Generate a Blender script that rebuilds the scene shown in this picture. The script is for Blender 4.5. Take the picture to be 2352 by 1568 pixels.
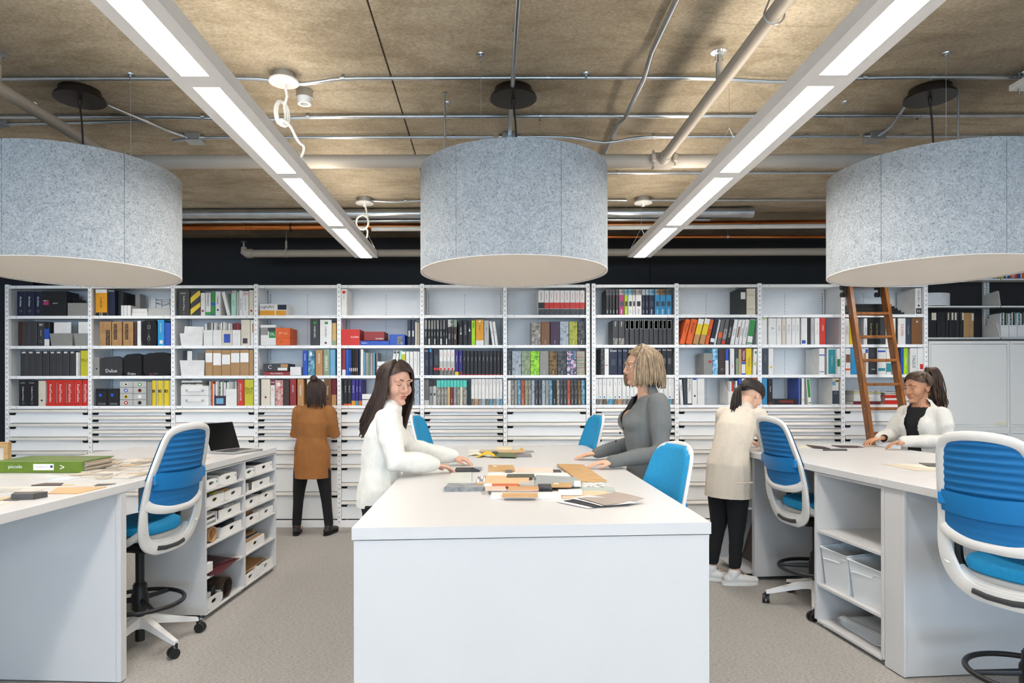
import bpy, math, random
from mathutils import Vector, Matrix, noise, Euler
PI = math.pi
for o in list(bpy.data.objects): bpy.data.objects.remove(o)
S = bpy.context.scene
COL = S.collection
random.seed(7)
# ------------------------------------------------------------------ camera
FPX, VX, VY, HC = 1500.0, 1122.0, 890.0, 1.5
cam_d = bpy.data.cameras.new('camera'); cam = bpy.data.objects.new('camera', cam_d); COL.objects.link(cam)
cam_d.sensor_width = 36.0; cam_d.lens = FPX / 2352 * 36
cam_d.shift_x = 54 / 2352; cam_d.shift_y = 106 / 2352
cam_d.clip_start = 0.05; cam_d.clip_end = 100
cam.location = (0, 0, HC); cam.rotation_euler = (PI / 2, math.radians(0.1), 0)
S.camera = cam
def W(px, py, Y):        # a point of the room at distance Y from the lens
    return Vector(((px - VX) / FPX * Y, Y, HC - (py - VY) / FPX * Y))
def T(px, py, z):        # a point of the room at height z
    Y = FPX * (HC - z) / (py - VY)
    return Vector(((px - VX) / FPX * Y, Y, z))
# ------------------------------------------------------------------ world, daylight, exposure
wd = bpy.data.worlds.new('world'); S.world = wd; wd.use_nodes = True
wd.node_tree.nodes['Background'].inputs[0].default_value = (0.62, 0.75, 1.0, 1)
wd.node_tree.nodes['Background'].inputs[1].default_value = 0.8
def area(name, loc, rot, sx, sy, power, col):
    l = bpy.data.lights.new(name, 'AREA'); l.shape = 'RECTANGLE'; l.size = sx; l.size_y = sy
    l.energy = power; l.color = col
    o = bpy.data.objects.new(name, l); COL.objects.link(o); o.location = loc; o.rotation_euler = rot
    return o
area('window_daylight', (0.0, -8.9, 1.75), (PI / 2, 0, 0), 14.0, 2.5, 590, (0.50, 0.74, 1.0))
S.view_settings.view_transform = 'Standard'; S.view_settings.look = 'None'
S.view_settings.exposure = 0.38; S.view_settings.gamma = 1.0; S.view_settings.use_curve_mapping = False
LENS_E, UP_E = 34.0, 10.5
# ------------------------------------------------------------------ materials
def lin(c):
    if isinstance(c, str):
        c = [int(c[i:i + 2], 16) / 255 for i in (0, 2, 4)]
    return tuple((x / 12.92 if x <= 0.04045 else ((x + 0.055) / 1.055) ** 2.4) for x in c)
MATS = {}
def new_mat(name):
    m = bpy.data.materials.new(name); m.use_nodes = True
    nt = m.node_tree; b = nt.nodes['Principled BSDF']
    return m, nt, b
def nd(nt, t, **kw):
    n = nt.nodes.new(t)
    for k, v in kw.items():
        if k.startswith('i_'): n.inputs[k[2:].replace('_', ' ')].default_value = v
        else: setattr(n, k, v)
    return n
def coords(nt, scale=(1, 1, 1), kind='Object', rot=(0, 0, 0)):
    tc = nd(nt, 'ShaderNodeTexCoord'); mp = nd(nt, 'ShaderNodeMapping')
    mp.inputs['Scale'].default_value = scale; mp.inputs['Rotation'].default_value = rot
    nt.links.new(tc.outputs[kind], mp.inputs['Vector']); return mp.outputs['Vector']
def ramp(nt, fac, stops):
    r = nd(nt, 'ShaderNodeValToRGB'); e = r.color_ramp.elements
    while len(e) < len(stops): e.new(0.5)
    for i, (p, c) in enumerate(stops): e[i].position = p; e[i].color = (*c, 1)
    nt.links.new(fac, r.inputs['Fac']); return r.outputs['Color']
def bump(nt, b, h, strength, dist=0.01):
    bp = nd(nt, 'ShaderNodeBump'); bp.inputs['Strength'].default_value = strength; bp.inputs['Distance'].default_value = dist
    nt.links.new(h, bp.inputs['Height']); nt.links.new(bp.outputs['Normal'], b.inputs['Normal'])
def M(col, rough=0.5, metal=0.0, var=0.05, scale=14.0, bmp=0.0, bscale=180.0, spec=0.5, stretch=(1, 1, 1)):
    key = (str(col), rough, metal, var, scale, bmp, bscale, spec, stretch)
    if key in MATS: return MATS[key]
    m, nt, b = new_mat('paint_' + (col if isinstance(col, str) else 'mix'))
    c = lin(col)
    n = nd(nt, 'ShaderNodeTexNoise'); n.inputs['Scale'].default_value = scale; n.inputs['Detail'].default_value = 3
    nt.links.new(coords(nt, stretch), n.inputs['Vector'])
    lo = tuple(max(0, x * (1 - var)) for x in c); hi = tuple(min(1, x * (1 + var)) for x in c)
    nt.links.new(ramp(nt, n.outputs['Fac'], [(0.3, lo), (0.7, hi)]), b.inputs['Base Color'])
    b.inputs['Roughness'].default_value = rough; b.inputs['Metallic'].default_value = metal
    b.inputs['Specular IOR Level'].default_value = spec
    if bmp:
        n2 = nd(nt, 'ShaderNodeTexNoise'); n2.inputs['Scale'].default_value = bscale; n2.inputs['Detail'].default_value = 4
        nt.links.new(coords(nt, stretch), n2.inputs['Vector']); bump(nt, b, n2.outputs['Fac'], bmp)
    MATS[key] = m; return m
def M_multi(name, cols, scale=10.0, rough=0.5, stretch=(1, 1, 1), detail=5, dist=0.0, lo=0.3, hi=0.7, bmp=0, metal=0.0):
    if name in MATS: return MATS[name]
    m, nt, b = new_mat(name)
    n = nd(nt, 'ShaderNodeTexNoise'); n.inputs['Scale'].default_value = scale; n.inputs['Detail'].default_value = detail
    n.inputs['Distortion'].default_value = dist
    nt.links.new(coords(nt, stretch), n.inputs['Vector'])
    k = len(cols)
    nt.links.new(ramp(nt, n.outputs['Fac'], [(lo + (hi - lo) * i / max(1, k - 1), lin(c)) for i, c in enumerate(cols)]), b.inputs['Base Color'])
    b.inputs['Roughness'].default_value = rough; b.inputs['Metallic'].default_value = metal
    if bmp: bump(nt, b, n.outputs['Fac'], bmp)
    MATS[name] = m; return m
def M_emit(name, col, strength):
    m, nt, b = new_mat(name)
    b.inputs['Base Color'].default_value = (0.9, 0.9, 0.9, 1)
    b.inputs['Emission Color'].default_value = (*col, 1); b.inputs['Emission Strength'].default_value = strength
    n = nd(nt, 'ShaderNodeTexNoise'); n.inputs['Scale'].default_value = 30
    nt.links.new(coords(nt), n.inputs['Vector'])
    nt.links.new(ramp(nt, n.outputs['Fac'], [(0, (0.88, 0.88, 0.88)), (1, (0.92, 0.92, 0.92))]), b.inputs['Base Color'])
    MATS[name] = m; return m
def M_concrete():
    m, nt, b = new_mat('board_formed_concrete')
    v = coords(nt, (1, 1, 1))
    n1 = nd(nt, 'ShaderNodeTexNoise'); n1.inputs['Scale'].default_value = 0.9; n1.inputs['Detail'].default_value = 8; n1.inputs['Roughness'].default_value = 0.65; n1.inputs['Distortion'].default_value = 0.6
    nt.links.new(v, n1.inputs['Vector'])
    c1 = ramp(nt, n1.outputs['Fac'], [(0.28, lin('8b8070')), (0.45, lin('a99c87')), (0.6, lin('beb29d')), (0.75, lin('cdc3af'))])
    n2 = nd(nt, 'ShaderNodeTexNoise'); n2.inputs['Scale'].default_value = 55; n2.inputs['Detail'].default_value = 6; n2.inputs['Roughness'].default_value = 0.7
    nt.links.new(coords(nt, (1.0, 1.6, 1)), n2.inputs['Vector'])
    c2 = ramp(nt, n2.outputs['Fac'], [(0.3, (0.62, 0.6, 0.56)), (0.65, (1.1, 1.1, 1.1))])
    n3 = nd(nt, 'ShaderNodeTexNoise'); n3.inputs['Scale'].default_value = 3.5; n3.inputs['Detail'].default_value = 10; n3.inputs['Distortion'].default_value = 1.5
    nt.links.new(coords(nt, (0.5, 1.6, 1)), n3.inputs['Vector'])
    c3 = ramp(nt, n3.outputs['Fac'], [(0.3, (0.72, 0.69, 0.62)), (0.55, (1, 1, 1))])
    x1 = nd(nt, 'ShaderNodeMix', data_type='RGBA', blend_type='MULTIPLY'); x1.inputs[0].default_value = 1
    x2 = nd(nt, 'ShaderNodeMix', data_type='RGBA', blend_type='MULTIPLY'); x2.inputs[0].default_value = 0.8
    nt.links.new(c1, x1.inputs[6]); nt.links.new(c2, x1.inputs[7])
    nt.links.new(x1.outputs[2], x2.inputs[6]); nt.links.new(c3, x2.inputs[7])
    nt.links.new(x2.outputs[2], b.inputs['Base Color']); b.inputs['Roughness'].default_value = 0.85
    bump(nt, b, n2.outputs['Fac'], 0.35, 0.006); return m
def M_carpet():
    m, nt, b = new_mat('loop_carpet')
    n1 = nd(nt, 'ShaderNodeTexNoise'); n1.inputs['Scale'].default_value = 1.0; n1.inputs['Detail'].default_value = 4
    nt.links.new(coords(nt, (55, 330, 1)), n1.inputs['Vector'])
    n2 = nd(nt, 'ShaderNodeTexNoise'); n2.inputs['Scale'].default_value = 330; n2.inputs['Detail'].default_value = 3
    nt.links.new(coords(nt), n2.inputs['Vector'])
    c1 = ramp(nt, n1.outputs['Fac'], [(0.3, lin('8f8c88')), (0.5, lin('b3afa9')), (0.72, lin('cac6c0'))])
    c2 = ramp(nt, n2.outputs['Fac'], [(0.3, (0.6, 0.6, 0.6)), (0.7, (1.15, 1.15, 1.15))])
    x = nd(nt, 'ShaderNodeMix', data_type='RGBA', blend_type='MULTIPLY'); x.inputs[0].default_value = 1
    nt.links.new(c1, x.inputs[6]); nt.links.new(c2, x.inputs[7]); nt.links.new(x.outputs[2], b.inputs['Base Color'])
    b.inputs['Roughness'].default_value = 0.95; b.inputs['Specular IOR Level'].default_value = 0.1
    bump(nt, b, n2.outputs['Fac'], 0.5, 0.004); return m
def M_felt():
    m, nt, b = new_mat('pressed_felt')
    v = coords(nt, (1, 1, 1))
    n1 = nd(nt, 'ShaderNodeTexNoise'); n1.inputs['Scale'].default_value = 110; n1.inputs['Detail'].default_value = 6; n1.inputs['Roughness'].default_value = 0.75; n1.inputs['Distortion'].default_value = 1.2
    nt.links.new(v, n1.inputs['Vector'])
    n2 = nd(nt, 'ShaderNodeTexNoise'); n2.inputs['Scale'].default_value = 22; n2.inputs['Detail'].default_value = 5
    nt.links.new(v, n2.inputs['Vector'])
    c1 = ramp(nt, n1.outputs['Fac'], [(0.35, lin('68707a')), (0.47, lin('a3aaae')), (0.6, lin('c2c5c7'))])
    c2 = ramp(nt, n2.outputs['Fac'], [(0.3, (0.88, 0.88, 0.88)), (0.7, (1.05, 1.05, 1.05))])
    x = nd(nt, 'ShaderNodeMix', data_type='RGBA', blend_type='MULTIPLY'); x.inputs[0].default_value = 1
    nt.links.new(c1, x.inputs[6]); nt.links.new(c2, x.inputs[7]); nt.links.new(x.outputs[2], b.inputs['Base Color'])
    b.inputs['Roughness'].default_value = 0.95; b.inputs['Specular IOR Level'].default_value = 0.15
    bump(nt, b, n1.outputs['Fac'], 0.25, 0.003); return m
def M_wood(name, a, b_, c, scale=1.0, axis=(0.6, 9, 9), rough=0.45):
    if name in MATS: return MATS[name]
    m, nt, b = new_mat(name)
    n = nd(nt, 'ShaderNodeTexNoise'); n.inputs['Scale'].default_value = 4 * scale; n.inputs['Detail'].default_value = 7; n.inputs['Distortion'].default_value = 1.4
    nt.links.new(coords(nt, axis), n.inputs['Vector'])
    nt.links.new(ramp(nt, n.outputs['Fac'], [(0.32, lin(a)), (0.5, lin(b_)), (0.68, lin(c))]), b.inputs['Base Color'])
    b.inputs['Roughness'].default_value = rough; bump(nt, b, n.outputs['Fac'], 0.12, 0.003)
    MATS[name] = m; return m
CONC, CARPET, FELT = M_concrete(), M_carpet(), M_felt()
WHITE = M('e9e8e6', 0.42, var=0.012, scale=4)
STEELW = M('f6f6f6', 0.45, var=0.02, scale=6)
STEELB = M('f3f4f4', 0.5, var=0.02, scale=5)
ALU = M('dedad4', 0.4, 0.05, var=0.03, scale=30, stretch=(0.2, 8, 8))
BLACK = M('141414', 0.5, var=0.1)
HOLE = M('0c0c0d', 0.9)
GALV = M('b9bdc0', 0.28, 0.9, var=0.1, scale=9)
GREYP = M('b0a89e', 0.45, var=0.04, scale=3)
# ------------------------------------------------------------------ mesh builder
WM = {}
class MB:
    def __init__(s): s.v, s.f, s.sm = [], [], []
    def add(s, vs, fs, smooth=False):
        k = len(s.v); s.v += [Vector(p) for p in vs]
        for f in fs: s.f.append([i + k for i in f]); s.sm.append(smooth)
        return s
    def box(s, x0, x1, y0, y1, z0, z1, Mx=None):
        vs = [Vector((x, y, z)) for z in (z0, z1) for y in (y0, y1) for x in (x0, x1)]
        if Mx is not None: vs = [Mx @ p for p in vs]
        return s.add(vs, [(0, 2, 3, 1), (4, 5, 7, 6), (0, 1, 5, 4), (2, 6, 7, 3), (0, 4, 6, 2), (1, 3, 7, 5)])
    def bbox(s, x0, x1, y0, y1, z0, z1, b=0.004, Mx=None):      # box with bevelled edges
        b = min(b, (x1 - x0) / 2.2, (y1 - y0) / 2.2, (z1 - z0) / 2.2)
        P, idx = [], {}
        for sx in (0, 1):
            for sy in (0, 1):
                for sz in (0, 1):
                    X, Y, Z = (x0, x1)[sx], (y0, y1)[sy], (z0, z1)[sz]
                    dx, dy, dz = (b, -b)[sx], (b, -b)[sy], (b, -b)[sz]
                    for a, p in enumerate(((X, Y + dy, Z + dz), (X + dx, Y, Z + dz), (X + dx, Y + dy, Z))):
                        idx[(sx, sy, sz, a)] = len(P); P.append(Vector(p))
        F = []
        for sx in (0, 1):
            q = [idx[(sx, y, z, 0)] for y, z in ((0, 0), (1, 0), (1, 1), (0, 1))]; F.append(q if sx else q[::-1])
        for sy in (0, 1):
            q = [idx[(x, sy, z, 1)] for x, z in ((0, 0), (1, 0), (1, 1), (0, 1))]; F.append(q[::-1] if sy else q)
        for sz in (0, 1):
            q = [idx[(x, y, sz, 2)] for x, y in ((0, 0), (1, 0), (1, 1), (0, 1))]; F.append(q if sz else q[::-1])
        for sx in (0, 1):
            for sy in (0, 1):
                F.append([idx[(sx, sy, 0, 0)], idx[(sx, sy, 0, 1)], idx[(sx, sy, 1, 1)], idx[(sx, sy, 1, 0)]])
            for sz in (0, 1):
                F.append([idx[(sx, 0, sz, 0)], idx[(sx, 0, sz, 2)], idx[(sx, 1, sz, 2)], idx[(sx, 1, sz, 0)]])
        for sy in (0, 1):
            for sz in (0, 1):
                F.append([idx[(0, sy, sz, 1)], idx[(0, sy, sz, 2)], idx[(1, sy, sz, 2)], idx[(1, sy, sz, 1)]])
        for sx in (0, 1):
            for sy in (0, 1):
                for sz in (0, 1): F.append([idx[(sx, sy, sz, a)] for a in range(3)])
        if Mx is not None: P = [Mx @ p for p in P]
        return s.add(P, F)
    def prism(s, poly, z0, z1, Mx=None):
        n = len(poly); vs = [Vector((p[0], p[1], z)) for z in (z0, z1) for p in poly]
        if Mx is not None: vs = [Mx @ p for p in vs]
        return s.add(vs, [list(range(n))[::-1], list(range(n, 2 * n))] + [(i, (i + 1) % n, n + (i + 1) % n, n + i) for i in range(n)])
    def cyl(s, a, b, r0, r1=None, n=16, caps=True):
        return s.tube([a, b], [r0, r0 if r1 is None else r1], n, caps)
    def tube(s, pts, r, n=10, caps=True, closed=False, flat=None):
        # flat=(side_vector, ratio): elliptical section, radius*ratio across the side vector
        pts = [Vector(p) for p in pts]; m = len(pts)
        rr = r if isinstance(r, (list, tuple)) else [r] * m
        rings, prev = [], None
        for i, p in enumerate(pts):
            if closed: t = pts[(i + 1) % m] - pts[i - 1]
            else: t = pts[min(i + 1, m - 1)] - pts[max(i - 1, 0)]
            t = t.normalized() if t.length > 1e-9 else Vector((0, 0, 1))
            if flat is not None:
                u = Vector(flat[0]); u = u - t * u.dot(t); u.normalize()
            elif prev is None:
                u = t.orthogonal().normalized()
            else:
                u = prev - t * prev.dot(t); u = u.normalized() if u.length > 1e-6 else t.orthogonal().normalized()
            prev = u; w = t.cross(u)
            ra = rr[i]; rb = ra * (flat[1] if flat is not None else 1)
            if isinstance(ra, (list, tuple)): ra, rb = ra
            rings.append([p + u * math.cos(2 * PI * k / n) * ra + w * math.sin(2 * PI * k / n) * rb for k in range(n)])
        vs = [q for R in rings for q in R]; fs = []
        for i in range(m if closed else m - 1):
            j = (i + 1) % m
            for k in range(n): fs.append((i * n + k, i * n + (k + 1) % n, j * n + (k + 1) % n, j * n + k))
        if caps and not closed: fs += [list(range(n))[::-1], [(m - 1) * n + k for k in range(n)]]
        return s.add(vs, fs, True)
    def lathe(s, prof, c, n=32, Mx=None, smooth=True):
        vs, fs = [], []
        for (r, z) in prof:
            for k in range(n):
                a = 2 * PI * k / n; p = Vector((r * math.cos(a), r * math.sin(a), z))
                if Mx is not None: p = Mx @ p
                vs.append(p + Vector(c))
        for i in range(len(prof) - 1):
            for k in range(n): fs.append((i * n + k, i * n + (k + 1) % n, (i + 1) * n + (k + 1) % n, (i + 1) * n + k))
        return s.add(vs, fs, smooth)
    def ell(s, c, r, n=14, m=10, Mx=None):
        vs, fs = [], []
        for i in range(m + 1):
            th = PI * i / m
            for k in range(n):
                a = 2 * PI * k / n
                p = Vector((r[0] * math.sin(th) * math.cos(a), r[1] * math.sin(th) * math.sin(a), r[2] * math.cos(th)))
                if Mx is not None: p = Mx @ p
                vs.append(p + Vector(c))
        for i in range(m):
            for k in range(n): fs.append((i * n + k, (i + 1) * n + k, (i + 1) * n + (k + 1) % n, i * n + (k + 1) % n))
        return s.add(vs, fs, True)
    def grid(s, fn, nu, nv, smooth=True, two=False):
        vs = [fn(i / nu, j / nv) for j in range(nv + 1) for i in range(nu + 1)]
        fs = [(j * (nu + 1) + i, j * (nu + 1) + i + 1, (j + 1) * (nu + 1) + i + 1, (j + 1) * (nu + 1) + i) for j in range(nv) for i in range(nu)]
        return s.add(vs, fs, smooth)
    def mesh(s, name, mat, vs=None):
        me = bpy.data.meshes.new(name); me.from_pydata([tuple(p) for p in (vs or s.v)], [], s.f)
        me.polygons.foreach_set('use_smooth', s.sm)
        if any(s.sm): me.set_sharp_from_angle(angle=0.75)
        if mat: me.materials.append(mat)
        me.update(); return me
    def build(s, name, mat, parent=None, local=False, org=None):
        if parent is not None:
            vs = s.v
            if not local and parent.name in WM:
                inv = WM[parent.name].inverted(); vs = [inv @ p for p in s.v]
            o = bpy.data.objects.new(name, s.mesh(name, mat, vs)); COL.objects.link(o); o.parent = parent
            if parent.name in WM: WM[o.name] = WM[parent.name]
        else:
            if org is None:
                xs, ys, zs = zip(*[tuple(p) for p in s.v]); org = Vector(((min(xs) + max(xs)) / 2, (min(ys) + max(ys)) / 2, min(zs)))
            org = Vector(org)
            o = bpy.data.objects.new(name, s.mesh(name, mat, [p - org for p in s.v])); COL.objects.link(o); o.location = org
            WM[o.name] = Matrix.Translation(org)
        return o
def tag(o, label=None, cat=None, group=None, kind=None):
    if label: o['label'] = label
    if cat: o['category'] = cat
    if group: o['group'] = group
    if kind: o['kind'] = kind
    return o
def thing(name, label, cat, loc=(0, 0, 0), rotz=0.0, group=None, kind=None):
    o = bpy.data.objects.new(name, None); COL.objects.link(o)
    o.location = loc; o.rotation_euler = (0, 0, rotz); o.empty_display_size = 0.1
    WM[o.name] = Matrix.Translation(Vector(loc)) @ Matrix.Rotation(rotz, 4, 'Z')
    return tag(o, label, cat, group, kind)
def copy_tree(o, parent=None):
    c = o.copy(); COL.objects.link(c); c.parent = parent
    for ch in o.children: copy_tree(ch, c)
    return c
def smooth_path(P, n=3):
    P = [Vector(p) for p in P]
    for _ in range(n):
        Q = [P[0]]
        for a, b in zip(P, P[1:]): Q += [a * 0.75 + b * 0.25, a * 0.25 + b * 0.75]
        P = Q + [P[-1]]
    return P
TXT = {}
def text_mesh(s):
    if s in TXT: return TXT[s]
    cu = bpy.data.curves.new('lettering', 'FONT'); cu.body = s; cu.size = 1.0; cu.resolution_u = 2
    cu.align_x = 'CENTER'; cu.align_y = 'CENTER'
    ob = bpy.data.objects.new('tmp_text', cu)
    me = bpy.data.meshes.new_from_object(ob); bpy.data.objects.remove(ob); bpy.data.curves.remove(cu)
    vs = [v.co.copy() for v in me.vertices]; fs = [list(p.vertices) for p in me.polygons]
    bpy.data.meshes.remove(me)
    x0, x1 = min(v.x for v in vs), max(v.x for v in vs); y0, y1 = min(v.y for v in vs), max(v.y for v in vs)
    cx, cy = (x0 + x1) / 2, (y0 + y1) / 2
    TXT[s] = ([Vector((v.x - cx, v.y - cy, 0)) for v in vs], fs, x1 - x0, y1 - y0); return TXT[s]
def lettering(s, Mx, length, height, mat, parent, local=True, name='lettering'):
    # Mx maps the text plane (x along the line, y up the letters) onto the surface
    vs, fs, w, h = text_mesh(s); k = min(length / w, height / h)
    mb = MB(); mb.add([Mx @ (v * k) for v in vs], fs)
    return mb.build(name, mat, parent, local=local)
def basis(o, x, y):
    x, y = Vector(x).normalized(), Vector(y).normalized(); z = x.cross(y)
    m = Matrix((x, y, z)).transposed().to_4x4(); m.translation = Vector(o); return m
INKW, INKB = M('f2f2f0', 0.6), M('1a1a1a', 0.6)
# ================================================================== room shell
ZC = 3.33           # ceiling height
def struct(name, mb, mat): return tag(mb.build(name, mat), None, None, None, 'structure')
mb = MB(); mb.box(-7.2, 7.2, -9.1, 8.0, -0.1, 0.0); struct('floor', mb, CARPET)
# ceiling slabs with recessed casting joints
DARKW = M('1d1a1b', 0.55, var=0.1, scale=2)
mb = MB(); mb.box(-7.2, 7.2, -9.1, 8.0, ZC + 0.012, ZC + 0.25); ceil = struct('ceiling', mb, M('5a4c3c', 0.9))
xs = [-7.2, -3.05, -0.57, 1.95, 4.4, 7.2]
for i in range(5):
    ys = [-9.1, 5.02, 8.0]
    for j in range(len(ys) - 1):
        q = MB(); g = 0.005
        q.box(xs[i] + g, xs[i + 1] - g, ys[j] + (0.0015 if j else 0), ys[j + 1] - 0.0015, ZC, ZC + 0.02)
        q.build('ceiling_panel', CONC, ceil)
mb = MB(); mb.box(-7.2, 1.965, 7.96, 8.1, 0, ZC); wb = struct('wall_back', mb, DARKW)
q = MB(); q.box(1.975, 7.2, 7.955, 8.1, 0, ZC); q.build('wall_panel', DARKW, wb)
SIDEW = M('cfcac4', 0.7, var=0.03, scale=2)
mb = MB(); mb.box(-7.3, -7.2, -9.1, 8.1, 0, ZC); struct('wall_left', mb, SIDEW)
mb = MB(); mb.box(7.2, 7.3, -9.1, 8.1, 0, ZC); struct('wall_right', mb, SIDEW)
YR = -9.0
mb = MB(); mb.box(-7.2, 7.2, YR - 0.1, YR, 0, 0.4); mb.box(-7.2, 7.2, YR - 0.1, YR, 3.05, ZC); struct('wall_rear', mb, SIDEW)
mb = MB()
for k in range(10): mb.box(-7.2 + k * 1.6 - 0.03, -7.2 + k * 1.6 + 0.03, YR - 0.08, YR, 0.4, 3.05)
mb.box(-7.2, 7.2, YR - 0.08, YR, 0.36, 0.44); mb.box(-7.2, 7.2, YR - 0.08, YR, 3.0, 3.06); struct('window_1', mb, STEELW)
# navy end wall strip left of the shelving
mb = MB(); mb.box(-6.6, -5.23, 7.5, 7.6, 0, 2.75); struct('wall_end', mb, M('10131d', 0.6))
# ================================================================== linear light fixtures
LENS = M_emit('opal_lens', (1.0, 0.95, 0.89), LENS_E); UPL = M_emit('uplight_lens', (1.0, 0.90, 0.76), UP_E)
FIXW = M('f0eeec', 0.4, 0.0, var=0.01)
def fixture(xa, xb, label, yend=6.41, ystart=-3.36, up=True):  # the unseen run behind the camera is extra length added for more light
    # xa / xb: centre X at Y=2.14 and Y=6.4
    k = (xb - xa) / 4.26; y0, y1, w, z = ystart, yend, 0.112, 2.77
    t = thing('linear_light', label, 'light', ((xa + xb) / 2, 3, z), 0, 'suspended linear lights')
    cx = lambda y: xa + (y - 2.14) * k
    def slab(a, b, l, r, za, zb):
        m = MB(); pts = [(cx(a) + l, a), (cx(a) + r, a), (cx(b) + r, b), (cx(b) + l, b)]
        return m.prism(pts, za, zb)
    for (l, r, nm) in ((-w, -0.056, 'housing_rail'), (0.056, w, 'housing_rail')):
        slab(y0, y1, l, r, z, z + 0.06).build(nm, FIXW, t)
    ends = [6.40, 5.17, 3.915, 2.71, 1.505, 0.3, -0.905, -2.11, -3.315]; ends = [e for e in ends if e < yend + 0.01]
    for i in range(len(ends) - 1):
        b, a = ends[i], ends[i + 1]
        slab(a + 0.05, b - (0.02 if i == 0 else 0.05), -0.055, 0.055, z + 0.004, z + 0.014).build('lens', LENS, t)
        slab(a - 0.05, a + 0.05, -0.056, 0.056, z, z + 0.06).build('joiner_plate', FIXW, t)
        if up: slab(a + 0.05, b - 0.05, -0.045, 0.045, z + 0.061, z + 0.066).build('uplight_lens', UPL, t)
        slab(a + 0.05, b - 0.02, -0.056, 0.056, z + 0.03, z + 0.06).build('driver_tray', FIXW, t)
    slab(yend - 0.03, yend, -0.112, 0.112, z, z + 0.06).build('end_cap', FIXW, t)
    for ya in (yend - 0.11, 3.87, 1.4, -2.0):
        m = MB(); c = Vector((cx(ya), ya, ZC - 0.055)); j = c - Vector((0, 0, 0.24))
        m.cyl(c, j, 0.0016, n=5); m.cyl(j, (c.x - 0.105, ya + 0.02, z + 0.06), 0.0016, n=5); m.cyl(j, (c.x + 0.105, ya + 0.02, z + 0.06), 0.0016, n=5)
        m.build('suspension_wire', GALV, t)
    return t, cx
fixL, cxL = fixture(-1.192, -1.192, 'white suspended linear light left of the middle drum pendant')
fixR, cxR = fixture(1.395, 1.478, 'white suspended linear light right of the middle drum pendant')
fixture(-3.85, -3.85, 'added white linear light hidden behind the left drum pendant', 6.41, -3.36, False)  # extra fixture added out of sight to brighten shelves and floor
fixture(4.08, 4.08, 'added white linear light hidden behind the right drum pendant', 6.41, -3.36, False)  # its counterpart on the right, also added unseen for brightness
# ceiling canopies feeding them
def canopy(x, y, label, cord_to=None, big=1.0, flatx=1.0):
    t = thing('light_canopy', label, 'canopy', (x, y, ZC), 0, 'white ceiling canopies of the linear lights')
    m = MB(); m.lathe([(0, 0), (0.062, 0), (0.062, -0.045), (0, -0.045)], (x, y, ZC), 24); m.build('junction_box', GALV, t)
    m = MB(); m.lathe([(0, -0.045), (0.085 * big, -0.045), (0.085 * big, -0.055), (0, -0.06)], (x, y, ZC), 28); m.build('cover_plate', WHITE, t)
    m = MB(); m.lathe([(0, -0.055), (0.016, -0.055), (0.014, -0.085), (0, -0.085)], (x, y, ZC), 12); m.build('cord_grip', WHITE, t)
    if cord_to is not None:
        top = Vector((x + 0.01, y - 0.005, ZC - 0.085)); r = 0.06
        pts = [top, top + Vector((0.01, 0, -0.05))]
        c = top + Vector((-0.03, 0, -0.15))
        for i in range(31):
            a = PI / 2 * 0.4 - 2 * PI * i / 12
            pts.append(c + Vector((r * flatx * math.cos(a), -0.012 + 0.008 * i / 10 + r * (1 - flatx) * math.cos(a), r * 1.15 * math.sin(a))) + Vector((0.012 * (i / 12) * (1 - flatx), 0, 0)))
        e = Vector(cord_to); tail = smooth_path([pts[-1], c + Vector((0.055, 0, -0.06)), (c + e) / 2 + Vector((0.05, 0, -0.02)), e + Vector((0.045, 0, 0.1)), e], 2)
        m = MB(); m.tube(pts + tail[1:], 0.0085, 8); m.build('power_cord', M('e8e6e0', 0.5), t)
    return t
canopy(cxL(6.3), 6.3, 'white ceiling canopy with coiled cord near far end of left linear light', (cxL(6.3) - 0.03, 6.28, 2.84))
canopy(cxL(3.87) + 0.005, 3.80, 'white ceiling canopy with looped cord above middle of left linear light', (cxL(3.87) + 0.06, 3.9, 2.84), 1.0, 0.35)
canopy(cxR(6.3) + 0.02, 6.3, 'white ceiling canopy without cord above far end of right linear light')
tj = thing('junction_box', 'small round grey box with ring beside the looped white cord', 'electrical box', (-1.13, 3.95, ZC))
m = MB(); m.lathe([(0, 0), (0.05, 0), (0.05, -0.045), (0, -0.045)], (-1.13, 4.02, ZC), 20); m.build('box_body', GALV, tj)
m = MB(); m.lathe([(0.022, -0.05), (0.045, -0.045), (0.04, -0.085), (0.024, -0.085), (0.022, -0.05)], (-1.13, 4.02, ZC), 20); m.build('ring', WHITE, tj)
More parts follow.
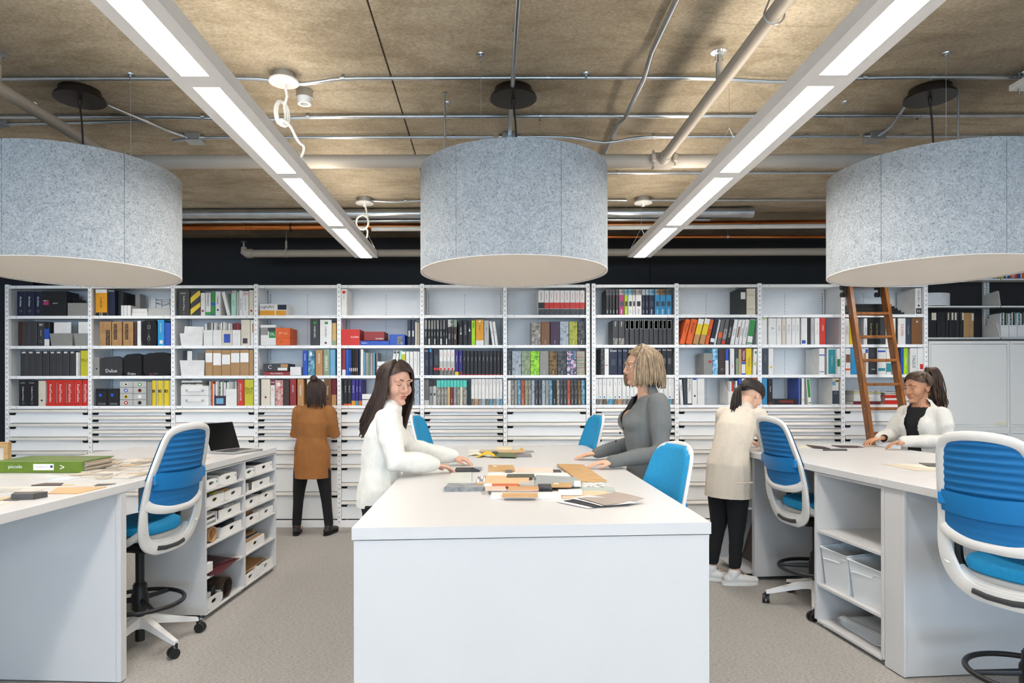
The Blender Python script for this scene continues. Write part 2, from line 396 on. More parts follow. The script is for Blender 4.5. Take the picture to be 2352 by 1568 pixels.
# ================================================================== drum pendants
DIFF = M('e4dcd2', 0.6, var=0.015, scale=1.5)
CANB = M('2a211b', 0.4, 0.3, var=0.1)
def pendant(x, label, seam0):
    y, R, z0, z1 = 4.0, 0.567, 2.20, 2.816
    t = thing('drum_pendant', label, 'pendant lamp', (x, y, z0), 0, 'grey felt drum pendants')
    n = 6
    for k in range(n):                      # felt wrapped in panels with open seams
        a0 = seam0 + k * 2 * PI / n + 0.0022; a1 = seam0 + (k + 1) * 2 * PI / n - 0.0022; st = 16
        q = MB(); vs = []
        for i in range(st + 1):
            a = a0 + (a1 - a0) * i / st
            for (r, z) in ((R, z0), (R, z1), (R - 0.012, z1), (R - 0.012, z0)): vs.append((x + r * math.cos(a), y + r * math.sin(a), z))
        fs = []
        for i in range(st):
            for j in range(4): fs.append((i * 4 + j, (i + 1) * 4 + j, (i + 1) * 4 + (j + 1) % 4, i * 4 + (j + 1) % 4))
        fs += [(0, 1, 2, 3), (st * 4 + 3, st * 4 + 2, st * 4 + 1, st * 4)]
        q.add(vs, fs, True); q.build('felt_panel', FELT, t)
    q = MB(); q.lathe([(R - 0.014, z0 + 0.02), (R - 0.014, z1 - 0.02)], (x, y, 0), 64); q.build('inner_drum', M('8d9296', 0.8), t)
    q = MB(); q.lathe([(0, z0 + 0.004), (R - 0.013, z0 + 0.004), (R - 0.013, z0 + 0.012), (0, z0 + 0.012)], (x, y, 0), 64); q.build('diffuser', DIFF, t)
    q = MB(); q.lathe([(R - 0.012, z0 - 0.002), (R + 0.001, z0 - 0.002), (R + 0.001, z0 + 0.003), (R - 0.012, z0 + 0.003), (R - 0.012, z0 - 0.002)], (x, y, 0), 64); q.build('bottom_rim', M('d9d4cc', 0.6), t)
    cn = MB(); cn.lathe([(0, ZC), (0.115, ZC - 0.005), (0.12, ZC - 0.045), (0.14, ZC - 0.05), (0.143, ZC - 0.066), (0, ZC - 0.067)], (x, y, 0), 40)
    cn.build('ceiling_canopy', CANB, t)
    q = MB(); q.lathe([(0.0, ZC - 0.066), (0.012, ZC - 0.066), (0.009, ZC - 0.1), (0, ZC - 0.1)], (x, y, 0), 10)
    q.tube([(x, y, ZC - 0.09), (x + 0.012, y, ZC - 0.2), (x + 0.02, y, ZC - 0.35), (x + 0.018, y, z1 - 0.08)], 0.0055, 8); q.build('cord', M('16130f', 0.5), t)
    for k in range(4):
        a = PI / 4 + 0.35 + k * PI / 2; px, py = x + 0.46 * math.cos(a), y + 0.46 * math.sin(a)
        q = MB(); q.cyl((px, py, z1 - 0.12), (px, py, ZC - 0.03), 0.0014, n=5); q.lathe([(0, ZC), (0.022, ZC), (0.02, ZC - 0.006), (0.007, ZC - 0.008), (0.007, ZC - 0.03), (0, ZC - 0.03)], (px, py, 0), 14)
        q.build('hanger_wire', GALV, t)
    q = MB()
    for k in range(3):
        a = seam0 + k * PI / 3; q.box(-R + 0.014, R - 0.014, -0.01, 0.01, z1 - 0.14, z1 - 0.12, Matrix.Translation((x, y, 0)) @ Matrix.Rotation(a, 4, 'Z'))
    q.build('spreader_frame', GALV, t)
    return t
sm = math.radians(-90 - 38)
pendant(-2.5, 'large grey felt drum pendant cut by left frame edge', math.radians(-96.1))
pendant(0.155, 'large grey felt drum pendant hanging over the middle table', math.radians(-125.5))
pendant(2.707, 'large grey felt drum pendant hanging over right table', math.radians(-148))
# threaded rods standing beside the drums
for (px, py, yy, zz, lab) in ((1023, 212, 4.05, 2.84, 'thin threaded steel rod beside middle drum pendant'), (2202, 208, 4.05, 2.8, 'thin threaded steel rod beside right drum pendant')):
    p = W(px, py, yy); m = MB(); m.cyl((p.x, yy, zz - 0.2), (p.x, yy, ZC), 0.006, n=8); m.lathe([(0.0, ZC - 0.0), (0.013, ZC), (0.013, ZC - 0.012), (0, ZC - 0.012)], (p.x, yy, 0), 8)
    tag(m.build('threaded_rod', GALV), lab, 'rod')
# ================================================================== conduits and pipes under the slab
def pipe(name, pts, r, mat, label, cat, clips=None, group=None, n=14, kind2='clip'):
    m = MB(); m.tube(pts, r, n); o = tag(m.build(name, mat), label, cat, group)
    for c in (clips or []):
        q = MB(); c = Vector(c); d = (Vector(pts[-1]) - Vector(pts[0])).normalized()
        q.cyl(c - d * 0.012, c + d * 0.012, r + 0.004, n=12); q.cyl(c, (c.x, c.y, ZC), 0.004, n=6); q.build(kind2, GALV, o)
    return o
zc = ZC - 0.02
def run(y, dips=(), x0=-4.6, x1=4.6, z=zc):
    pts = []; x = x0
    while x <= x1:
        d = 0
        for (c, w, h) in dips: d += h * math.exp(-((x - c) / w) ** 2)
        pts.append((x, y + d * 0.6, z - d)); x += 0.08
    return pts
G = 'galvanised conduits on the concrete ceiling'
pipe('conduit', run(3.82, ((-1.1, 0.16, 0.025), (1.75, 0.35, 0.02))), 0.0115, GALV, 'galvanised conduit crossing the ceiling nearest the camera, above the canopies', 'conduit', [(x, 3.82, zc) for x in (-2.4, -0.85, 0.35, 1.35, 2.2, 2.6)], G)
pipe('conduit', run(4.36, ((-1.6, 0.3, 0.02),)), 0.0135, GALV, 'galvanised conduit crossing ceiling just behind the dark round canopies', 'conduit', [(x, 4.36, zc) for x in (-1.9, -1.2, 0.35, 1.8, 2.9)], G)
pipe('conduit', run(4.72, ((-2.35, 0.2, 0.02),), -2.28, 0.11), 0.0115, GALV, 'galvanised conduit between left and middle grey junction boxes', 'conduit', [(x, 4.72, zc) for x in (-1.7, -0.25)], G)
pipe('conduit', run(4.72, ((0.85, 0.17, 0.035),), 0.2, 2.72), 0.0115, GALV, 'galvanised conduit dipping between middle and right grey junction boxes', 'conduit', [(x, 4.72, zc) for x in (0.37, 1.2, 2.3)], G)
pipe('conduit', run(4.72, (), 2.86, 4.6), 0.0115, GALV, 'galvanised conduit running right from the right junction box', 'conduit', [(3.0, 4.72, zc)], G)
pipe('conduit', run(5.52, (), 0.6, 4.6), 0.0115, GALV, 'galvanised conduit behind the thick grey sprinkler main on the right', 'conduit', [(x, 5.52, zc) for x in (1.1, 2.4)], G)
pipe('conduit', run(6.32, ((-0.9, 0.15, 0.012),), -1.14, 1.42), 0.0115, GALV, 'galvanised conduit linking the two far white canopies', 'conduit', [(x, 6.32, zc) for x in (-0.8, 0.8)], G)
pipe('conduit', run(6.32, (), 1.56, 4.6), 0.01, GALV, 'thin galvanised conduit running right from the far right canopy', 'conduit', [(3.4, 6.32, zc)], G)
pipe('conduit', [(0.14, 1.5, zc - 0.02), (0.14, 3.0, zc - 0.02), (0.145, 3.8, zc - 0.03), (0.15, 4.1, zc - 0.01), (0.155, 4.66, zc)], 0.0135, GALV, 'galvanised conduit running towards the middle round canopy', 'conduit', [(0.14, 2.4, zc - 0.01), (0.14, 3.3, zc - 0.01)], G)
pipe('conduit', [(0.875, 1.5, zc), (0.88, 3.5, zc - 0.01), (0.885, 3.7, zc - 0.06), (0.89, 4.25, zc - 0.06), (0.893, 4.45, zc - 0.01), (0.9, 5.6, zc)], 0.0135, GALV, 'galvanised conduit bending under the cross runs right of the middle pendant', 'conduit', [(0.877, 3.0, zc), (0.893, 4.55, zc)], G)
pipe('conduit', [(-2.42, 4.15, ZC - 0.03), (-2.28, 4.35, ZC - 0.05), (-2.22, 4.5, ZC - 0.05), (-2.16, 4.68, ZC - 0.03)], 0.0115, GALV, 'short bent conduit from left round canopy to junction box', 'conduit', None, G)
pipe('conduit', [(-4.6, 4.5, ZC - 0.03), (-2.6, 4.42, ZC - 0.03), (-2.3, 4.4, ZC - 0.03)], 0.0115, GALV, 'galvanised conduit running left from beside the left canopy', 'conduit', None, G)
pipe('conduit', [(2.66, 4.15, ZC - 0.03), (2.72, 4.35, ZC - 0.05), (2.76, 4.5, ZC - 0.05), (2.8, 4.68, ZC - 0.03)], 0.0115, GALV, 'short bent conduit from right round canopy to junction box', 'conduit', None, G)
for (x, y, lab) in ((-2.12, 4.72, 'square grey junction box left of the left linear light'), (0.155, 4.72, 'square grey junction box above the middle drum pendant'), (2.79, 4.72, 'square grey junction box right of the right linear light'), (-3.32, 4.4, 'square grey junction box at the left frame edge')):
    t = thing('junction_box', lab, 'electrical box', (x, y, ZC), 0, 'square junction boxes')
    m = MB(); m.bbox(x - 0.055, x + 0.055, y - 0.055, y + 0.055, ZC - 0.05, ZC, 0.004); m.build('box_body', GALV, t)
    m = MB(); m.bbox(x - 0.057, x + 0.057, y - 0.057, y + 0.057, ZC - 0.054, ZC - 0.05, 0.001); m.build('cover_plate', GALV, t)
    for sg in (-1, 1): m = MB(); m.cyl((x + sg * 0.08, y, zc), (x + sg * 0.05, y, zc), 0.016, n=10); m.build('connector', GALV, t)
# sprinkler main and branches
SP = M('a59d92', 0.5, var=0.03, scale=4)
zs, ym = 3.1, 4.62
t = thing('sprinkler_main', 'thick grey sprinkler main crossing behind the drum pendants', 'pipe', (0, ym, zs))
m = MB(); m.tube([(-5, ym, zs), (5, ym, zs)], 0.047, 24); m.build('pipe', SP, t)
def coupling(x, y, z, parent):
    q = MB(); q.lathe([(0.048, -0.03), (0.064, -0.028), (0.066, 0.0), (0.064, 0.028), (0.048, 0.03)], (x, y, z), 24, Matrix.Rotation(PI / 2, 4, 'Y')); q.build('coupling', SP, parent)
    for s in (-1, 1):
        q = MB(); q.bbox(x - 0.02, x + 0.02, y + s * 0.062, y + s * 0.092, z - 0.022, z + 0.03, 0.006)
        q.cyl((x, y + s * 0.078, z - 0.045), (x, y + s * 0.078, z + 0.045), 0.009, n=8); q.build('bolt', GALV, parent)
def branch(x, label):
    t = thing('sprinkler_branch', label, 'pipe', (x, ym, zs), 0, 'sprinkler branch pipes')
    m = MB(); m.tube([(x, 0.5, zs), (x, ym - 0.02, zs - 0.0)], 0.034, 20); m.build('pipe', SP, t)
    q = MB(); q.tube([(x, ym - 0.13, zs), (x, ym - 0.04, zs)], [0.04, 0.043], 18)
    q.lathe([(0.047, -0.07), (0.058, -0.06), (0.06, 0), (0.058, 0.06), (0.047, 0.07)], (x, ym, zs), 24, Matrix.Rotation(PI / 2, 4, 'Y')); q.build('tee_saddle', SP, t)
    for s in (-1, 1):
        q = MB(); q.bbox(x + s * 0.075 - 0.018, x + s * 0.075 + 0.018, ym - 0.085, ym - 0.045, zs - 0.03, zs + 0.03, 0.008); q.cyl((x + s * 0.075, ym - 0.066, zs - 0.055), (x + s * 0.075, ym - 0.066, zs + 0.05), 0.008, n=8); q.build('bolt', SP, t)
    y = 2.80
    q = MB(); q.tube([(x + 0.045 * math.cos(a), y, zs + 0.0 + 0.045 * math.sin(a)) for a in [PI * k / 8 for k in range(8, 17)]], 0.004, 6); q.cyl((x, y, ZC), (x, y, zs + 0.1), 0.006, n=8); q.cyl((x - 0.045, y, zs), (x, y, zs + 0.11), 0.004, n=6); q.cyl((x + 0.045, y, zs), (x, y, zs + 0.11), 0.004, n=6); q.build('clevis_hanger', GALV, t)
    ysp = 3.47
    q = MB(); q.cyl((x, ysp, zs + 0.03), (x, ysp, zs + 0.12), 0.017, n=12); q.build('riser', SP, t)
    q = MB(); q.cyl((x, ysp, zs + 0.12), (x, ysp, zs + 0.165), 0.010, n=10)
    q.tube([(x - 0.02, ysp, zs + 0.13), (x - 0.018, ysp, zs + 0.165), (x, ysp, zs + 0.175), (x + 0.018, ysp, zs + 0.165), (x + 0.02, ysp, zs + 0.13)], 0.003, 6)
    q.lathe([(0, zs + 0.175), (0.042, zs + 0.178), (0.042, zs + 0.183), (0, zs + 0.181)], (x, ysp, 0), 20, None, False); q.build('sprinkler_head', GALV, t)
    return t
branch(1.228, 'grey sprinkler branch pipe with upright head left of right linear light')
branch(-2.605, 'grey sprinkler branch pipe above the left drum pendant')
# pipes by the dark back wall
COPPER = M_multi('copper', ['8a4a22', 'c8743a', 'd98e50'], 6, 0.25, (0.3, 3, 3), metal=0.95)
t = thing('steel_pipe', 'large galvanised pipe on the ceiling near the dark wall', 'pipe', (0, 6.66, ZC - 0.06))
m = MB(); m.tube([(-4.6, 6.66, ZC - 0.06), (2.62, 6.62, ZC - 0.06)], 0.05, 20); m.build('pipe', GALV, t)
m = MB(); m.tube([(2.55, 6.62, ZC - 0.06), (2.68, 6.62, ZC - 0.06)], 0.055, 20); m.build('coupling', GALV, t)
pipe('steel_pipe', [(-4.6, 6.78, ZC - 0.105), (2.3, 6.78, ZC - 0.085)], 0.022, GALV, 'thinner galvanised pipe between the large steel pipe and copper pipe', 'pipe')
t = thing('copper_pipe', 'long copper pipe running along the dark back wall', 'pipe', (0, 6.86, 3.19))
m = MB(); m.tube([(-4.6, 6.86, 3.185), (0, 6.86, 3.195), (4.8, 6.86, 3.235)], 0.034, 20); m.build('pipe', COPPER, t)
for x in (-2.55, -2.5): m = MB(); m.cyl((x - 0.012, 6.86, 3.19), (x + 0.012, 6.86, 3.19), 0.038, n=20); m.build('solder_sleeve', COPPER, t)
for x in (-2.07, 1.79):
    m = MB(); m.tube([(x, 6.86 + 0.04 * math.cos(a), 3.19 + 0.04 * math.sin(a)) for a in [2 * PI * k / 16 for k in range(16)]], 0.006, 6, closed=True); m.cyl((x, 6.86, 3.23), (x, 6.86, ZC), 0.006, n=6); m.build('ring_hanger', BLACK, t)
pipe('copper_pipe', [(-0.6, 7.1, 3.14), (4.8, 7.1, 3.13)], 0.018, COPPER, 'thin copper pipe just below the white pipe on the right', 'pipe', [(x, 7.1, 3.135) for x in (0.2, 2.6, 4.2)], kind2='ring_hanger')
pipe('white_pipe', [(-1.2, 6.72, 3.135), (0.5, 6.72, 3.14), (4.8, 6.72, 3.165)], 0.024, M('dedbd5', 0.45), 'white pipe running beneath the copper pipe on the right', 'pipe', [(x, 6.72, 3.145) for x in (0.0, 1.9, 3.6)], kind2='ring_hanger')
t = thing('sprinkler_pipe', 'beige sprinkler pipe with an elbow in front of the dark wall', 'pipe', (0, 7.3, 3.0))
BEI = M('b8ad9d', 0.5, var=0.03)
zb = W(1100, 579, 7.3).z; xb = W(575, 580, 7.3).x
m = MB(); m.tube([(xb, 7.3, zb - 0.01), (4.9, 7.3, zb)], 0.042, 20); m.build('pipe', BEI, t)
m = MB(); m.tube([(xb + 0.03, 7.3, zb - 0.01), (xb - 0.03, 7.3, zb - 0.01), (xb - 0.065, 7.3, zb + 0.01), (xb - 0.07, 7.3, zb + 0.06)], [0.05, 0.052, 0.046, 0.03], 18); m.build('elbow', BEI, t)
m = MB(); m.cyl((xb - 0.07, 7.3, zb + 0.06), (xb - 0.07, 7.3, zb + 0.11), 0.014, n=10); m.lathe([(0, 0.115), (0.035, 0.117), (0.035, 0.122), (0, 0.122)], (xb - 0.07, 7.3, zb), 16, None, False); m.build('sprinkler_head', GALV, t)
xh = W(658, 580, 7.3).x
m = MB(); m.tube([(xh, 7.3 + 0.047 * math.cos(a), zb - 0.005 + 0.047 * math.sin(a)) for a in [2 * PI * k / 18 for k in range(18)]], 0.012, 8, closed=True, flat=((1, 0, 0), 0.4)); m.cyl((xh, 7.3, zb + 0.04), (xh, 7.3, zb + 0.13), 0.012, n=10); m.build('strap_hanger', BEI, t)
m = MB(); m.cyl((xh, 7.3, zb + 0.1), (xh, 7.3, ZC), 0.006, n=8); m.build('rod', GALV, t)

t = thing('ceiling_panel_light', 'white flat panel hung under the ceiling at right frame edge', 'panel', (3.4, 3.5, 3.24))
m = MB(); m.bbox(3.06, 3.7, 3.1, 3.84, 3.235, 3.27, 0.004); m.build('panel_body', FIXW, t)
m = MB(); m.cyl((3.09, 3.80, 3.2), (3.09, 3.80, ZC), 0.004, n=6); m.build('hanger_rod', GALV, t)
m = MB(); m.cyl((3.6, 3.2, 3.2), (3.6, 3.2, ZC), 0.004, n=6); m.build('hanger_rod', GALV, t)
# ================================================================== wall shelving with drawers
YF, DEP = 7.03, 0.40
SC = FPX / YF
def zy(py): return HC - (py - VY) / SC
def xp(px): return (px - VX) / SC
LIPS = [zy(653.8), zy(723.2), zy(792.2), zy(861.3), zy(930.4)]      # tops of the five shelf lips
LH, PW = 0.031, 0.039
ORD = ['first', 'second', 'third', 'fourth', 'fifth', 'sixth', 'seventh', 'eighth', 'ninth', 'tenth', 'eleventh', 'twelfth', 'thirteenth', 'fourteenth', 'fifteenth', 'sixteenth', 'seventeenth', 'eighteenth', 'nineteenth', 'twentieth', 'twenty-first', 'twenty-second', 'twenty-third', 'twenty-fourth', 'twenty-fifth', 'twenty-sixth', 'twenty-seventh', 'twenty-eighth', 'twenty-ninth', 'thirtieth', 'thirty-first', 'thirty-second', 'thirty-third', 'thirty-fourth', 'thirty-fifth']
PATA = [zy(p) for p in (938, 954, 970, 986, 1002, 1034, 1066, 1129, 1192)]
PATB = [zy(p) for p in (938, 970, 1002, 1034, 1066, 1108, 1150, 1192)]
posts1 = [-5.185 + 0.894 * k for k in range(8)]
posts2 = [1.134 + 0.8945 * k for k in range(5)]
BAYS = [(posts1[i], posts1[i + 1]) for i in range(7)] + [(posts2[i], posts2[i + 1]) for i in range(4)]
BAYS = [(a + PW / 2, b - PW / 2) for a, b in BAYS]
ztop = LIPS[0] + 0.012
def upright(x, parent):
    m = MB(); m.box(x - PW / 2, x + PW / 2, YF, YF + 0.004, 0, ztop)
    for s in (-1, 1): m.box(x + s * PW / 2 - (0.003 if s > 0 else 0), x + s * PW / 2 + (0.003 if s < 0 else 0), YF + 0.004, YF + 0.04, 0, ztop)
    o = m.build('upright', STEELW, parent)
    q = MB(); z = 0.05; k = 0
    while z < ztop - 0.02:
        q.box(x - 0.003, x + 0.003, YF - 0.0006, YF + 0.002, z, z + 0.014)
        if k % 3 == 1:
            for s in (-1, 1): q.box(x + s * 0.013 - 0.002, x + s * 0.013 + 0.002, YF - 0.0006, YF + 0.002, z + 0.02, z + 0.024)
        z += 0.0505; k += 1
    tag(q.build('slots', HOLE, o), kind='stuff')
    m = MB(); m.box(x - PW / 2, x - PW / 2 + 0.003, YF + DEP - 0.04, YF + DEP, 0, ztop); m.box(x + PW / 2 - 0.003, x + PW / 2, YF + DEP - 0.04, YF + DEP, 0, ztop); m.box(x - PW / 2, x + PW / 2, YF + DEP - 0.003, YF + DEP, 0, ztop)
    m.build('rear_upright', STEELW, parent)
    m = MB(); m.box(x - 0.0015, x + 0.0015, YF + 0.02, YF + DEP - 0.01, LIPS[4] - 0.03, ztop - 0.01); m.build('side_panel', STEELB, parent)
def handle_mb(x0, x1, zt):
    m = MB(); prof = [(YF + 0.016, zt - 0.002), (YF + 0.002, zt - 0.003), (YF - 0.014, zt - 0.026), (YF - 0.0145, zt - 0.033), (YF - 0.011, zt - 0.036), (YF + 0.006, zt - 0.014), (YF + 0.016, zt - 0.014)]
    n = len(prof); vs = [(x0, y, z) for y, z in prof] + [(x1, y, z) for y, z in prof]
    return m.add(vs, [list(range(n)), list(range(2 * n - 1, n - 1, -1))] + [(i, n + i, n + (i + 1) % n, (i + 1) % n) for i in range(n)])
LABELM = M('efece2', 0.7)
for i, (a, b) in enumerate(BAYS):
    pat = PATB if i in (0, 2, 4, 6, 8, 10) else PATA
    dn = 'wide' if pat is PATB else 'shallow'
    t = thing('shelving_bay', f'white steel shelving bay, {ORD[i]} from left, with {"seven" if pat is PATB else "eight"} drawers below', 'shelving', ((a + b) / 2, YF + DEP / 2, 0), 0, 'white steel shelving bays along the wall')
    upright(a - PW / 2, t)
    if i in (6, 10): upright(b + PW / 2, t)
    for r, z in enumerate(LIPS):
        m = MB(); m.box(a, b, YF + 0.003, YF + 0.006, z - LH, z); m.box(a, b, YF + 0.006, YF + DEP - 0.004, z - 0.004, z); m.box(a, b, YF + DEP - 0.007, YF + DEP - 0.004, z - LH, z - 0.004)
        m.box(a, b, YF + 0.006, YF + 0.02, z - LH, z - LH + 0.002)
        o = m.build('shelf', STEELW, t)
        q = MB()
        for x in (a + 0.012, a + 0.08, b - 0.08, b - 0.012): q.box(x - 0.0035, x + 0.0035, YF + 0.002, YF + 0.0035, z - LH / 2 - 0.003, z - LH / 2 + 0.003)
        tag(q.build('rivet_holes', HOLE, o), kind='stuff')
    m = MB(); m.box(a, b, YF + DEP - 0.003, YF + DEP, LIPS[4] - 0.01, ztop); bp = m.build('back_panel', STEELB, t)
    q = MB(); x = (a + b) / 2; z = LIPS[4] + 0.02
    while z < ztop - 0.06:
        q.box(x - 0.003, x + 0.003, YF + DEP - 0.0042, YF + DEP - 0.002, z, z + 0.008)
        for xx in (a + 0.02, b - 0.02): q.box(xx - 0.003, xx + 0.003, YF + DEP - 0.0422, YF + DEP - 0.040, z, z + 0.014)
        z += 0.027
    tag(q.build('perforations', HOLE, bp), kind='stuff')
    m = MB(); m.box(a, b, YF + 0.05, YF + DEP - 0.01, 0.10, LIPS[4] - LH - 0.001); m.build('drawer_gap_shade', HOLE, t)  # near-black block puts the shade into the gaps around the drawers
    for k in range(len(pat) - 1):
        zt, zb_ = pat[k], pat[k + 1]
        if k == 0: zt = min(zt, LIPS[4] - LH - 0.002)
        m = MB(); m.box(a + 0.004, b - 0.004, YF + 0.016, YF + 0.05, zb_ + 0.004, zt - 0.002)
        o = m.build('drawer', STEELB, t)
        handle_mb(a + 0.006, b - 0.006, zt).build('handle', ALU, o)
        for s, xx in ((1, a + 0.004), (-1, b - 0.004)):
            q = MB(); q.prism([(0, 0), (s * 0.07, 0), (s * 0.055, -0.028), (0, -0.028)][::s], YF + 0.012 - 0, YF + 0.0155, Matrix.Translation((xx, 0, zt - 0.034)) @ Matrix(((1, 0, 0, 0), (0, 0, 1, 0), (0, 1, 0, 0), (0, 0, 0, 1))))
            q.build('corner_notch', HOLE, o)
        if i == 9 and k < 6 or (i == 7 and k % 2):
            q = MB(); x = b - 0.12; q.box(x - 0.03, x + 0.03, -0.0006, 0.0006, -0.006, 0.006, Matrix.Translation((0, YF - 0.0075, zt - 0.0145)) @ Matrix.Rotation(-0.61, 4, 'X'))
            q.build('paper_label', LABELM, o)
    m = MB(); m.box(a - 0.001, b + 0.001, YF + 0.004, YF + 0.012, 0.0, zy(1193.5)); m.build('kick_plate', STEELW, t)
# ================================================================== grey cupboards and cantilever shelves at the right
YC = 7.12; k7 = YC / FPX
GREYC = M('e5e4e0', 0.5, var=0.015, scale=3)
def cx_(px): return (px - VX) * k7
def cz_(py): return HC - (py - VY) * k7
def cupboard(x0, x1, z0, z1, doors, label, slot_top=True):
    t = thing('metal_cupboard', label, 'cupboard', ((x0 + x1) / 2, YC + 0.2, z0), 0, 'grey metal cupboards')
    m = MB(); m.box(x0, x1, YC, YC + 0.4, z1 - 0.03, z1); m.box(x0, x1, YC + 0.02, YC + 0.4, z0, z0 + 0.03); m.box(x0, x0 + 0.02, YC + 0.004, YC + 0.4, z0, z1 - 0.03); m.box(x1 - 0.02, x1, YC + 0.004, YC + 0.4, z0, z1 - 0.03); m.box(x0, x1, YC + 0.38, YC + 0.4, z0, z1)
    m.build('carcass', GREYC, t)
    for j, (d0, d1) in enumerate(doors):
        q = MB(); q.bbox(d0, d1, YC + 0.004 + 0.012 * (j % 2), YC + 0.014 + 0.012 * (j % 2), z0 + 0.03, z1 - 0.034, 0.002); q.build('door', GREYC, t)
    m = MB(); m.box(x0 + 0.02, x1 - 0.02, YC + 0.03, YC + 0.035, z0 + 0.03, z1 - 0.03); m.build('dark_gap', M('6b6a66', 0.8), t)
    return t
zt1, zm1, zm2 = cz_(785), cz_(983), cz_(991)
X0, X1, X2 = cx_(2134), cx_(2320), cx_(2505)
xm = cx_(2230); xm2 = cx_(2412)
c1 = cupboard(X0, X1 - 0.003, zm1, zt1, [(X0 + 0.025, xm + 0.01), (xm - 0.005, X1 - 0.025)], 'grey two-door metal cupboard right of the wooden ladder, upper tier')
c2 = cupboard(X1 + 0.003, X2, zm1, zt1, [(X1 + 0.025, xm2 + 0.01), (xm2 - 0.005, X2 - 0.025)], 'grey metal cupboard at right frame edge, upper tier')
c3 = cupboard(X0, X1 - 0.003, 0.0, zm2, [(X0 + 0.025, xm - 0.15), (xm - 0.16, X1 - 0.025)], 'grey metal cupboard below the upper tier, behind the white cardigan')
c4 = cupboard(X1 + 0.003, X2, 0.0, zm2, [(X1 + 0.025, xm2 + 0.01), (xm2 - 0.005, X2 - 0.025)], 'grey metal cupboard at right frame edge, lower tier')
for tt_, xa_, xb_ in ((c1, X0, X1 - 0.003), (c2, X1 + 0.003, X2)): m = MB(); m.box(xa_, xb_, YC - 0.004, YC + 0.02, zm2 + 0.001, zm1 - 0.001); m.build('plinth_rail', GREYC, tt_)
for (t, px, py) in ((c1, 2300, 975), (c3, 2300, 1006)):
    m = MB(); x, z = cx_(px), cz_(py); m.box(x - 0.05, x + 0.05, YC + 0.0005, YC + 0.0035, z - 0.012, z + 0.012); m.build('paper_label', M('e4dcb8', 0.7), t)
# back panel and slotted standards above the cupboards
YB = 7.5
rt = thing('cantilever_shelving', 'grey cantilever shelving above the metal cupboards at right', 'shelving', (6.0, YB, zt1))
m = MB(); m.box(posts2[-1] + 0.03, 7.15, YB, YB + 0.02, zt1, 3.0); m.build('back_panel', DARKW, rt)
m = MB(); m.box(posts2[-1] + 0.02, 7.15, YC + 0.03, YB, zt1 + 0.001, zt1 + 0.02); m.build('base_deck', M('55534f', 0.7), rt)
for px in (2262, 2420):
    x = (px - VX) * YB / FPX
    m = MB(); m.box(x - 0.03, x - 0.006, YB - 0.03, YB, zt1, 3.0); m.box(x + 0.006, x + 0.03, YB - 0.03, YB, zt1, 3.0); o = m.build('standard', GREYC, rt)
    q = MB(); z = zt1 + 0.05
    while z < 2.95:
        for s in (-0.018, 0.018): q.box(x + s - 0.003, x + s + 0.003, YB - 0.0308, YB - 0.028, z, z + 0.014)
        z += 0.03
    tag(q.build('slots', HOLE, o), kind='stuff')
YS = 7.22
def sz(py): return HC - (py - VY) * YS / FPX
def sx(px): return (px - VX) * YS / FPX
SHZ = [sz(776), sz(703.5), sz(641)]
for z in SHZ:
    for (x0, x1) in ((posts2[-1] + 0.03, sx(2298)), (sx(2300), 7.1)):
        m = MB(); m.box(x0, x1, YS, YS + 0.003, z - 0.02, z); m.box(x0, x1, YS, YB - 0.03, z - 0.003, z); m.build('shelf', GREYC, rt)
for (z0, h, lab) in ((SHZ[1], 0.17, 0), (SHZ[0], 0.16, 1), (SHZ[0], 0.30, 2)):
    x = sx(2299)
    m = MB(); pts = [(YS + 0.005, z0), (YB - 0.03, z0), (YB - 0.03, z0 + h * 0.85), (YS + 0.05, z0 + h), (YS + 0.03, z0 + h * 0.95)]
    if lab == 1: pts = [(YS + 0.005, z0), (YB - 0.03, z0), (YB - 0.03, z0 + 0.15), (YS + 0.06, z0 + 0.165)]
    if lab == 2: continue
    n = len(pts); m.add([(x - 0.003, y, z) for y, z in pts] + [(x + 0.003, y, z) for y, z in pts], [list(range(n)), list(range(2 * n - 1, n - 1, -1))] + [(i, n + i, n + (i + 1) % n, (i + 1) % n) for i in range(n)])
    m.build('bookend_bracket', GREYC, rt)
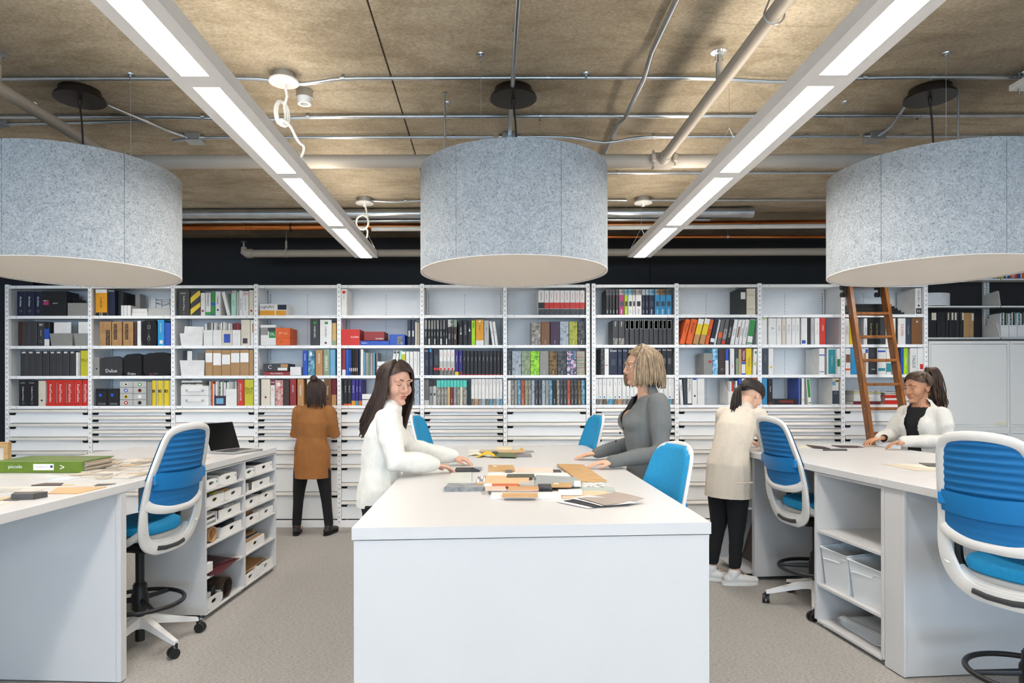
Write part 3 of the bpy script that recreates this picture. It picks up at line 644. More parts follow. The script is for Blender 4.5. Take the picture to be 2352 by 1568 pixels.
# ================================================================== what stands on the wall shelves
CW = {  # colour name -> (hex, word)
 'k': ('17171a', 'black'), 'nv': ('141d38', 'dark navy'), 'ch': ('37373a', 'charcoal'), 'br': ('3a2620', 'dark brown'), 'gy': ('8d8c88', 'grey'),
 'w': ('e4e3e0', 'white'), 'cr': ('d8d0bd', 'cream'), 'rd': ('c8281a', 'red'), 'dr': ('8e2426', 'dark red'), 'or': ('e0601a', 'orange'),
 'am': ('dd9a1c', 'amber'), 'yl': ('e2c414', 'yellow'), 'ol': ('c3bd2a', 'yellow-green'), 'bl': ('1f4fb0', 'blue'), 'cy': ('1c95cf', 'cyan'), 'lb': ('6fa8c8', 'pale blue'),
 'gn': ('1f8a3c', 'green'), 'lm': ('a5d41a', 'lime'), 'mt': ('a9d6c4', 'mint'), 'sg': ('8a9c84', 'sage'), 'tl': ('2f8f9a', 'teal'), 'tq': ('4cc4b4', 'turquoise'),
 'in': ('2b1d78', 'indigo'), 'mg': ('a8286c', 'magenta'), 'tn': ('b88a58', 'tan'), 'kf': ('ab8558', 'kraft'), 'bn': ('7a5230', 'brown'), 'sl': ('36414c', 'slate'),
 'lg': ('b9b9b6', 'light grey'), 'pw': ('4a62b8', 'periwinkle'), 'mr': ('6e1c2a', 'maroon'), 'pl': ('3a2440', 'plum'), 'tb': ('2f86b4', 'blue-teal'), 'gl': ('c7a86a', 'golden'), 'dg': ('5f5f5f', 'dark grey'),
 'st': (['4e4c48', '8f8c84', 'b9b6ac'], 'stone-patterned'), 'ds': (['15171b', '3a4048', '6d6a60'], 'dark stone-patterned'), 'ms': (['5a6a1a', 'b0b03a', '7d8630'], 'moss-patterned'),
 'lf': (['3a7a16', '8ed024', 'b4e044'], 'leaf-green patterned'), 'ag': (['3f8fb8', '1b1b20', 'c7a7c8', 'cfd8e0'], 'agate-patterned'), 'sp': (['c05a78', '6d8f7a', 'b8a890', '8a6a90'], 'striped pink'),
 'wt': (['1f6fae', '7fc0e0', 'e6f0f4'], 'water-blue patterned'), 'pc': (['2a2c2e', '77736a', 'b4aea2'], 'picture'), 'gm': (['5f7a58', '8a9a7c', 'a9a48e'], 'soft green'), 'gd': (['2a2018', '5c4520', '8a6c34', '1b2228'], 'dark gold-patterned'),
 'sk': (['7f8c98', 'aab6c0', '46505a'], 'sky-grey'), 'fl': (['b02a30', 'd8b0a8', '7a1c24'], 'red-patterned'), 'bg': (['20486a', '5a9ab4', 'a8c4c8'], 'blue-patterned'), 'rs': (['8a3020', 'c05a34', '502018'], 'rust-patterned'), 'bwp': (['111111', 'dddddd', '222222'], 'black-and-white'),
}
STRIPE = {'sp': (0.3, 0.3, 9)}
def CM(c):
    h = CW[c][0]
    if isinstance(h, list): return M_multi('spine_' + c, h, 26 if c != 'sp' else 7, 0.5, STRIPE.get(c, (1, 1, 1)), 6, 0.8, 0.32, 0.68)
    return M(h, 0.5, 0, 0.06, 12)
PAGE = M('e6e1d4', 0.8, var=0.12, scale=6, stretch=(60, 0.2, 0.2))
ITEMS = []          # bookkeeping for ordinals
def cover_mesh(w, h, d, hole=False):
    m = MB(); t = min(0.003, w * 0.2); e = min(0.004, w * 0.2)
    out = [(-w / 2, d), (-w / 2, e), (-w / 2 + e, 0.0008), (0, 0), (w / 2 - e, 0.0008), (w / 2, e), (w / 2, d)]
    inn = [(-w / 2 + t, d), (-w / 2 + t, e + t), (-w / 2 + e, t), (0, t), (w / 2 - e, t), (w / 2 - t, e + t), (w / 2 - t, d)]
    n = 7; vs = [(x, y, z) for z in (0, h) for L in (out, inn) for x, y in L]
    O0, I0, O1, I1 = 0, n, 2 * n, 3 * n; fs = []
    for i in range(n - 1):
        fs += [(O0 + i, O0 + i + 1, O1 + i + 1, O1 + i), (I0 + i + 1, I0 + i, I1 + i, I1 + i + 1), (O1 + i, O1 + i + 1, I1 + i + 1, I1 + i), (O0 + i + 1, O0 + i, I0 + i, I0 + i + 1)]
    fs += [(O0, O1, I1, I0), (O0 + n - 1, I0 + n - 1, I1 + n - 1, O1 + n - 1)]
    m.add(vs, fs); return m
def spine(kind, x0, x1, z0, h, col, bay, row, words=None, t=None, tc=INKW, tp=0.45, tl=0.6, tw=0.5, bands=(), ring=None, lean=0.0, depth=None, yoff=0.012, up=False, dot=None, th=None, Y0=None, place=None, group=None):
    w = max(0.004, (x1 - x0) - 0.0012)
    if lean:
        ang = math.atan2(lean, h); h = math.hypot(lean, h) * 0.985; w = max(0.006, w * math.cos(ang) * 0.92)
    else: ang = 0
    d = depth or (0.27 if kind == 'binder' else 0.225)
    Yo = (YF if Y0 is None else Y0) + yoff + random.uniform(0, 0.012)
    m = cover_mesh(w, h, d); ox = w / 2 if ang > 0 else (-w / 2 if ang < 0 else 0)
    m.v = [p - Vector((ox, 0, 0)) for p in m.v]
    me = m.mesh(kind, CM(col)); o = bpy.data.objects.new(kind, me); COL.objects.link(o)
    o.location = ((x1 if ang > 0 else x0 if ang < 0 else (x0 + x1) / 2), Yo, z0); o.rotation_euler = (0, ang, 0)
    if w > 0.012:
        q = MB(); tt = 0.0032; q.box(-w / 2 + tt - ox, w / 2 - tt - ox, 0.008, d - 0.006, 0.004, h - 0.006); q.build('pages', PAGE, o, local=True)
    for bnd in bands:
        f0, f1, c = bnd[:3]; xa, xb = (bnd[3], bnd[4]) if len(bnd) > 3 else (0, 1)
        q = MB(); q.box(-w / 2 + w * xa - ox + (0.0003 if xa == 0 else 0), -w / 2 + w * xb - ox - (0.0003 if xb == 1 else 0), -0.0009, 0.004, h * (1 - f1) + 0.0002, h * (1 - f0)); q.build('spine_band', CM(c), o, local=True)
    if ring is not None:
        q = MB(); Rr = min(0.011, w * 0.24); c = Vector((-ox, -0.0012, h * (1 - ring)))
        q.tube([c + Vector((Rr * math.cos(a), 0, Rr * math.sin(a))) for a in [2 * PI * k / 12 for k in range(12)]], 0.0016, 6, closed=True); q.build('finger_ring', GALV, o, local=True)
        q = MB(); q.prism([(c.x + Rr * 0.85 * math.cos(2 * PI * k / 12), c.z + Rr * 0.85 * math.sin(2 * PI * k / 12)) for k in range(12)], -0.001, 0.002, Matrix(((1, 0, 0, 0), (0, 0, 1, 0), (0, 1, 0, 0), (0, 0, 0, 1)))); q.build('finger_hole', HOLE, o, local=True)
    if dot:
        f, c = dot; q = MB(); Rr = min(0.012, w * 0.28); zc_ = h * (1 - f)
        q.prism([(-ox + Rr * math.cos(2 * PI * k / 14), zc_ + Rr * math.sin(2 * PI * k / 14)) for k in range(14)], -0.0016, 0.002, Matrix(((1, 0, 0, 0), (0, 0, 1, 0), (0, 1, 0, 0), (0, 0, 0, 1)))); q.build('spine_dot', CM(c), o, local=True)
    if t:
        Mx = basis((-ox, -0.0018, h * (1 - tp)), (0, 0, 1) if up else (0, 0, -1), (-1, 0, 0) if up else (1, 0, 0))
        lettering(t, Mx, h * tl, w * tw, tc, o)
    if th:   # short upright lettering across the spine: (text, centre fraction, colour)
        for (s, f, c) in (th if isinstance(th, list) else [th]):
            lettering(s, basis((-ox, -0.0018, h * (1 - f)), (1, 0, 0), (0, 0, 1)), w * 0.8, min(w * 0.5, 0.028), c, o)
    ITEMS.append(dict(o=o, x=(x0 + x1) / 2 + lean / 2, z=z0, bay=bay, row=row, words=words or f'{CW[col][1]} {kind}', cat='book' if kind == 'book' else kind, place=place, group=group))
    return o
def reg(o, x, z, bay, row, words, cat, place=None, group=None): ITEMS.append(dict(o=o, x=x, z=z, bay=bay, row=row, words=words, cat=cat, place=place, group=group)); return o
def front_quad(o, x0, x1, z0, z1, y, mat, nm='label'):
    q = MB(); q.box(x0, x1, y - 0.001, y + 0.003, z0, z1); return q.build(nm, mat, o, local=True)
def carton(kind, x0, x1, z0, h, col, bay, row, words, depth=0.25, parts=(), text=(), lid=None, yoff=0.012, Y0=None, mat=None, place=None, group=None, rot=0):
    # bevelled carton with optional lid, coloured panels and lettering; fractions measured from the top left of its front
    Yo = (YF if Y0 is None else Y0) + yoff; w = x1 - x0 - 0.001; m = MB()
    zb = h if not lid else h - lid
    m.bbox(-w / 2, w / 2, 0, depth, 0, zb, 0.002)
    o = bpy.data.objects.new(kind, m.mesh(kind, mat or CM(col))); COL.objects.link(o); o.location = ((x0 + x1) / 2, Yo, z0); o.rotation_euler = (0, 0, rot)
    if lid: q = MB(); q.bbox(-w / 2 - 0.0015, w / 2 + 0.0015, -0.0015, depth + 0.0015, zb, h, 0.002); q.build('lid', mat or CM(col), o, local=True)
    for (fx0, fx1, fy0, fy1, c) in parts: front_quad(o, -w / 2 + fx0 * w, -w / 2 + fx1 * w, h * (1 - fy1), h * (1 - fy0), 0, CM(c) if isinstance(c, str) else c, 'panel')
    for (s, fx, fy, ln, ht, c, vert) in text:
        Mx = basis((-w / 2 + fx * w, -0.0022, h * (1 - fy)), (1, 0, 0), (0, 0, 1)) if not vert else basis((-w / 2 + fx * w, -0.0022, h * (1 - fy)), (0, 0, -1), (1, 0, 0)) if vert == 1 else basis((-w / 2 + fx * w, -0.0022, h * (1 - fy)), (-1, 0, 0), (0, 0, -1))
        lettering(s, Mx, ln, ht, c, o)
    return reg(o, (x0 + x1) / 2, z0, bay, row, words, 'box', place, group)
def bin_(x0, x1, z0, h, bay, row, words, col='w', depth=0.26, taper=0.012, sheets=(), Y0=None, hole=False, name='storage_bin', yoff=0.012, place=None, group=None, label=None):
    Yo = (YF if Y0 is None else Y0) + yoff; w = x1 - x0 - 0.002
    t = thing(name, None, None, ((x0 + x1) / 2, Yo, z0)); m = MB(); k = 0.004
    def ring(x, y0, y1, z): return [(-x, y0, z), (x, y0, z), (x, y1, z), (-x, y1, z)]
    vs = ring(w / 2 - taper, taper, depth - taper, 0) + ring(w / 2, 0, depth, h) + ring(w / 2 - k, k, depth - k, h) + ring(w / 2 - taper - k, taper + k, depth - taper - k, k)
    fs = [(3, 2, 1, 0)]
    for a in (0, 4, 8):
        for i in range(4): j = (i + 1) % 4; fs.append((a + i, a + j, a + 4 + j, a + 4 + i))
    fs.append((12, 13, 14, 15)); m.add(vs, fs); m.build('bin_body', CM(col), t, local=True)
    if label:
        q = MB(); q.box(-w * 0.25, w * 0.2, -0.001 + taper * 0.4, 0.004 + taper * 0.5, h * 0.1, h * 0.55); q.build('label', CM(label), t, local=True)
    reg(t, (x0 + x1) / 2, z0, bay, row, words, 'bin', place, group)
    for (fx0, fx1, top, c, lean) in sheets:      # brochures and folders standing inside, things of their own
        a, b = -w / 2 + taper + 0.006 + fx0 * (w - 2 * taper - 0.012), -w / 2 + taper + 0.006 + fx1 * (w - 2 * taper - 0.012)
        n = max(1, int((b - a) / 0.05)) if c in ('pcs', 'mags') else 1
        for i in range(n if n > 1 else 1):
            q = MB(); yy = taper + 0.02 + 0.03 * i
            q.bbox((a + b) / 2 - (b - a) / 2, (a + b) / 2 + (b - a) / 2, 0, 0.012, 0, top - 0.008, 0.001, Matrix.Translation((0, yy, 0.008)) @ Matrix.Rotation(-abs(lean) - 0.03, 4, 'X') @ Matrix.Rotation(lean * 0.3, 4, 'Y'))
            o = bpy.data.objects.new('brochure', q.mesh('brochure', CM(c))); COL.objects.link(o); o.location = t.location
            reg(o, t.location.x + (a + b) / 2, z0 + h, bay, row, f'{CW[c][1]} brochure standing in a bin', 'brochure', place, group)
    return t
def magfile(x0, x1, z0, h, bay, row, words, col='w', depth=0.26, mags=('w', 'pc', 'w', 'lg'), hf=0.62, ring=True, Y0=None, magh=None, place=None, group=None, label=None, yoff=0.012):
    Yo = (YF if Y0 is None else Y0) + yoff; w = x1 - x0 - 0.002; k = 0.003; lo = h * hf
    t = thing('magazine_file', None, None, ((x0 + x1) / 2, Yo, z0))
    m = MB(); m.box(-w / 2, w / 2, 0, k, 0, lo); m.box(-w / 2, w / 2, depth - k, depth, 0, h); m.box(-w / 2, w / 2, k, depth - k, 0, k)
    side = [(k, 0), (depth - k, 0), (depth - k, h), (depth * 0.55, h), (k, lo)]
    for xx in (-w / 2, w / 2 - k):
        n = 5; m.add([(xx, y, z) for y, z in side] + [(xx + k, y, z) for y, z in side], [list(range(n)), list(range(2 * n - 1, n - 1, -1))] + [(i, n + i, n + (i + 1) % n, (i + 1) % n) for i in range(n)])
    m.build('file_body', CM(col), t, local=True)
    if ring:
        q = MB(); c = Vector((0, -0.001, lo * 0.45)); q.tube([c + Vector((0.009 * math.cos(a), 0, 0.009 * math.sin(a))) for a in [2 * PI * j / 12 for j in range(12)]], 0.0016, 6, closed=True); q.build('finger_ring', GALV, t, local=True)
    if label: q = MB(); q.box(-w * 0.32, w * 0.32, -0.0015, 0.002, lo * 0.18, lo * 0.75); q.build('label', CM(label), t, local=True)
    reg(t, (x0 + x1) / 2, z0, bay, row, words, 'magazine file', place, group)
    n = len(mags); ww = (w - 2 * k - 0.004)
    for i, c in enumerate(mags):
        xa = -w / 2 + k + 0.002 + ww * i / n; hh = (magh or h * 1.02) * random.uniform(0.93, 1.0)
        q = MB(); q.bbox(xa + 0.0006, xa + ww / n - 0.0006, 0.012 + 0.01 * random.random(), depth - 0.02, k + 0.001, hh, 0.001)
        o = bpy.data.objects.new('magazine', q.mesh('magazine', CM(c))); COL.objects.link(o); o.location = t.location
        reg(o, t.location.x + xa + ww / n / 2, z0 + 0.02, bay, row, f'{CW[c][1]} magazine standing in a file', 'magazine', place, group)
    return t
def flat(kind, x0, x1, z0, h, col, bay, row, words, depth=0.22, rot=0.0, t=None, tc=INKW, yoff=0.02, Y0=None, tx=0.5, place=None, group=None, flip=False, ln=0.45):
    # a volume lying flat, its spine to the room
    Yo = (YF if Y0 is None else Y0) + yoff; w = x1 - x0
    m = MB(); k = min(0.0025, h * 0.2); e = min(0.004, h * 0.25)
    prof = [(depth, 0), (e, 0), (0.0006, e), (0, h / 2), (0.0006, h - e), (e, h), (depth, h), (depth, h - k), (e + k, h - k), (k, h / 2), (e + k, k), (depth, k)]
    n = len(prof); m.add([(-w / 2, y, z) for y, z in prof] + [(w / 2, y, z) for y, z in prof], [(i, (i + 1) % n, n + (i + 1) % n, n + i) for i in range(n)] + [(0, 11, 10, 1), (1, 10, 9, 3), (3, 9, 8, 5), (5, 8, 7, 6), (n + 1, n + 10, n + 11, n), (n + 3, n + 9, n + 10, n + 1), (n + 5, n + 8, n + 9, n + 3), (n + 6, n + 7, n + 8, n + 5)])
    o = bpy.data.objects.new(kind, m.mesh(kind, CM(col))); COL.objects.link(o); o.location = ((x0 + x1) / 2, Yo, z0); o.rotation_euler = (0, 0, rot)
    q = MB(); q.box(-w / 2 + 0.002, w / 2 - 0.002, 0.008, depth - 0.003, k + 0.0003, h - k - 0.0003); q.build('pages', PAGE, o, local=True)
    if t: lettering(t, basis((-w / 2 + tx * w, -0.0016, h / 2), (-1 if flip else 1, 0, 0), (0, 0, -1 if flip else 1)), w * ln, h * 0.55, tc, o)
    return reg(o, (x0 + x1) / 2, z0, bay, row, words, 'book', place, group)

class P:      # one zoomed strip of the shelves: offsets, scale, shelf lines
    def __init__(s, ox, oy, k, bases): s.ox, s.k, s.b = ox, k, bases
    def x(s, zx): return xp(s.ox + zx / s.k)
    def h(s, row, yt): return (s.b[row] - yt) / s.k / SC
    def f(s, row, yt, y): return (y - yt) / (s.b[row] - yt)
ROWZ = [LIPS[1] + 0.0005, LIPS[2] + 0.0005, LIPS[3] + 0.0005, LIPS[4] + 0.0005]
p1 = P(0, 640, 5.2275, [447, 805, 1165, 1523]); p2 = P(390, 640, 5.2275, [440, 800, 1160, 1520]); p3 = P(770, 640, 5.2275, [434, 794, 1154, 1516])
p4 = P(1150, 640, 5.2275, [428, 790, 1150, 1510]); p5 = P(1540, 640, 5.2275, [425, 787, 1146, 1507]); p6 = P(1930, 630, 5.06, [460, 808, 1160, 1508])
HM = 0.288           # nothing may touch the shelf above
def B(p, bay, row, x0, x1, yt, col, kind='binder', **kw):
    if 'bands' in kw: kw['bands'] = [(p.f(row, yt, b[0]), p.f(row, yt, b[1]), *b[2:]) for b in kw['bands']]
    for q in ('ring', 'tp'):
        if q in kw and kw[q] is not None and kw[q] > 1: kw[q] = p.f(row, yt, kw[q])
    if 'dot' in kw: kw['dot'] = (p.f(row, yt, kw['dot'][0]), kw['dot'][1])
    if 'th' in kw: kw['th'] = [(s, p.f(row, yt, f), c) for s, f, c in kw['th']]
    if kw.get('lean'): kw['lean'] = kw['lean'] / p.k / SC
    a, b_ = BAYS[bay]
    xa, xb = max(p.x(x0), a + 0.002), min(p.x(x1), b_ - 0.002)
    return spine(kind, xa, xb, ROWZ[row], min(HM, p.h(row, yt)), col, bay, row, **kw)
def C(p, bay, row, x0, x1, yt, yb, col, words, **kw):
    a, b_ = BAYS[bay]
    return carton('sample_box', max(p.x(x0), a + 0.002), min(p.x(x1), b_ - 0.002), ROWZ[row] + max(0, p.h(row, yb)), p.h(row, yt) - max(0, p.h(row, yb)), col, bay, row, words, **kw)
def F(p, bay, row, x0, x1, yt, yb, col, words, **kw):
    a, b_ = BAYS[bay]
    return flat('book', max(p.x(x0), a + 0.002), min(p.x(x1), b_ - 0.002), ROWZ[row] + max(0, p.h(row, yb)), p.h(row, yt) - max(0, p.h(row, yb)) - 0.0004, col, bay, row, words, **kw)
RED, GRN, ORG, YEL = M('d02a20', 0.6), M('2a9a40', 0.6), M('e08a20', 0.6), M('d8c060', 0.6)
NAVI, TAN = M('22306a', 0.6), M('b89a60', 0.6)
# ---------------------------------------------------------------- bay 1
for x0, x1 in ((190, 290), (292, 400), (402, 490)): B(p1, 0, 0, x0, x1, 152, 'nv', t='Architex', tp=275, tl=0.42, tw=0.36, ring=388, words='navy binder with white lettering')
C(p1, 0, 0, 495, 790, 150, 447, 'k', 'black sample box with colour swatches', depth=0.22, parts=[(0.05, 0.2, 0.08, 0.25, 'tl'), (0.2, 0.28, 0.08, 0.25, 'gn'), (0.07, 0.18, 0.28, 0.4, 'w'), (0.2, 0.28, 0.28, 0.4, 'am'), (0.06, 0.28, 0.43, 0.56, 'mg')], text=[('antron', 0.55, 0.49, 0.05, 0.02, INKW, 0)], lid=0.1)
B(p1, 0, 0, 792, 800, 215, 'k', kind='book', lean=-0, yoff=0.12)
C(p1, 0, 0, 803, 1046, 292, 447, 'gy', 'grey lidded sample box', depth=0.24, text=[('momentum', 0.2, 0.5, 0.05, 0.012, M('b9b9b6'), 0)])
for x0, x1, c in ((200, 274, 'br'), (276, 349, 'ch'), (351, 433, 'ch')): B(p1, 0, 1, x0, x1, 510, c)
B(p1, 0, 1, 436, 522, 510, 'ch', ring=752, th=[('W', 552, INKW)], t='wolf gordon', tp=650, tl=0.25, tw=0.2)
B(p1, 0, 1, 525, 583, 515, 'k', bands=[(600, 725, 'bl'), (725, 803, 'w')])
bin_(p1.x(585), p1.x(866), ROWZ[1], p1.h(1, 655), 0, 1, 'low grey brochure box', 'gy', sheets=[(0.02, 0.88, p1.h(1, 517), 'w', 0.0)])
bin_(p1.x(872), BAYS[0][1] - 0.003, ROWZ[1], p1.h(1, 655), 0, 1, 'low grey brochure box beside upright', 'gy', sheets=[(0.1, 0.95, p1.h(1, 513), 'w', 0.0)])
e = [230, 317, 404, 491, 575, 655, 738, 820, 890]
for i in range(8): B(p1, 0, 2, e[i], e[i + 1] - 2, 865, 'ch', bands=[(875, 893, 'w', 0.25, 0.75)], words='charcoal binder with small white label')
B(p1, 0, 2, 893, 920, 882, 'w', kind='book'); B(p1, 0, 2, 921, 946, 880, 'lg', kind='book'); B(p1, 0, 2, 955, 1050, 862, 'ol', th=[('No.1', 970, INKB), ('UPHOLSTERY', 994, INKB)])
for x0, x1 in ((205, 314), (316, 437)): B(p1, 0, 3, x0, x1, 1212, 'k', t='Guilford of Maine', tp=1375, tl=0.55, tw=0.2, bands=[(1240, 1252, 'gy', 0.2, 0.7)], ring=1490, words='black binder with thin white lettering')
B(p1, 0, 3, 440, 531, 1220, 'cr', ring=1457)
for x0, x1 in ((536, 658), (661, 773), (776, 883), (886, 973), (976, 1050)): B(p1, 0, 3, x0, x1, 1212, 'rd', t='KnollTextiles', tp=1370, tl=0.68, tw=0.4, bands=[(1245, 1490, 'gy', 0.06, 0.14)], words='red binder with white lettering')
# ---------------------------------------------------------------- bay 2
B(p1, 1, 0, 1140, 1276, 130, 'am', bands=[(130, 172, 'w'), (408, 447, 'k')], t='SunBrella', tp=290, tl=0.4, tw=0.3, tc=INKB, th=[('12', 428, INKW)], words='amber binder with white top, marked 12')
B(p1, 1, 0, 1282, 1368, 130, 'nv', th=[('NEON', 148, INKW)], words='navy binder with white heading')
B(p1, 1, 0, 1372, 1440, 150, 'k', yoff=0.06); B(p1, 1, 0, 1500, 1560, 152, 'gy', kind='book', lean=-0, yoff=0.2, depth=0.12, words='grey book set back')
for x0, x1 in ((1446, 1477), (1480, 1519), (1522, 1565)): C(p1, 1, 0, x0, x1, 322, 447, 'w', 'small narrow white box', depth=0.16)
C(p1, 1, 0, 1578, 1766, 404, 447, 'w', 'flat white box, lower', depth=0.2); C(p1, 1, 0, 1582, 1762, 362, 403, 'w', 'flat white box, upper', depth=0.19)
C(p1, 1, 0, 1772, 2040, 352, 447, 'lg', 'wide pale grey box under wire rack', depth=0.24, lid=0.012)
wr = thing('wire_rack', None, None, (p1.x(1930), YF + 0.1, ROWZ[0] + p1.h(0, 352) + 0.001))
m = MB(); hx = 0.075
for (x, y) in ((-hx, -0.05), (hx, -0.05), (-hx, 0.08), (hx, 0.08)): m.cyl((x, y, 0), (x, y, 0.105), 0.0025, n=6)
for z in (0.055, 0.09):
    m.tube([(-hx, -0.05, z), (hx, -0.05, z), (hx, 0.08, z), (-hx, 0.08, z)], 0.0022, 6, closed=True)
m.build('wire_frame', BLACK, wr, local=True)
m = MB(); m.tube([(-hx + 0.15 * k / 10, -0.05, 0.06 - 0.035 * math.sin(PI * k / 10)) for k in range(11)], 0.0022, 6); m.build('wire_curve', BLACK, wr, local=True)
reg(wr, p1.x(1930), ROWZ[0] + 0.1, 1, 0, 'black wire rack on pale grey box', 'rack')
KRAFT = M_multi('cardboard', ['9a7448', 'ab8558', 'b89264'], 9, 0.8)
for j, (x0, x1) in enumerate(((1190, 1327), (1335, 1457), (1470, 1592))):
    C(p1, 1, 1, x0, x1, 515, 805, 'kf', 'brown cardboard box with black lettering', mat=KRAFT, depth=0.26, parts=[(0.2 if j else 0.55, 0.52 if j else 0.9, 0.08 if j else 0.34, 0.75 if j else 0.98, 'k')], text=[('EDELMAN', 0.36 if j else 0.72, 0.41 if j else 0.66, 0.17, 0.028, M('a57f52'), 1), ('Leather', 0.72 if j else 0.3, 0.8 if j else 0.15, 0.06, 0.014, M('8a3020'), 1)])
B(p1, 1, 1, 1595, 1638, 520, 'br'); B(p1, 1, 1, 1640, 1684, 507, 'w', kind='book')
def soft_bag(x0, x1, z0, h, bay, row, words, col, depth=0.22, texts=(), strap=None, side=None):
    w = x1 - x0; t = thing('carry_bag', None, None, ((x0 + x1) / 2, YF + 0.015, z0))
    def pt(u, v):
        x = (u - 0.5) * w; a = abs(2 * u - 1) ** 5
        return None
    m = MB(); secs = []
    pts = []
    for k in range(9):
        f = k / 8; y = depth * f; bulge = 0.012 * math.sin(PI * f)
        pts.append((y, bulge))
    prof = []
    nseg = 24
    for (y, bl) in pts:
        ring = []
        for k in range(nseg):
            a = 2 * PI * k / nseg; ca, sa = math.cos(a), math.sin(a); ex = 0.35
            X = (w / 2 - 0.006 + bl * 0.4) * math.copysign(abs(ca) ** ex, ca); Z = h / 2 + (h / 2) * math.copysign(abs(sa) ** ex, sa) * (1 - 0.02)
            ring.append((X, y, max(0.0, Z + (0.006 * math.sin(5 * a + y * 30)) * (sa > 0))))
        prof.append(ring)
    vs = [v for r in prof for v in r]; fs = [list(range(nseg))]
    for i in range(len(prof) - 1):
        for k in range(nseg): fs.append((i * nseg + k, (i + 1) * nseg + k, (i + 1) * nseg + (k + 1) % nseg, i * nseg + (k + 1) % nseg))
    fs.append([(len(prof) - 1) * nseg + k for k in range(nseg)][::-1])
    m.add(vs, fs, True); m.build('bag_body', M(CW[col][0], 0.85, 0, 0.1, 40, 0.3, 400), t, local=True)
    q = MB(); q.tube([(-w * 0.3, depth / 2, h - 0.004), (-w * 0.25, depth / 2, h + 0.008), (w * 0.1, depth / 2, h + 0.01), (w * 0.2, depth / 2, h - 0.004)], 0.008, 8, flat=((0, 1, 0), 0.4)); q.build('handle', BLACK, t, local=True)
    if strap is not None:
        q = MB(); q.box(strap - 0.014, strap + 0.014, -0.004, 0.004, h * strap_lo if False else h * 0.02, h * 0.98); q.build('strap', BLACK, t, local=True)
        q = MB(); q.tube([(strap - 0.014, -0.006, h * 0.68), (strap + 0.014, -0.006, h * 0.68), (strap + 0.014, -0.006, h * 0.8), (strap - 0.014, -0.006, h * 0.8)], 0.003, 6, closed=True)
        q.tube([(strap + 0.014 * math.cos(a), -0.007, h * 0.28 + 0.022 * math.sin(a)) for a in [2 * PI * k / 10 for k in range(10)]], 0.0028, 6, closed=True); q.cyl((strap, -0.007, h * 0.33), (strap, -0.007, h * 0.45), 0.004, n=6); q.build('buckle', GALV, t, local=True)
    for (s, fx, fz, ln, ht, c) in texts: lettering(s, basis((fx * w, -0.002, fz * h), (1, 0, 0), (0, 0, 1)), ln, ht, c, t)
    reg(t, (x0 + x1) / 2, z0, bay, row, words, 'bag')
soft_bag(p1.x(1688), p1.x(1880), ROWZ[1], p1.h(1, 500), 1, 1, 'black bag with buckled strap', 'k', strap=0.0)
B(p1, 1, 1, 1886, 1964, 495, 'cy', t='Innovations', tp=590, tl=0.35, tw=0.25, bands=[(740, 782, 'w', 0.3, 0.8)]); B(p1, 1, 1, 1967, 2040, 530, 'bl', words='bright blue binder')
B(p1, 1, 2, 1112, 1180, 945, 'gy', ring=1080)
soft_bag(p1.x(1192), p1.x(1468), ROWZ[2], p1.h(2, 940), 1, 2, 'dark grey carry bag with white lettering', 'ch', texts=[('Dulux', 0.0, 0.27, 0.125, 0.04, INKW)])
soft_bag(p1.x(1472), p1.x(1700), ROWZ[2], p1.h(2, 905), 1, 2, 'black carry bag with small white lettering', 'k', texts=[('Dulux', -0.05, 0.1, 0.085, 0.026, INKW)])
soft_bag(p1.x(1704), BAYS[1][1] - 0.003, ROWZ[2], p1.h(2, 892), 1, 2, 'black carry bag with red lettering', 'k', texts=[('SICO', -0.22, 0.09, 0.05, 0.012, RED), ('EXPERT', -0.05, 0.09, 0.05, 0.012, M('888888'))])
for x0, x1 in ((1140, 1276), (1281, 1420)):
    o = C(p1, 1, 3, x0, x1, 1315, 1523, 'k', 'black colour-fan box with blue dot', depth=0.2, lid=0.02, text=[('COLOR', 0.55, 0.88, 0.08, 0.022, M('bbbbbb'), 0)])
    q = MB(); w = p1.x(x1) - p1.x(x0); q.prism([(0.016 * math.cos(2 * PI * k / 14) - 0.01, 0.115 + 0.016 * math.sin(2 * PI * k / 14)) for k in range(14)], -0.002, 0.002, Matrix(((1, 0, 0, 0), (0, 0, 1, 0), (0, 1, 0, 0), (0, 0, 0, 1)))); q.build('dot', M('2a4fd0'), o, local=True)
dx0, dx1, dz, dh = p1.x(1428), p1.x(1750), ROWZ[3], p1.h(3, 1228)
t = thing('drawer_box', None, None, ((dx0 + dx1) / 2, YF + 0.012, dz)); w = dx1 - dx0
m = MB(); m.bbox(-w / 2, w / 2, 0.004, 0.24, 0, dh, 0.002); m.build('case', CM('gy'), t, local=True)
RC = ['c83a2a', '2a2a2a', 'c8b02a', 'e8e8e8', '4a6ab0', '7a3a20', 'd8d8c8', '5a9a5a']
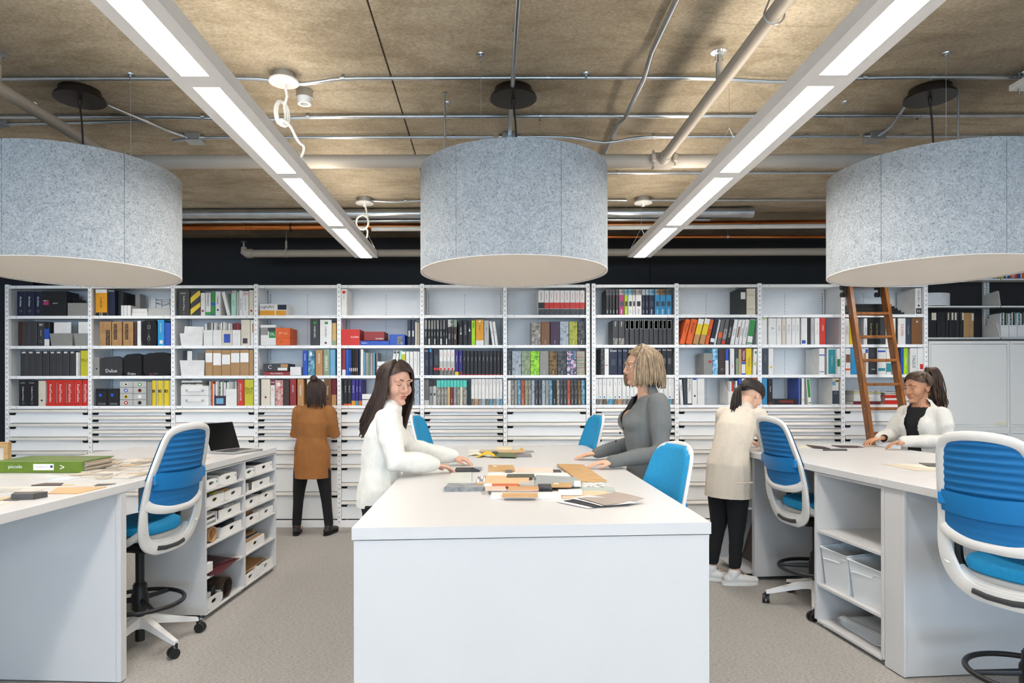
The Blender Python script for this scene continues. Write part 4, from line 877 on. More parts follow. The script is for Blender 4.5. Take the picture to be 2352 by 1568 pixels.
for r in range(4):
    for c in range(2):
        xa, za = -w / 2 + w / 2 * c + 0.003, dh / 4 * r + 0.003
        q = MB(); q.bbox(xa, xa + w / 2 - 0.006, 0, 0.02, za, za + dh / 4 - 0.006, 0.0015); d = q.build('small_drawer', CM('lg'), t, local=True)
        q = MB(); cc = Vector((xa + w / 4 - 0.005 + 0.004 * c, -0.001, za + dh / 8 - 0.003)); q.tube([cc + Vector((0.015 * math.cos(a), 0, 0.015 * math.sin(a))) for a in [2 * PI * k / 16 for k in range(16)]], 0.0055, 6, closed=True, flat=((0, 1, 0), 1)); q.build('ring_sticker', M(RC[r * 2 + c]), d, local=True)
        q = MB(); q.prism([(cc.x + 0.01 * math.cos(2 * PI * k / 12), cc.z + 0.01 * math.sin(2 * PI * k / 12)) for k in range(12)], -0.0015, 0.001, Matrix(((1, 0, 0, 0), (0, 0, 1, 0), (0, 1, 0, 0), (0, 0, 0, 1)))); q.build('finger_hole', HOLE if (r + c) % 2 else INKW, d, local=True)
reg(t, (dx0 + dx1) / 2, dz, 1, 3, 'grey eight-drawer box with coloured rings', 'drawer box')
B(p1, 1, 3, 1752, 1812, 1235, 'gy')
for x0, x1, c, s in ((1815, 1862, 'yl', '1'), (1864, 1884, 'lg', ''), (1886, 1940, 'yl', '3'), (1942, 1955, 'lg', ''), (1957, 2018, 'yl', '4'), (2021, 2045, 'lg', '')):
    B(p1, 1, 3, x0, x1, 1220, c, bands=[(1330, 1365, 'k', 0.1, 0.75)] if s else [], th=[(s, 1348, M('e8c820'))] if s else [], words=(f'yellow binder marked {s}' if s else None))
# ---------------------------------------------------------------- bay 3
B(p2, 2, 0, 95, 236, 140, 'k', t='Guilford of Maine', tp=290, tl=0.6, tw=0.2, bands=[(165, 178, 'gy', 0.2, 0.65)], ring=412, words='wide black binder with white lettering')
o = B(p2, 2, 0, 240, 360, 140, 'k', words='black binder with yellow diagonal stripes')
w = p2.x(360) - p2.x(240) - 0.002; h = p2.h(0, 140)
for z in (0.16, 0.62):
    q = MB(); q.add([(-w / 2, -0.0012, h * (z - 0.14)), (w / 2, -0.0012, h * (z + 0.2)), (w / 2, -0.0012, h * (z + 0.38)), (w / 2 - (0.02 if z > 0.5 else 0), -0.0012, h * min(0.99, z + 0.38)), (-w / 2, -0.0012, h * (z + 0.10))], [(0, 1, 2, 3, 4)]); q.build('stripe', CM('yl'), o, local=True)
B(p2, 2, 0, 362, 416, 165, 'w', dot=(383, 'dr'), t='carnegie', tp=240, tl=0.25, tw=0.2, tc=INKB); B(p2, 2, 0, 420, 482, 165, 'w', t='MAHARAM', tp=250, tl=0.55, tw=0.35, tc=INKB, bands=[(395, 440, 'gn')])
B(p2, 2, 0, 487, 538, 155, 'gn', bands=[(283, 318, 'bl'), (425, 440, 'bl')]); B(p2, 2, 0, 541, 602, 150, 'w', t='Filzfelt', tp=260, tl=0.4, tw=0.4, tc=INKB, ring=372)
B(p2, 2, 0, 680, 726, 155, 'w', lean=-72, words='white binder leaning left'); B(p2, 2, 0, 732, 792, 140, 'mt', bands=[(140, 172, 'rd', 0.05, 0.65)], th=[('K', 156, INKW)], t='kvadrat', tp=290, tl=0.3, tw=0.25, tc=INKB)
B(p2, 2, 0, 796, 822, 160, 'lg', kind='book'); B(p2, 2, 0, 825, 868, 140, 'w', t='SINA PEARSON', tp=300, tl=0.6, tw=0.35, tc=NAVI, kind='book'); B(p2, 2, 0, 872, 940, 150, 'w', th=[('3M', 180, RED)], t='Architectural Finishes', tp=300, tl=0.55, tw=0.3, tc=INKB); B(p2, 2, 0, 945, 1000, 135, 'cr', dot=(382, 'rd'))
bin_(p2.x(112), p2.x(394), ROWZ[1], p2.h(1, 652), 2, 1, 'white bin holding a white box', 'w', sheets=[(0.0, 0.98, p2.h(1, 560), 'w', 0.12)])
magfile(p2.x(402), p2.x(511), ROWZ[1], p2.h(1, 560), 2, 1, 'white magazine file', mags=('w', 'dg', 'dg', 'lg'), hf=0.78, ring=False, magh=p2.h(1, 518)); magfile(p2.x(514), p2.x(620), ROWZ[1], p2.h(1, 560), 2, 1, 'white magazine file with thin sheets', mags=('w', 'lg', 'pc', 'lg', 'w'), hf=0.78, ring=False, magh=p2.h(1, 515))
magfile(p2.x(623), p2.x(745), ROWZ[1], p2.h(1, 560), 2, 1, 'cream magazine file with blue label', col='cr', mags=('w', 'lg', 'gy', 'w', 'lg'), hf=0.77, ring=False, label='bl', magh=p2.h(1, 512)); magfile(p2.x(748), p2.x(844), ROWZ[1], p2.h(1, 560), 2, 1, 'white magazine file with dark red sheets', mags=('mr', 'dr', 'mr'), hf=0.78, ring=False, magh=p2.h(1, 512))
B(p2, 2, 1, 847, 957, 490, 'cr', bands=[(712, 775, 'pl', 0.2, 0.72)], words='cream binder with purple label'); B(p2, 2, 1, 960, 1000, 495, 'w', bands=[(535, 640, 'tn', 0.5, 0.95)])
bin_(p2.x(112), p2.x(413), ROWZ[2], p2.h(2, 975), 2, 2, 'white tapered bin with folders', 'w', sheets=[(0.0, 0.14, p2.h(2, 858), 'k', 0.0), (0.2, 0.42, p2.h(2, 860), 'w', 0.0), (0.68, 1.0, p2.h(2, 880), 'dg', 0.0)])
for x0, x1, l0, l1 in ((422, 510, 888, 1000), (513, 615, 890, 1035), (618, 725, 908, 1025), (727, 836, 890, 1003), (838, 947, 888, 1000), (949, 1000, 860, 861)):
    o = magfile(p2.x(x0), min(p2.x(x1), BAYS[2][1] - 0.003), ROWZ[2], p2.h(2, 850), 2, 2, 'brown kraft box file with white label', col='kf', mags=(), hf=0.995, ring=False)
    w = p2.x(x1) - p2.x(x0); hh = p2.h(2, 850)
    if l1 - l0 > 5: q = MB(); q.box(-w * 0.46, w * 0.44, -0.0015, 0.002, hh * (1 - p2.f(2, 850, l1)), hh * (1 - p2.f(2, 850, l0))); q.build('label', INKW, o, local=True)
for yt, yb, lb in ((1280, 1396, 'upper'), (1399, 1520, 'lower')):
    o = C(p2, 2, 3, 125, 462, yt, yb, 'w', f'white case with metal handle, {lb}', depth=0.26)
    w, hh = p2.x(462) - p2.x(125), p2.h(3, yt) - max(0, p2.h(3, yb))
    q = MB(); q.tube([(-0.075, -0.004, hh / 2), (-0.07, -0.016, hh / 2 - 0.004), (0, -0.024, hh / 2 - 0.008), (0.07, -0.016, hh / 2 - 0.004), (0.075, -0.004, hh / 2)], 0.005, 8); q.build('handle', WHITE, o, local=True)
    for s in (-1, 1): q = MB(); q.bbox(s * 0.085 - 0.012, s * 0.085 + 0.012, -0.006, 0.001, hh / 2 - 0.012, hh / 2 + 0.012, 0.002); q.build('handle_mount', GALV, o, local=True)
z0 = ROWZ[3] + p2.h(3, 1280) + 0.001
for k in range(5): flat('magazine', p2.x(130) + 0.004 * (k % 3), p2.x(380) - 0.006 * (k % 2), z0 + k * 0.0112, 0.011, ('w', 'pc', 'k', 'w', 'lg')[k], 2, 3, f'{("white", "picture", "black", "white", "light grey")[k]} magazine lying on white cases', depth=0.2)
for k in range(4): B(p2, 2, 3, 465 + k * 15, 478 + k * 15, 1228 + (k % 2) * 30, ('w', 'pc', 'or', 'w')[k], kind='book')
magfile(p2.x(527), p2.x(664), ROWZ[3], p2.h(3, 1300), 2, 3, 'dark purple magazine file with logo', col='pl', mags=('w', 'lg', 'pc', 'w', 'sg', 'w'), hf=0.54, ring=False, label='lb', magh=p2.h(3, 1218))
magfile(p2.x(667), p2.x(797), ROWZ[3], p2.h(3, 1290), 2, 3, 'white magazine file with grey magazines', mags=('w', 'lg', 'lg', 'gy', 'lg'), hf=0.87, ring=False, magh=p2.h(3, 1225))
B(p2, 2, 3, 801, 882, 1208, 'rd', t='KNOLL LEATHER', tp=1360, tl=0.65, tw=0.35, bands=[(1240, 1490, 'gy', 0.12, 0.22)]); B(p2, 2, 3, 886, 996, 1205, 'ol', th=[('No.4', 1315, INKB), ('PANEL &', 1345, INKB), ('VERTICAL', 1370, INKB)], words='yellow-green binder with black lettering')
# ---------------------------------------------------------------- bay 4
C(p2, 3, 0, 1077, 1402, 302, 440, 'w', 'white and orange lamp box', depth=0.24, parts=[(0.0, 0.56, 0.56, 1.0, 'am'), (0.6, 0.98, 0.56, 1.0, 'am'), (0.66, 0.99, 0.06, 0.5, 'nv')], text=[('LightArt', 0.29, 0.28, 0.155, 0.04, INKB, 0)])
C(p2, 3, 1, 1087, 1270, 552, 797, 'w', 'white box with green square', depth=0.25, lid=0.03, parts=[(0, 0.48, 0.14, 0.5, 'gy'), (0.48, 0.98, 0.14, 0.32, 'ch'), (0.55, 0.99, 0.32, 0.64, 'gn')], text=[('TFL', 0.77, 0.47, 0.06, 0.028, INKW, 0)])
o = C(p2, 3, 1, 1274, 1440, 590, 797, 'or', 'orange box with white lettering', depth=0.26, lid=0.11, text=[("3M 'art", 0.5, 0.3, 0.09, 0.028, M('f0c8a0'), 0), ('D', 0.4, 0.78, 0.02, 0.02, INKB, 0)])
B(p2, 3, 1, 1682, 1792, 482, 'ch', t='UNIBOARD', tp=635, tl=0.45, tw=0.3, bands=[(510, 545, 'gn', 0.35, 0.7)], words='charcoal binder with green mark'); B(p2, 3, 1, 1798, 1940, 492, 'w', t='UNIBOARD', tp=635, tl=0.42, tw=0.25, tc=INKB, bands=[(515, 545, 'gn', 0.42, 0.68)], dot=(770, 'pl'), words='wide white binder with green mark'); B(p2, 3, 1, 1943, 1996, 495, 'gl', bands=[(495, 530, 'nv'), (742, 797, 'sg')])
F(p2, 3, 2, 1125, 1432, 1110, 1160, 'dr', 'dark red book lying flat', depth=0.25, t='MACHINEDAL', ln=0.5); C(p2, 3, 2, 1116, 1420, 1016, 1108, 'ch', 'charcoal box lying on dark red book', depth=0.25, parts=[(0.58, 0.95, 0.55, 0.9, 'w'), (0.7, 0.98, 0.08, 0.5, 'tn')], text=[('C', 0.27, 0.45, 0.05, 0.04, INKW, 0)])
C(p2, 3, 2, 1440, 1572, 1056, 1157, 'w', 'plain small white box', depth=0.2)
B(p2, 3, 2, 1588, 1652, 858, 'bl', t='laminates', tp=940, tl=0.3, tw=0.25); B(p2, 3, 2, 1657, 1736, 862, 'bg', bands=[(880, 925, 'w', 0.25, 0.6)]); B(p2, 3, 2, 1745, 1832, 855, 'tn', t='INVISTA', tp=960, tl=0.4, tw=0.3); B(p2, 3, 2, 1838, 1916, 845, 'sg', t='VENEERS II', tp=1010, tl=0.65, tw=0.36); B(p2, 3, 2, 1920, 1982, 850, 'lb')
B(p2, 3, 3, 1090, 1200, 1202, 'cr', dot=(1420, 'dr'), words='cream binder with red dot'); B(p2, 3, 3, 1204, 1256, 1202, 'w', bands=[(1202, 1275, 'mr')], th=[('FAB', 1240, INKW)], t='DEL', tp=1330, tl=0.2, tw=0.35, tc=RED); B(p2, 3, 3, 1260, 1355, 1215, 'fl', bands=[(1245, 1290, 'w', 0.2, 0.65)], t='Octolam', tp=1400, tl=0.35, tw=0.25); B(p2, 3, 3, 1358, 1430, 1215, 'br'); B(p2, 3, 3, 1435, 1512, 1200, 'dr', t='pionite', tp=1320, tl=0.35, tw=0.35, words='dark red binder with white lettering'); B(p2, 3, 3, 1525, 1602, 1200, 'tn', t='nevamar', tp=1340, tl=0.4, tw=0.3, words='tan binder with pale lettering')
for x0, x1, c in ((1640, 1710, 'cr'), (1715, 1790, 'tn'), (1795, 1848, 'w')): B(p2, 3, 3, x0, x1, 1205, c)
B(p2, 3, 3, 1852, 1935, 1200, 'bn', t='formica', tp=1340, tl=0.4, tw=0.3, ring=1440); B(p2, 3, 3, 1938, 1996, 1208, 'mr', bands=[(1390, 1520, 'tn')])
# ---------------------------------------------------------------- bay 5
B(p3, 4, 0, 62, 138, 115, 'w', t='Abet', tp=215, tl=0.2, tw=0.3, tc=M('999999'), bands=[(140, 172, 'rd', 0.2, 0.75)], words='white binder with red mark, standing alone')
C(p3, 4, 1, 62, 295, 602, 792, 'rd', 'tall red box with white lettering', depth=0.27, text=[('SCHIRN', 0.72, 0.49, 0.085, 0.02, INKW, 0)]); F(p3, 4, 1, 297, 645, 738, 792, 'bl', 'blue book lying flat below red box', t='Nidekor', tx=0.15, ln=0.2, depth=0.25)
C(p3, 4, 1, 345, 590, 630, 736, 'dr', 'lower red box on blue book', depth=0.26, text=[('SCHIRN', 0.75, 0.8, 0.08, 0.02, INKW, 0)]); C(p3, 4, 1, 650, 835, 664, 792, 'bl', 'blue box with a photo label', depth=0.24, parts=[(0.5, 0.85, 0.2, 0.95, 'pc')])
for x0, x1 in ((865, 910), (912, 955)): B(p3, 4, 1, x0, x1, 487, 'nv', bands=[(618, 690, 'lg', 0.25, 0.75)], words='navy binder with grey swatch label')
for k, c in enumerate(('w', 'cr', 'tn', 'lg')): B(p3, 4, 1, 957 + k * 13, 969 + k * 13, 508 + k * 6, c, kind='book')
B(p3, 4, 2, 80, 122, 840, 'dr', bands=[(1085, 1154, 'w')]); B(p3, 4, 2, 124, 160, 845, 'bl')
for k in range(5): B(p3, 4, 2, 162 + k * 22, 182 + k * 22, 845, ('bl', 'k', 'k', 'k', 'br')[k], kind='book', bands=[(1065, 1105, 'cr', 0.2, 0.8)])
B(p3, 4, 2, 273, 297, 840, 'nv', kind='book'); B(p3, 4, 2, 299, 333, 840, 'w')
for k in range(10): B(p3, 4, 2, 338 + k * 17, 353 + k * 17, 878 + (k % 3) * 4, ('lb', 'gy', 'lg', 'sg', 'gy', 'lg', 'gy', 'lb', 'pl', 'gy')[k], kind='magazine')
for j, (yt, yb) in enumerate(((988, 1042), (1048, 1100), (1105, 1154))): C(p3, 4, 2, 502, 590, yt, yb, 'w', f'small white carton, {("top", "middle", "bottom")[j]} of the stack of three', depth=0.2)
for k in range(3): B(p3, 4, 2, 655 + k * 38, 690 + k * 38, 855, ('w', 'w', 'mt')[k], lean=42, kind='binder', words='pale binder leaning right', bands=[(862, 890, 'k', 0.2, 0.85)] if k < 2 else [])
for x0, x1, c in ((798, 842, 'ol'), (846, 888, 'w'), (891, 935, 'w'), (938, 984, 'w'), (986, 1010, 'w')): B(p3, 4, 2, x0, x1, 868, c, bands=[(868, 900, 'w')] if c == 'ol' else [], t='pallas', tp=970, tl=0.3, tw=0.3, tc=M('8a9aa8'))
for x0, x1, c, b in ((95, 140, 'k', 'or'), (142, 188, 'k', 'or'), (190, 238, 'in', 'am'), (240, 275, 'in', 'tl'), (277, 313, 'in', 'or')): B(p3, 4, 3, x0, x1, 1205, c, bands=[(1460 if c == 'in' else 1495, 1516, b)], t='Nevamar tile', tp=1320, tl=0.45, tw=0.25)
for yt, yb, s in ((1380, 1442, 'upper'), (1450, 1514, 'lower')): C(p3, 4, 3, 318, 520, yt, yb, 'w', f'flat white carton, {s} of two', depth=0.24)
for x0, x1, c in ((700, 760, 'w'), (765, 830, 'lg'), (880, 940, 'sk'), (945, 1010, 'sk')): B(p3, 4, 3, x0, x1, 1210, c)
# ---------------------------------------------------------------- bay 6
for k, (x0, x1) in enumerate(((1065, 1109), (1111, 1144), (1146, 1179), (1181, 1209), (1213, 1249), (1251, 1290), (1293, 1321), (1323, 1349))):
    B(p3, 5, 1, x0, x1, 490, 'k', bands=[(495, 600, ('dg', 'gy', 'mr', 'gy', 'k', 'dg', 'k', 'k')[k], 0.15, 0.85), (715, 785, 'lg', 0.2, 0.8)] if k % 2 else [(495, 600, 'gy', 0.15, 0.85)], t='Interface', tp=660, tl=0.2, tw=0.3, words='slim black binder with swatch label')
for x0, x1, c, tb in ((1351, 1394, 'k', 'bwp'), (1396, 1420, 'br', 'pc'), (1422, 1462, 'br', 'sg')): B(p3, 5, 1, x0, x1, 487, c, bands=[(487, 575, tb)], t='Tandus', tp=690, tl=0.3, tw=0.4)
for x0, x1, s in ((1488, 1530, 'SHAW'), (1534, 1590, 'MOHAWK GROUP'), (1593, 1634, 'bolon')): B(p3, 5, 1, x0, x1, 492, 'k', t=s, tp=610, tl=0.4, tw=0.35, dot=(655, 'w') if s == 'SHAW' else (617, 'w') if s == 'bolon' else (770, 'k'))
B(p3, 5, 1, 1636, 1683, 500, 'lm', t='RISK', tp=560, tl=0.3, tw=0.5, tc=INKB); B(p3, 5, 1, 1688, 1784, 487, 'am', bands=[(737, 792, 'w')], dot=(510, 'w'), t='forbo', tp=590, tl=0.25, tw=0.2, tc=INKB, words='wide orange binder with white foot'); B(p3, 5, 1, 1788, 1846, 500, 'lg', t='altro', tp=600, tl=0.3, tw=0.3, tc=INKB)
B(p3, 5, 1, 1888, 1922, 505, 'w', lean=-38, words='white binder leaning left, nearer the middle', t='johnsonite', tp=640, tl=0.4, tw=0.3, tc=INKB); B(p3, 5, 1, 1924, 1962, 510, 'w', lean=-38, words='white binder leaning left, last of pair', t='roppe', tp=640, tl=0.4, tw=0.3, tc=INKB)
B(p3, 5, 2, 1065, 1122, 840, 'nv', bands=[(970, 1040, 'sl', 0.25, 0.8)], th=[('Shaw', 860, INKW)]); B(p3, 5, 2, 1125, 1173, 840, 'nv', bands=[(838, 875, 'cy', 0.1, 0.6), (960, 1040, 'sl', 0.25, 0.8)]); B(p3, 5, 2, 1177, 1246, 845, 'k', bands=[(1065, 1090, 'rd'), (915, 1030, 'sl', 0.25, 0.8)], words='black binder with red band')
for x0, x1 in ((1249, 1292), (1295, 1338), (1341, 1384), (1386, 1433)): B(p3, 5, 2, x0, x1, 845, 'w', bands=[(985, 1060, 'lg'), (1065, 1095, 'rd', 0.2, 0.7), (1095, 1154, 'pc')], t='milliken', tp=910, tl=0.3, tw=0.3, tc=M('c87a70'), words='white binder with pink lettering and grey foot')
for x0, x1, b in ((1437, 1480, 'yl'), (1483, 1526, 'mr')): B(p3, 5, 2, x0, x1, 855, 'in', bands=[(1112, 1154, b)], t='Nora systems', tp=960, tl=0.4, tw=0.3)
e = [1529, 1574, 1620, 1666, 1712, 1758, 1805, 1850, 1896, 1942, 1985, 2012]
for k in range(11): B(p3, 5, 2, e[k], e[k + 1] - 2, 860, 'k', t='Mannington ' + 'abcdefghijk'[k], tp=960, tl=0.5, tw=0.2, bands=[(1145, 1154, 'rd', 0, 0.8)], words='black binder with thin white lettering')
B(p3, 5, 3, 1062, 1125, 1205, 'dg', bands=[(1455, 1516, 'lg')]); B(p3, 5, 3, 1127, 1170, 1215, 'gy', bands=[(1215, 1290, 'k'), (1370, 1400, 'k', 0.25, 0.7)]); B(p3, 5, 3, 1172, 1213, 1218, 'lg', bands=[(1218, 1285, 'k'), (1370, 1400, 'k', 0.25, 0.7)])
for x0, x1, b in ((1216, 1264, 'st'), (1266, 1304, 'st'), (1306, 1341, 'st'), (1343, 1377, 'gl'), (1379, 1417, 'mr'), (1419, 1457, 'gy'), (1459, 1494, 'st'), (1496, 1530, 'cr'), (1532, 1581, 'st')): B(p3, 5, 3, x0, x1, 1215, b, bands=[(1215, 1298, 'tq')], t='Centiva', tp=1460, tl=0.25, tw=0.3, words=f'{CW[b][1]} binder with turquoise top')
e = [1632, 1673, 1716, 1757, 1802, 1846, 1890, 1932, 1972, 2011]
for k in range(9): B(p3, 5, 3, e[k], e[k + 1] - 2, 1200, 'w', bands=[(1440, 1516, ('pc', 'tn', 'st', 'sk', 'pc', 'bg', 'st', 'sk', 'bg')[k])], t='Patcraft', tp=1245, tl=0.2, tw=0.25, tc=INKB, words='white binder with picture foot')
# ---------------------------------------------------------------- bay 7
e = [455, 530, 590, 640, 718, 770, 840, 900, 957, 1016]
for k in range(9): B(p4, 6, 0, e[k], e[k + 1] - 2, 132, 'w', bands=[(278, 350, 'rd' if k else 'k'), (354, 428, 'ds')], t='Interface', tp=205, tl=0.32, tw=0.25, tc=RED if k else INKB, words='white binder with red band' if k else 'white binder with black band')
for x0, x1, c in ((372, 482, 'st'), (486, 593, 'bn'), (598, 710, 'pl'), (713, 821, 'sk'), (825, 926, 'ms'), (930, 1015, 'ds')): B(p4, 6, 1, x0, x1, 508, c, t='Interface', tp=0.88, tl=0.16, tw=0.2, words=f'wide {CW[c][1]} binder')
for x0, x1, c in ((78, 135, 'ds'), (138, 247, 'sk'), (250, 357, 'gm'), (360, 468, 'lf'), (471, 580, 'gy'), (583, 682, 'gd'), (685, 793, 'ds'), (797, 911, 'ag'), (915, 1015, 'sp')): B(p4, 6, 2, x0, x1, 862, c, t='Interface', tp=0.9, tl=0.16, tw=0.16, words=f'wide {CW[c][1]} binder')
e = [85, 125, 165, 203, 245, 292, 332, 370, 412, 455, 497, 540, 583, 625, 675, 712, 757, 800, 843, 885, 930, 972, 1016]
cc = ['w', 'st', 'gy', 'bg', 'rs', 'gm', 'st', 'sk', 'ds', 'ds', 'sk', 'gy', 'bg', 'k', 'st', 'ds', 'ds', 'rs', 'ds', 'ds', 'gd', 'bg']
for k in range(22): B(p4, 6, 3, e[k], e[k + 1] - 2, 1212, cc[k], t='Interface', tp=0.85, tl=0.2, tw=0.28, tc=INKW if cc[k] != 'w' else INKB, words=f'slim {CW[cc[k]][1]} binder')
# ---------------------------------------------------------------- bay 8
for x0, x1 in ((1270, 1309), (1311, 1345), (1347, 1383), (1386, 1423)): B(p4, 7, 0, x0, x1, 120, 'k', bands=[(120, 190, 'ds')], t='shaw', tp=390, tl=0.2, tw=0.4, words='black binder with dark picture top')
for x0, x1, c, tb in ((1426, 1490, 'mg', 'st'), (1493, 1535, 'lm', 'bg'), (1538, 1588, 'w', 'bg'), (1591, 1623, 'w', 'pc'), (1626, 1698, 'w', 'st'), (1701, 1743, 'nv', 'sk'), (1745, 1786, 'nv', 'sk'), (1789, 1855, 'nv', 'bg'), (1858, 1918, 'tb', 'pc'), (1921, 1990, 'tb', 'gd'), (1993, 2061, 'tb', 'ds')):
    B(p4, 7, 0, x0, x1, 120, c, bands=[(120, 190, tb), (265, 325, ('k' if c in ('w', 'lm') else 'sl'), 0.2, 0.8)], t='shaw', tp=390, tl=0.2, tw=0.3, tc=INKB if c == 'w' else INKW, words=f'{CW[c][1]} binder with picture top')
for k, (x0, x1) in enumerate(((1350, 1415), (1418, 1498), (1501, 1549), (1553, 1613), (1616, 1669), (1672, 1716), (1719, 1789), (1792, 1841), (1844, 1901), (1904, 1951), (1954, 1999), (2005, 2062))):
    B(p4, 7, 1, x0, x1, 493, 'ch', bands=[(710, 785, 'st', 0.08, 0.92)] if k < 2 else [(495, 600, 'gy', 0.1, 0.9), (500, 545, ('or', 'gn', 'dg', 'gy', 'dg', 'dg', 'sk', 'dg', 'gy', 'rd')[k - 2], 0.2, 0.8), (545, 595, ('dg', 'rd', 'dg', 'gy', 'ch', 'dg', 'dg', 'dg', 'gy', 'gn')[k - 2], 0.2, 0.8)], t='Milliken' if k < 2 else None, tp=540, tl=0.2, tw=0.2, words='charcoal binder with stone picture' if k < 2 else 'charcoal binder with swatch strip')
B(p4, 7, 2, 1205, 1249, 835, 'ds'); B(p4, 7, 2, 1251, 1303, 832, 'w', bands=[(1030, 1040, 'rd', 0.2, 0.7)])
for x0, x1 in ((1305, 1408), (1411, 1465), (1467, 1530), (1533, 1590), (1593, 1660)): B(p4, 7, 2, x0, x1, 832, 'nv', bands=[(960, 1035, 'sl', 0.25, 0.75)], th=[('Shaw', 858, INKW)], words='navy binder with slate swatch')
for x0, x1 in ((1665, 1730), (1733, 1800), (1803, 1885), (1888, 1938), (1941, 1998), (2001, 2068)): B(p4, 7, 2, x0, x1, 832, 'k', bands=[(950, 1020, 'dg', 0.25, 0.75)], th=[('Shaw', 850, INKW)], words='black binder with grey swatch')
e = [1145, 1181, 1226, 1276, 1356, 1406, 1461, 1511, 1556, 1604, 1660, 1710, 1760, 1810, 1860, 1910, 1962, 2016, 2062, 2090]
for k in range(19): B(p4, 7, 3, e[k], e[k + 1] - 2, 1187, 'w', bands=[(1438, 1505, ('pc', 'st', 'gd', 'bg', 'pc', 'tn', 'st')[k % 7]), (1405, 1425, ('mt', 'cy', 'bl')[k % 3], 0.3, 0.6)], t='tarkett', tp=1250, tl=0.2, tw=0.2, tc=INKB, words='white binder with picture foot')
# ---------------------------------------------------------------- bay 9
B(p5, 8, 0, 845, 920, 108, 'k', bands=[(155, 238, 'w', 0.1, 0.85)], depth=0.3, words='black binder with white label'); B(p5, 8, 0, 922, 1030, 112, 'cr', th=[('collection', 190, TAN), ('classics', 355, TAN)], words='wide cream binder')
L = [(110, 176, 'or', 'Precast', INKB), (178, 262, 'or', 'Precast', INKB), (266, 339, 'tn', None, None), (342, 413, 'tn', None, None), (416, 466, 'or', 'Barnett', INKB), (469, 523, 'nv', None, None), (526, 552, 'w', 'ACO', RED), (555, 606, 'dg', None, None), (609, 660, 'dg', '04', INKB), (663, 718, 'k', 'LAMCRETE', INKW), (721, 772, 'w', 'hanover', INKB), (775, 817, 'w', None, None), (820, 858, 'w', 'ENDURIDE', INKB), (861, 912, 'w', 'ENDURIDE', INKB), (916, 985, 'w', None, None)]
for k, (x0, x1, c, s, tc) in enumerate(L):
    ln = 78 - k * 2.2; bd = []
    if c == 'tn': bd = [(478, 540, 'w'), (540, 670, 'yl')]
    if k == 7: bd = [(640, 710, 'or')]
    if k == 8: bd = [(600, 720, 'gy'), (740, 785, 'rd')]
    if k == 5: bd = [(715, 760, 'w')]
    if k == 11: bd = [(570, 700, 'bn', 0.2, 0.7)]
    if k == 14: bd = [(490, 690, 'gn'), (765, 780, 'gn')]
    nm = {'tn': 'tan binder with yellow label leaning right', 'or': 'orange binder leaning right'}.get(c, f'{CW[c][1]} binder leaning right')
    if k == 14: nm = 'green and white binder leaning right'
    B(p5, 8, 1, x0, x1, 484, c, lean=ln, t=s, tp=590 if s == 'Precast' else 640, tl=0.4, tw=0.4, tc=tc or INKW, bands=bd, words=nm)
C(p5, 8, 2, 405, 508, 885, 1146, 'gy', 'grey slipcase with red mark', depth=0.28, parts=[(0.55, 0.9, 0.35, 0.45, 'rd')])
B(p5, 8, 2, 512, 578, 832, 'wt', kind='binder'); B(p5, 8, 2, 585, 663, 832, 'br', ring=1085); B(p5, 8, 2, 665, 704, 836, 'bl', bands=[(975, 1146, 'w')]); B(p5, 8, 2, 706, 720, 850, 'pl', kind='book'); B(p5, 8, 2, 723, 776, 830, 'w', t='pella', tp=1045, tl=0.2, tw=0.4, tc=RED); B(p5, 8, 2, 780, 826, 835, 'sl', bands=[(950, 1146, 'sg', 0.3, 1)]); B(p5, 8, 2, 829, 859, 838, 'gl', kind='book')
B(p5, 8, 2, 862, 911, 830, 'w', bands=[(830, 990, 'mr'), (993, 1020, 'bl'), (1130, 1146, 'bl')], t='TRESPA', tp=910, tl=0.4, tw=0.5, words='maroon, blue and white binder'); B(p5, 8, 2, 914, 985, 830, 'yl', t='TRESPA', tp=990, tl=0.4, tw=0.35, tc=M('7a6a10'), words='yellow binder with dark lettering'); B(p5, 8, 2, 990, 1038, 832, 'w', lean=14, bands=[(860, 890, 'gn', 0.3, 0.8), (990, 1035, 'lm', 0.3, 0.7)])
B(p5, 8, 3, 128, 166, 1200, 'w', lean=-18, t='BALCO', tp=1300, tl=0.3, tw=0.4, tc=INKB); B(p5, 8, 3, 172, 208, 1195, 'sl', lean=-16); B(p5, 8, 3, 212, 262, 1190, 'w', t='KALWALL', tp=1270, tl=0.5, tw=0.5, tc=INKB, bands=[(1490, 1507, 'pl')], words='white binder with black lettering'); B(p5, 8, 3, 266, 326, 1188, 'w', bands=[(1188, 1208, 'bl', 0.1, 0.85)], ring=1400); B(p5, 8, 3, 332, 418, 1190, 'w', words='wide plain white binder')
magfile(p5.x(697), p5.x(822), ROWZ[3], p5.h(3, 1200), 8, 3, 'white magazine file with ring hole', mags=('lg', 'w', 'rd', 'pc', 'w'), hf=0.52, magh=p5.h(3, 1215))
B(p5, 8, 3, 826, 864, 1195, 'bl', bands=[(1400, 1507, 'w')]); B(p5, 8, 3, 866, 906, 1192, 'w'); B(p5, 8, 3, 909, 976, 1190, 'or', bands=[(1190, 1507, 'w', 0.75, 1)]); B(p5, 8, 3, 980, 1046, 1190, 'or', words='orange binder beside upright')
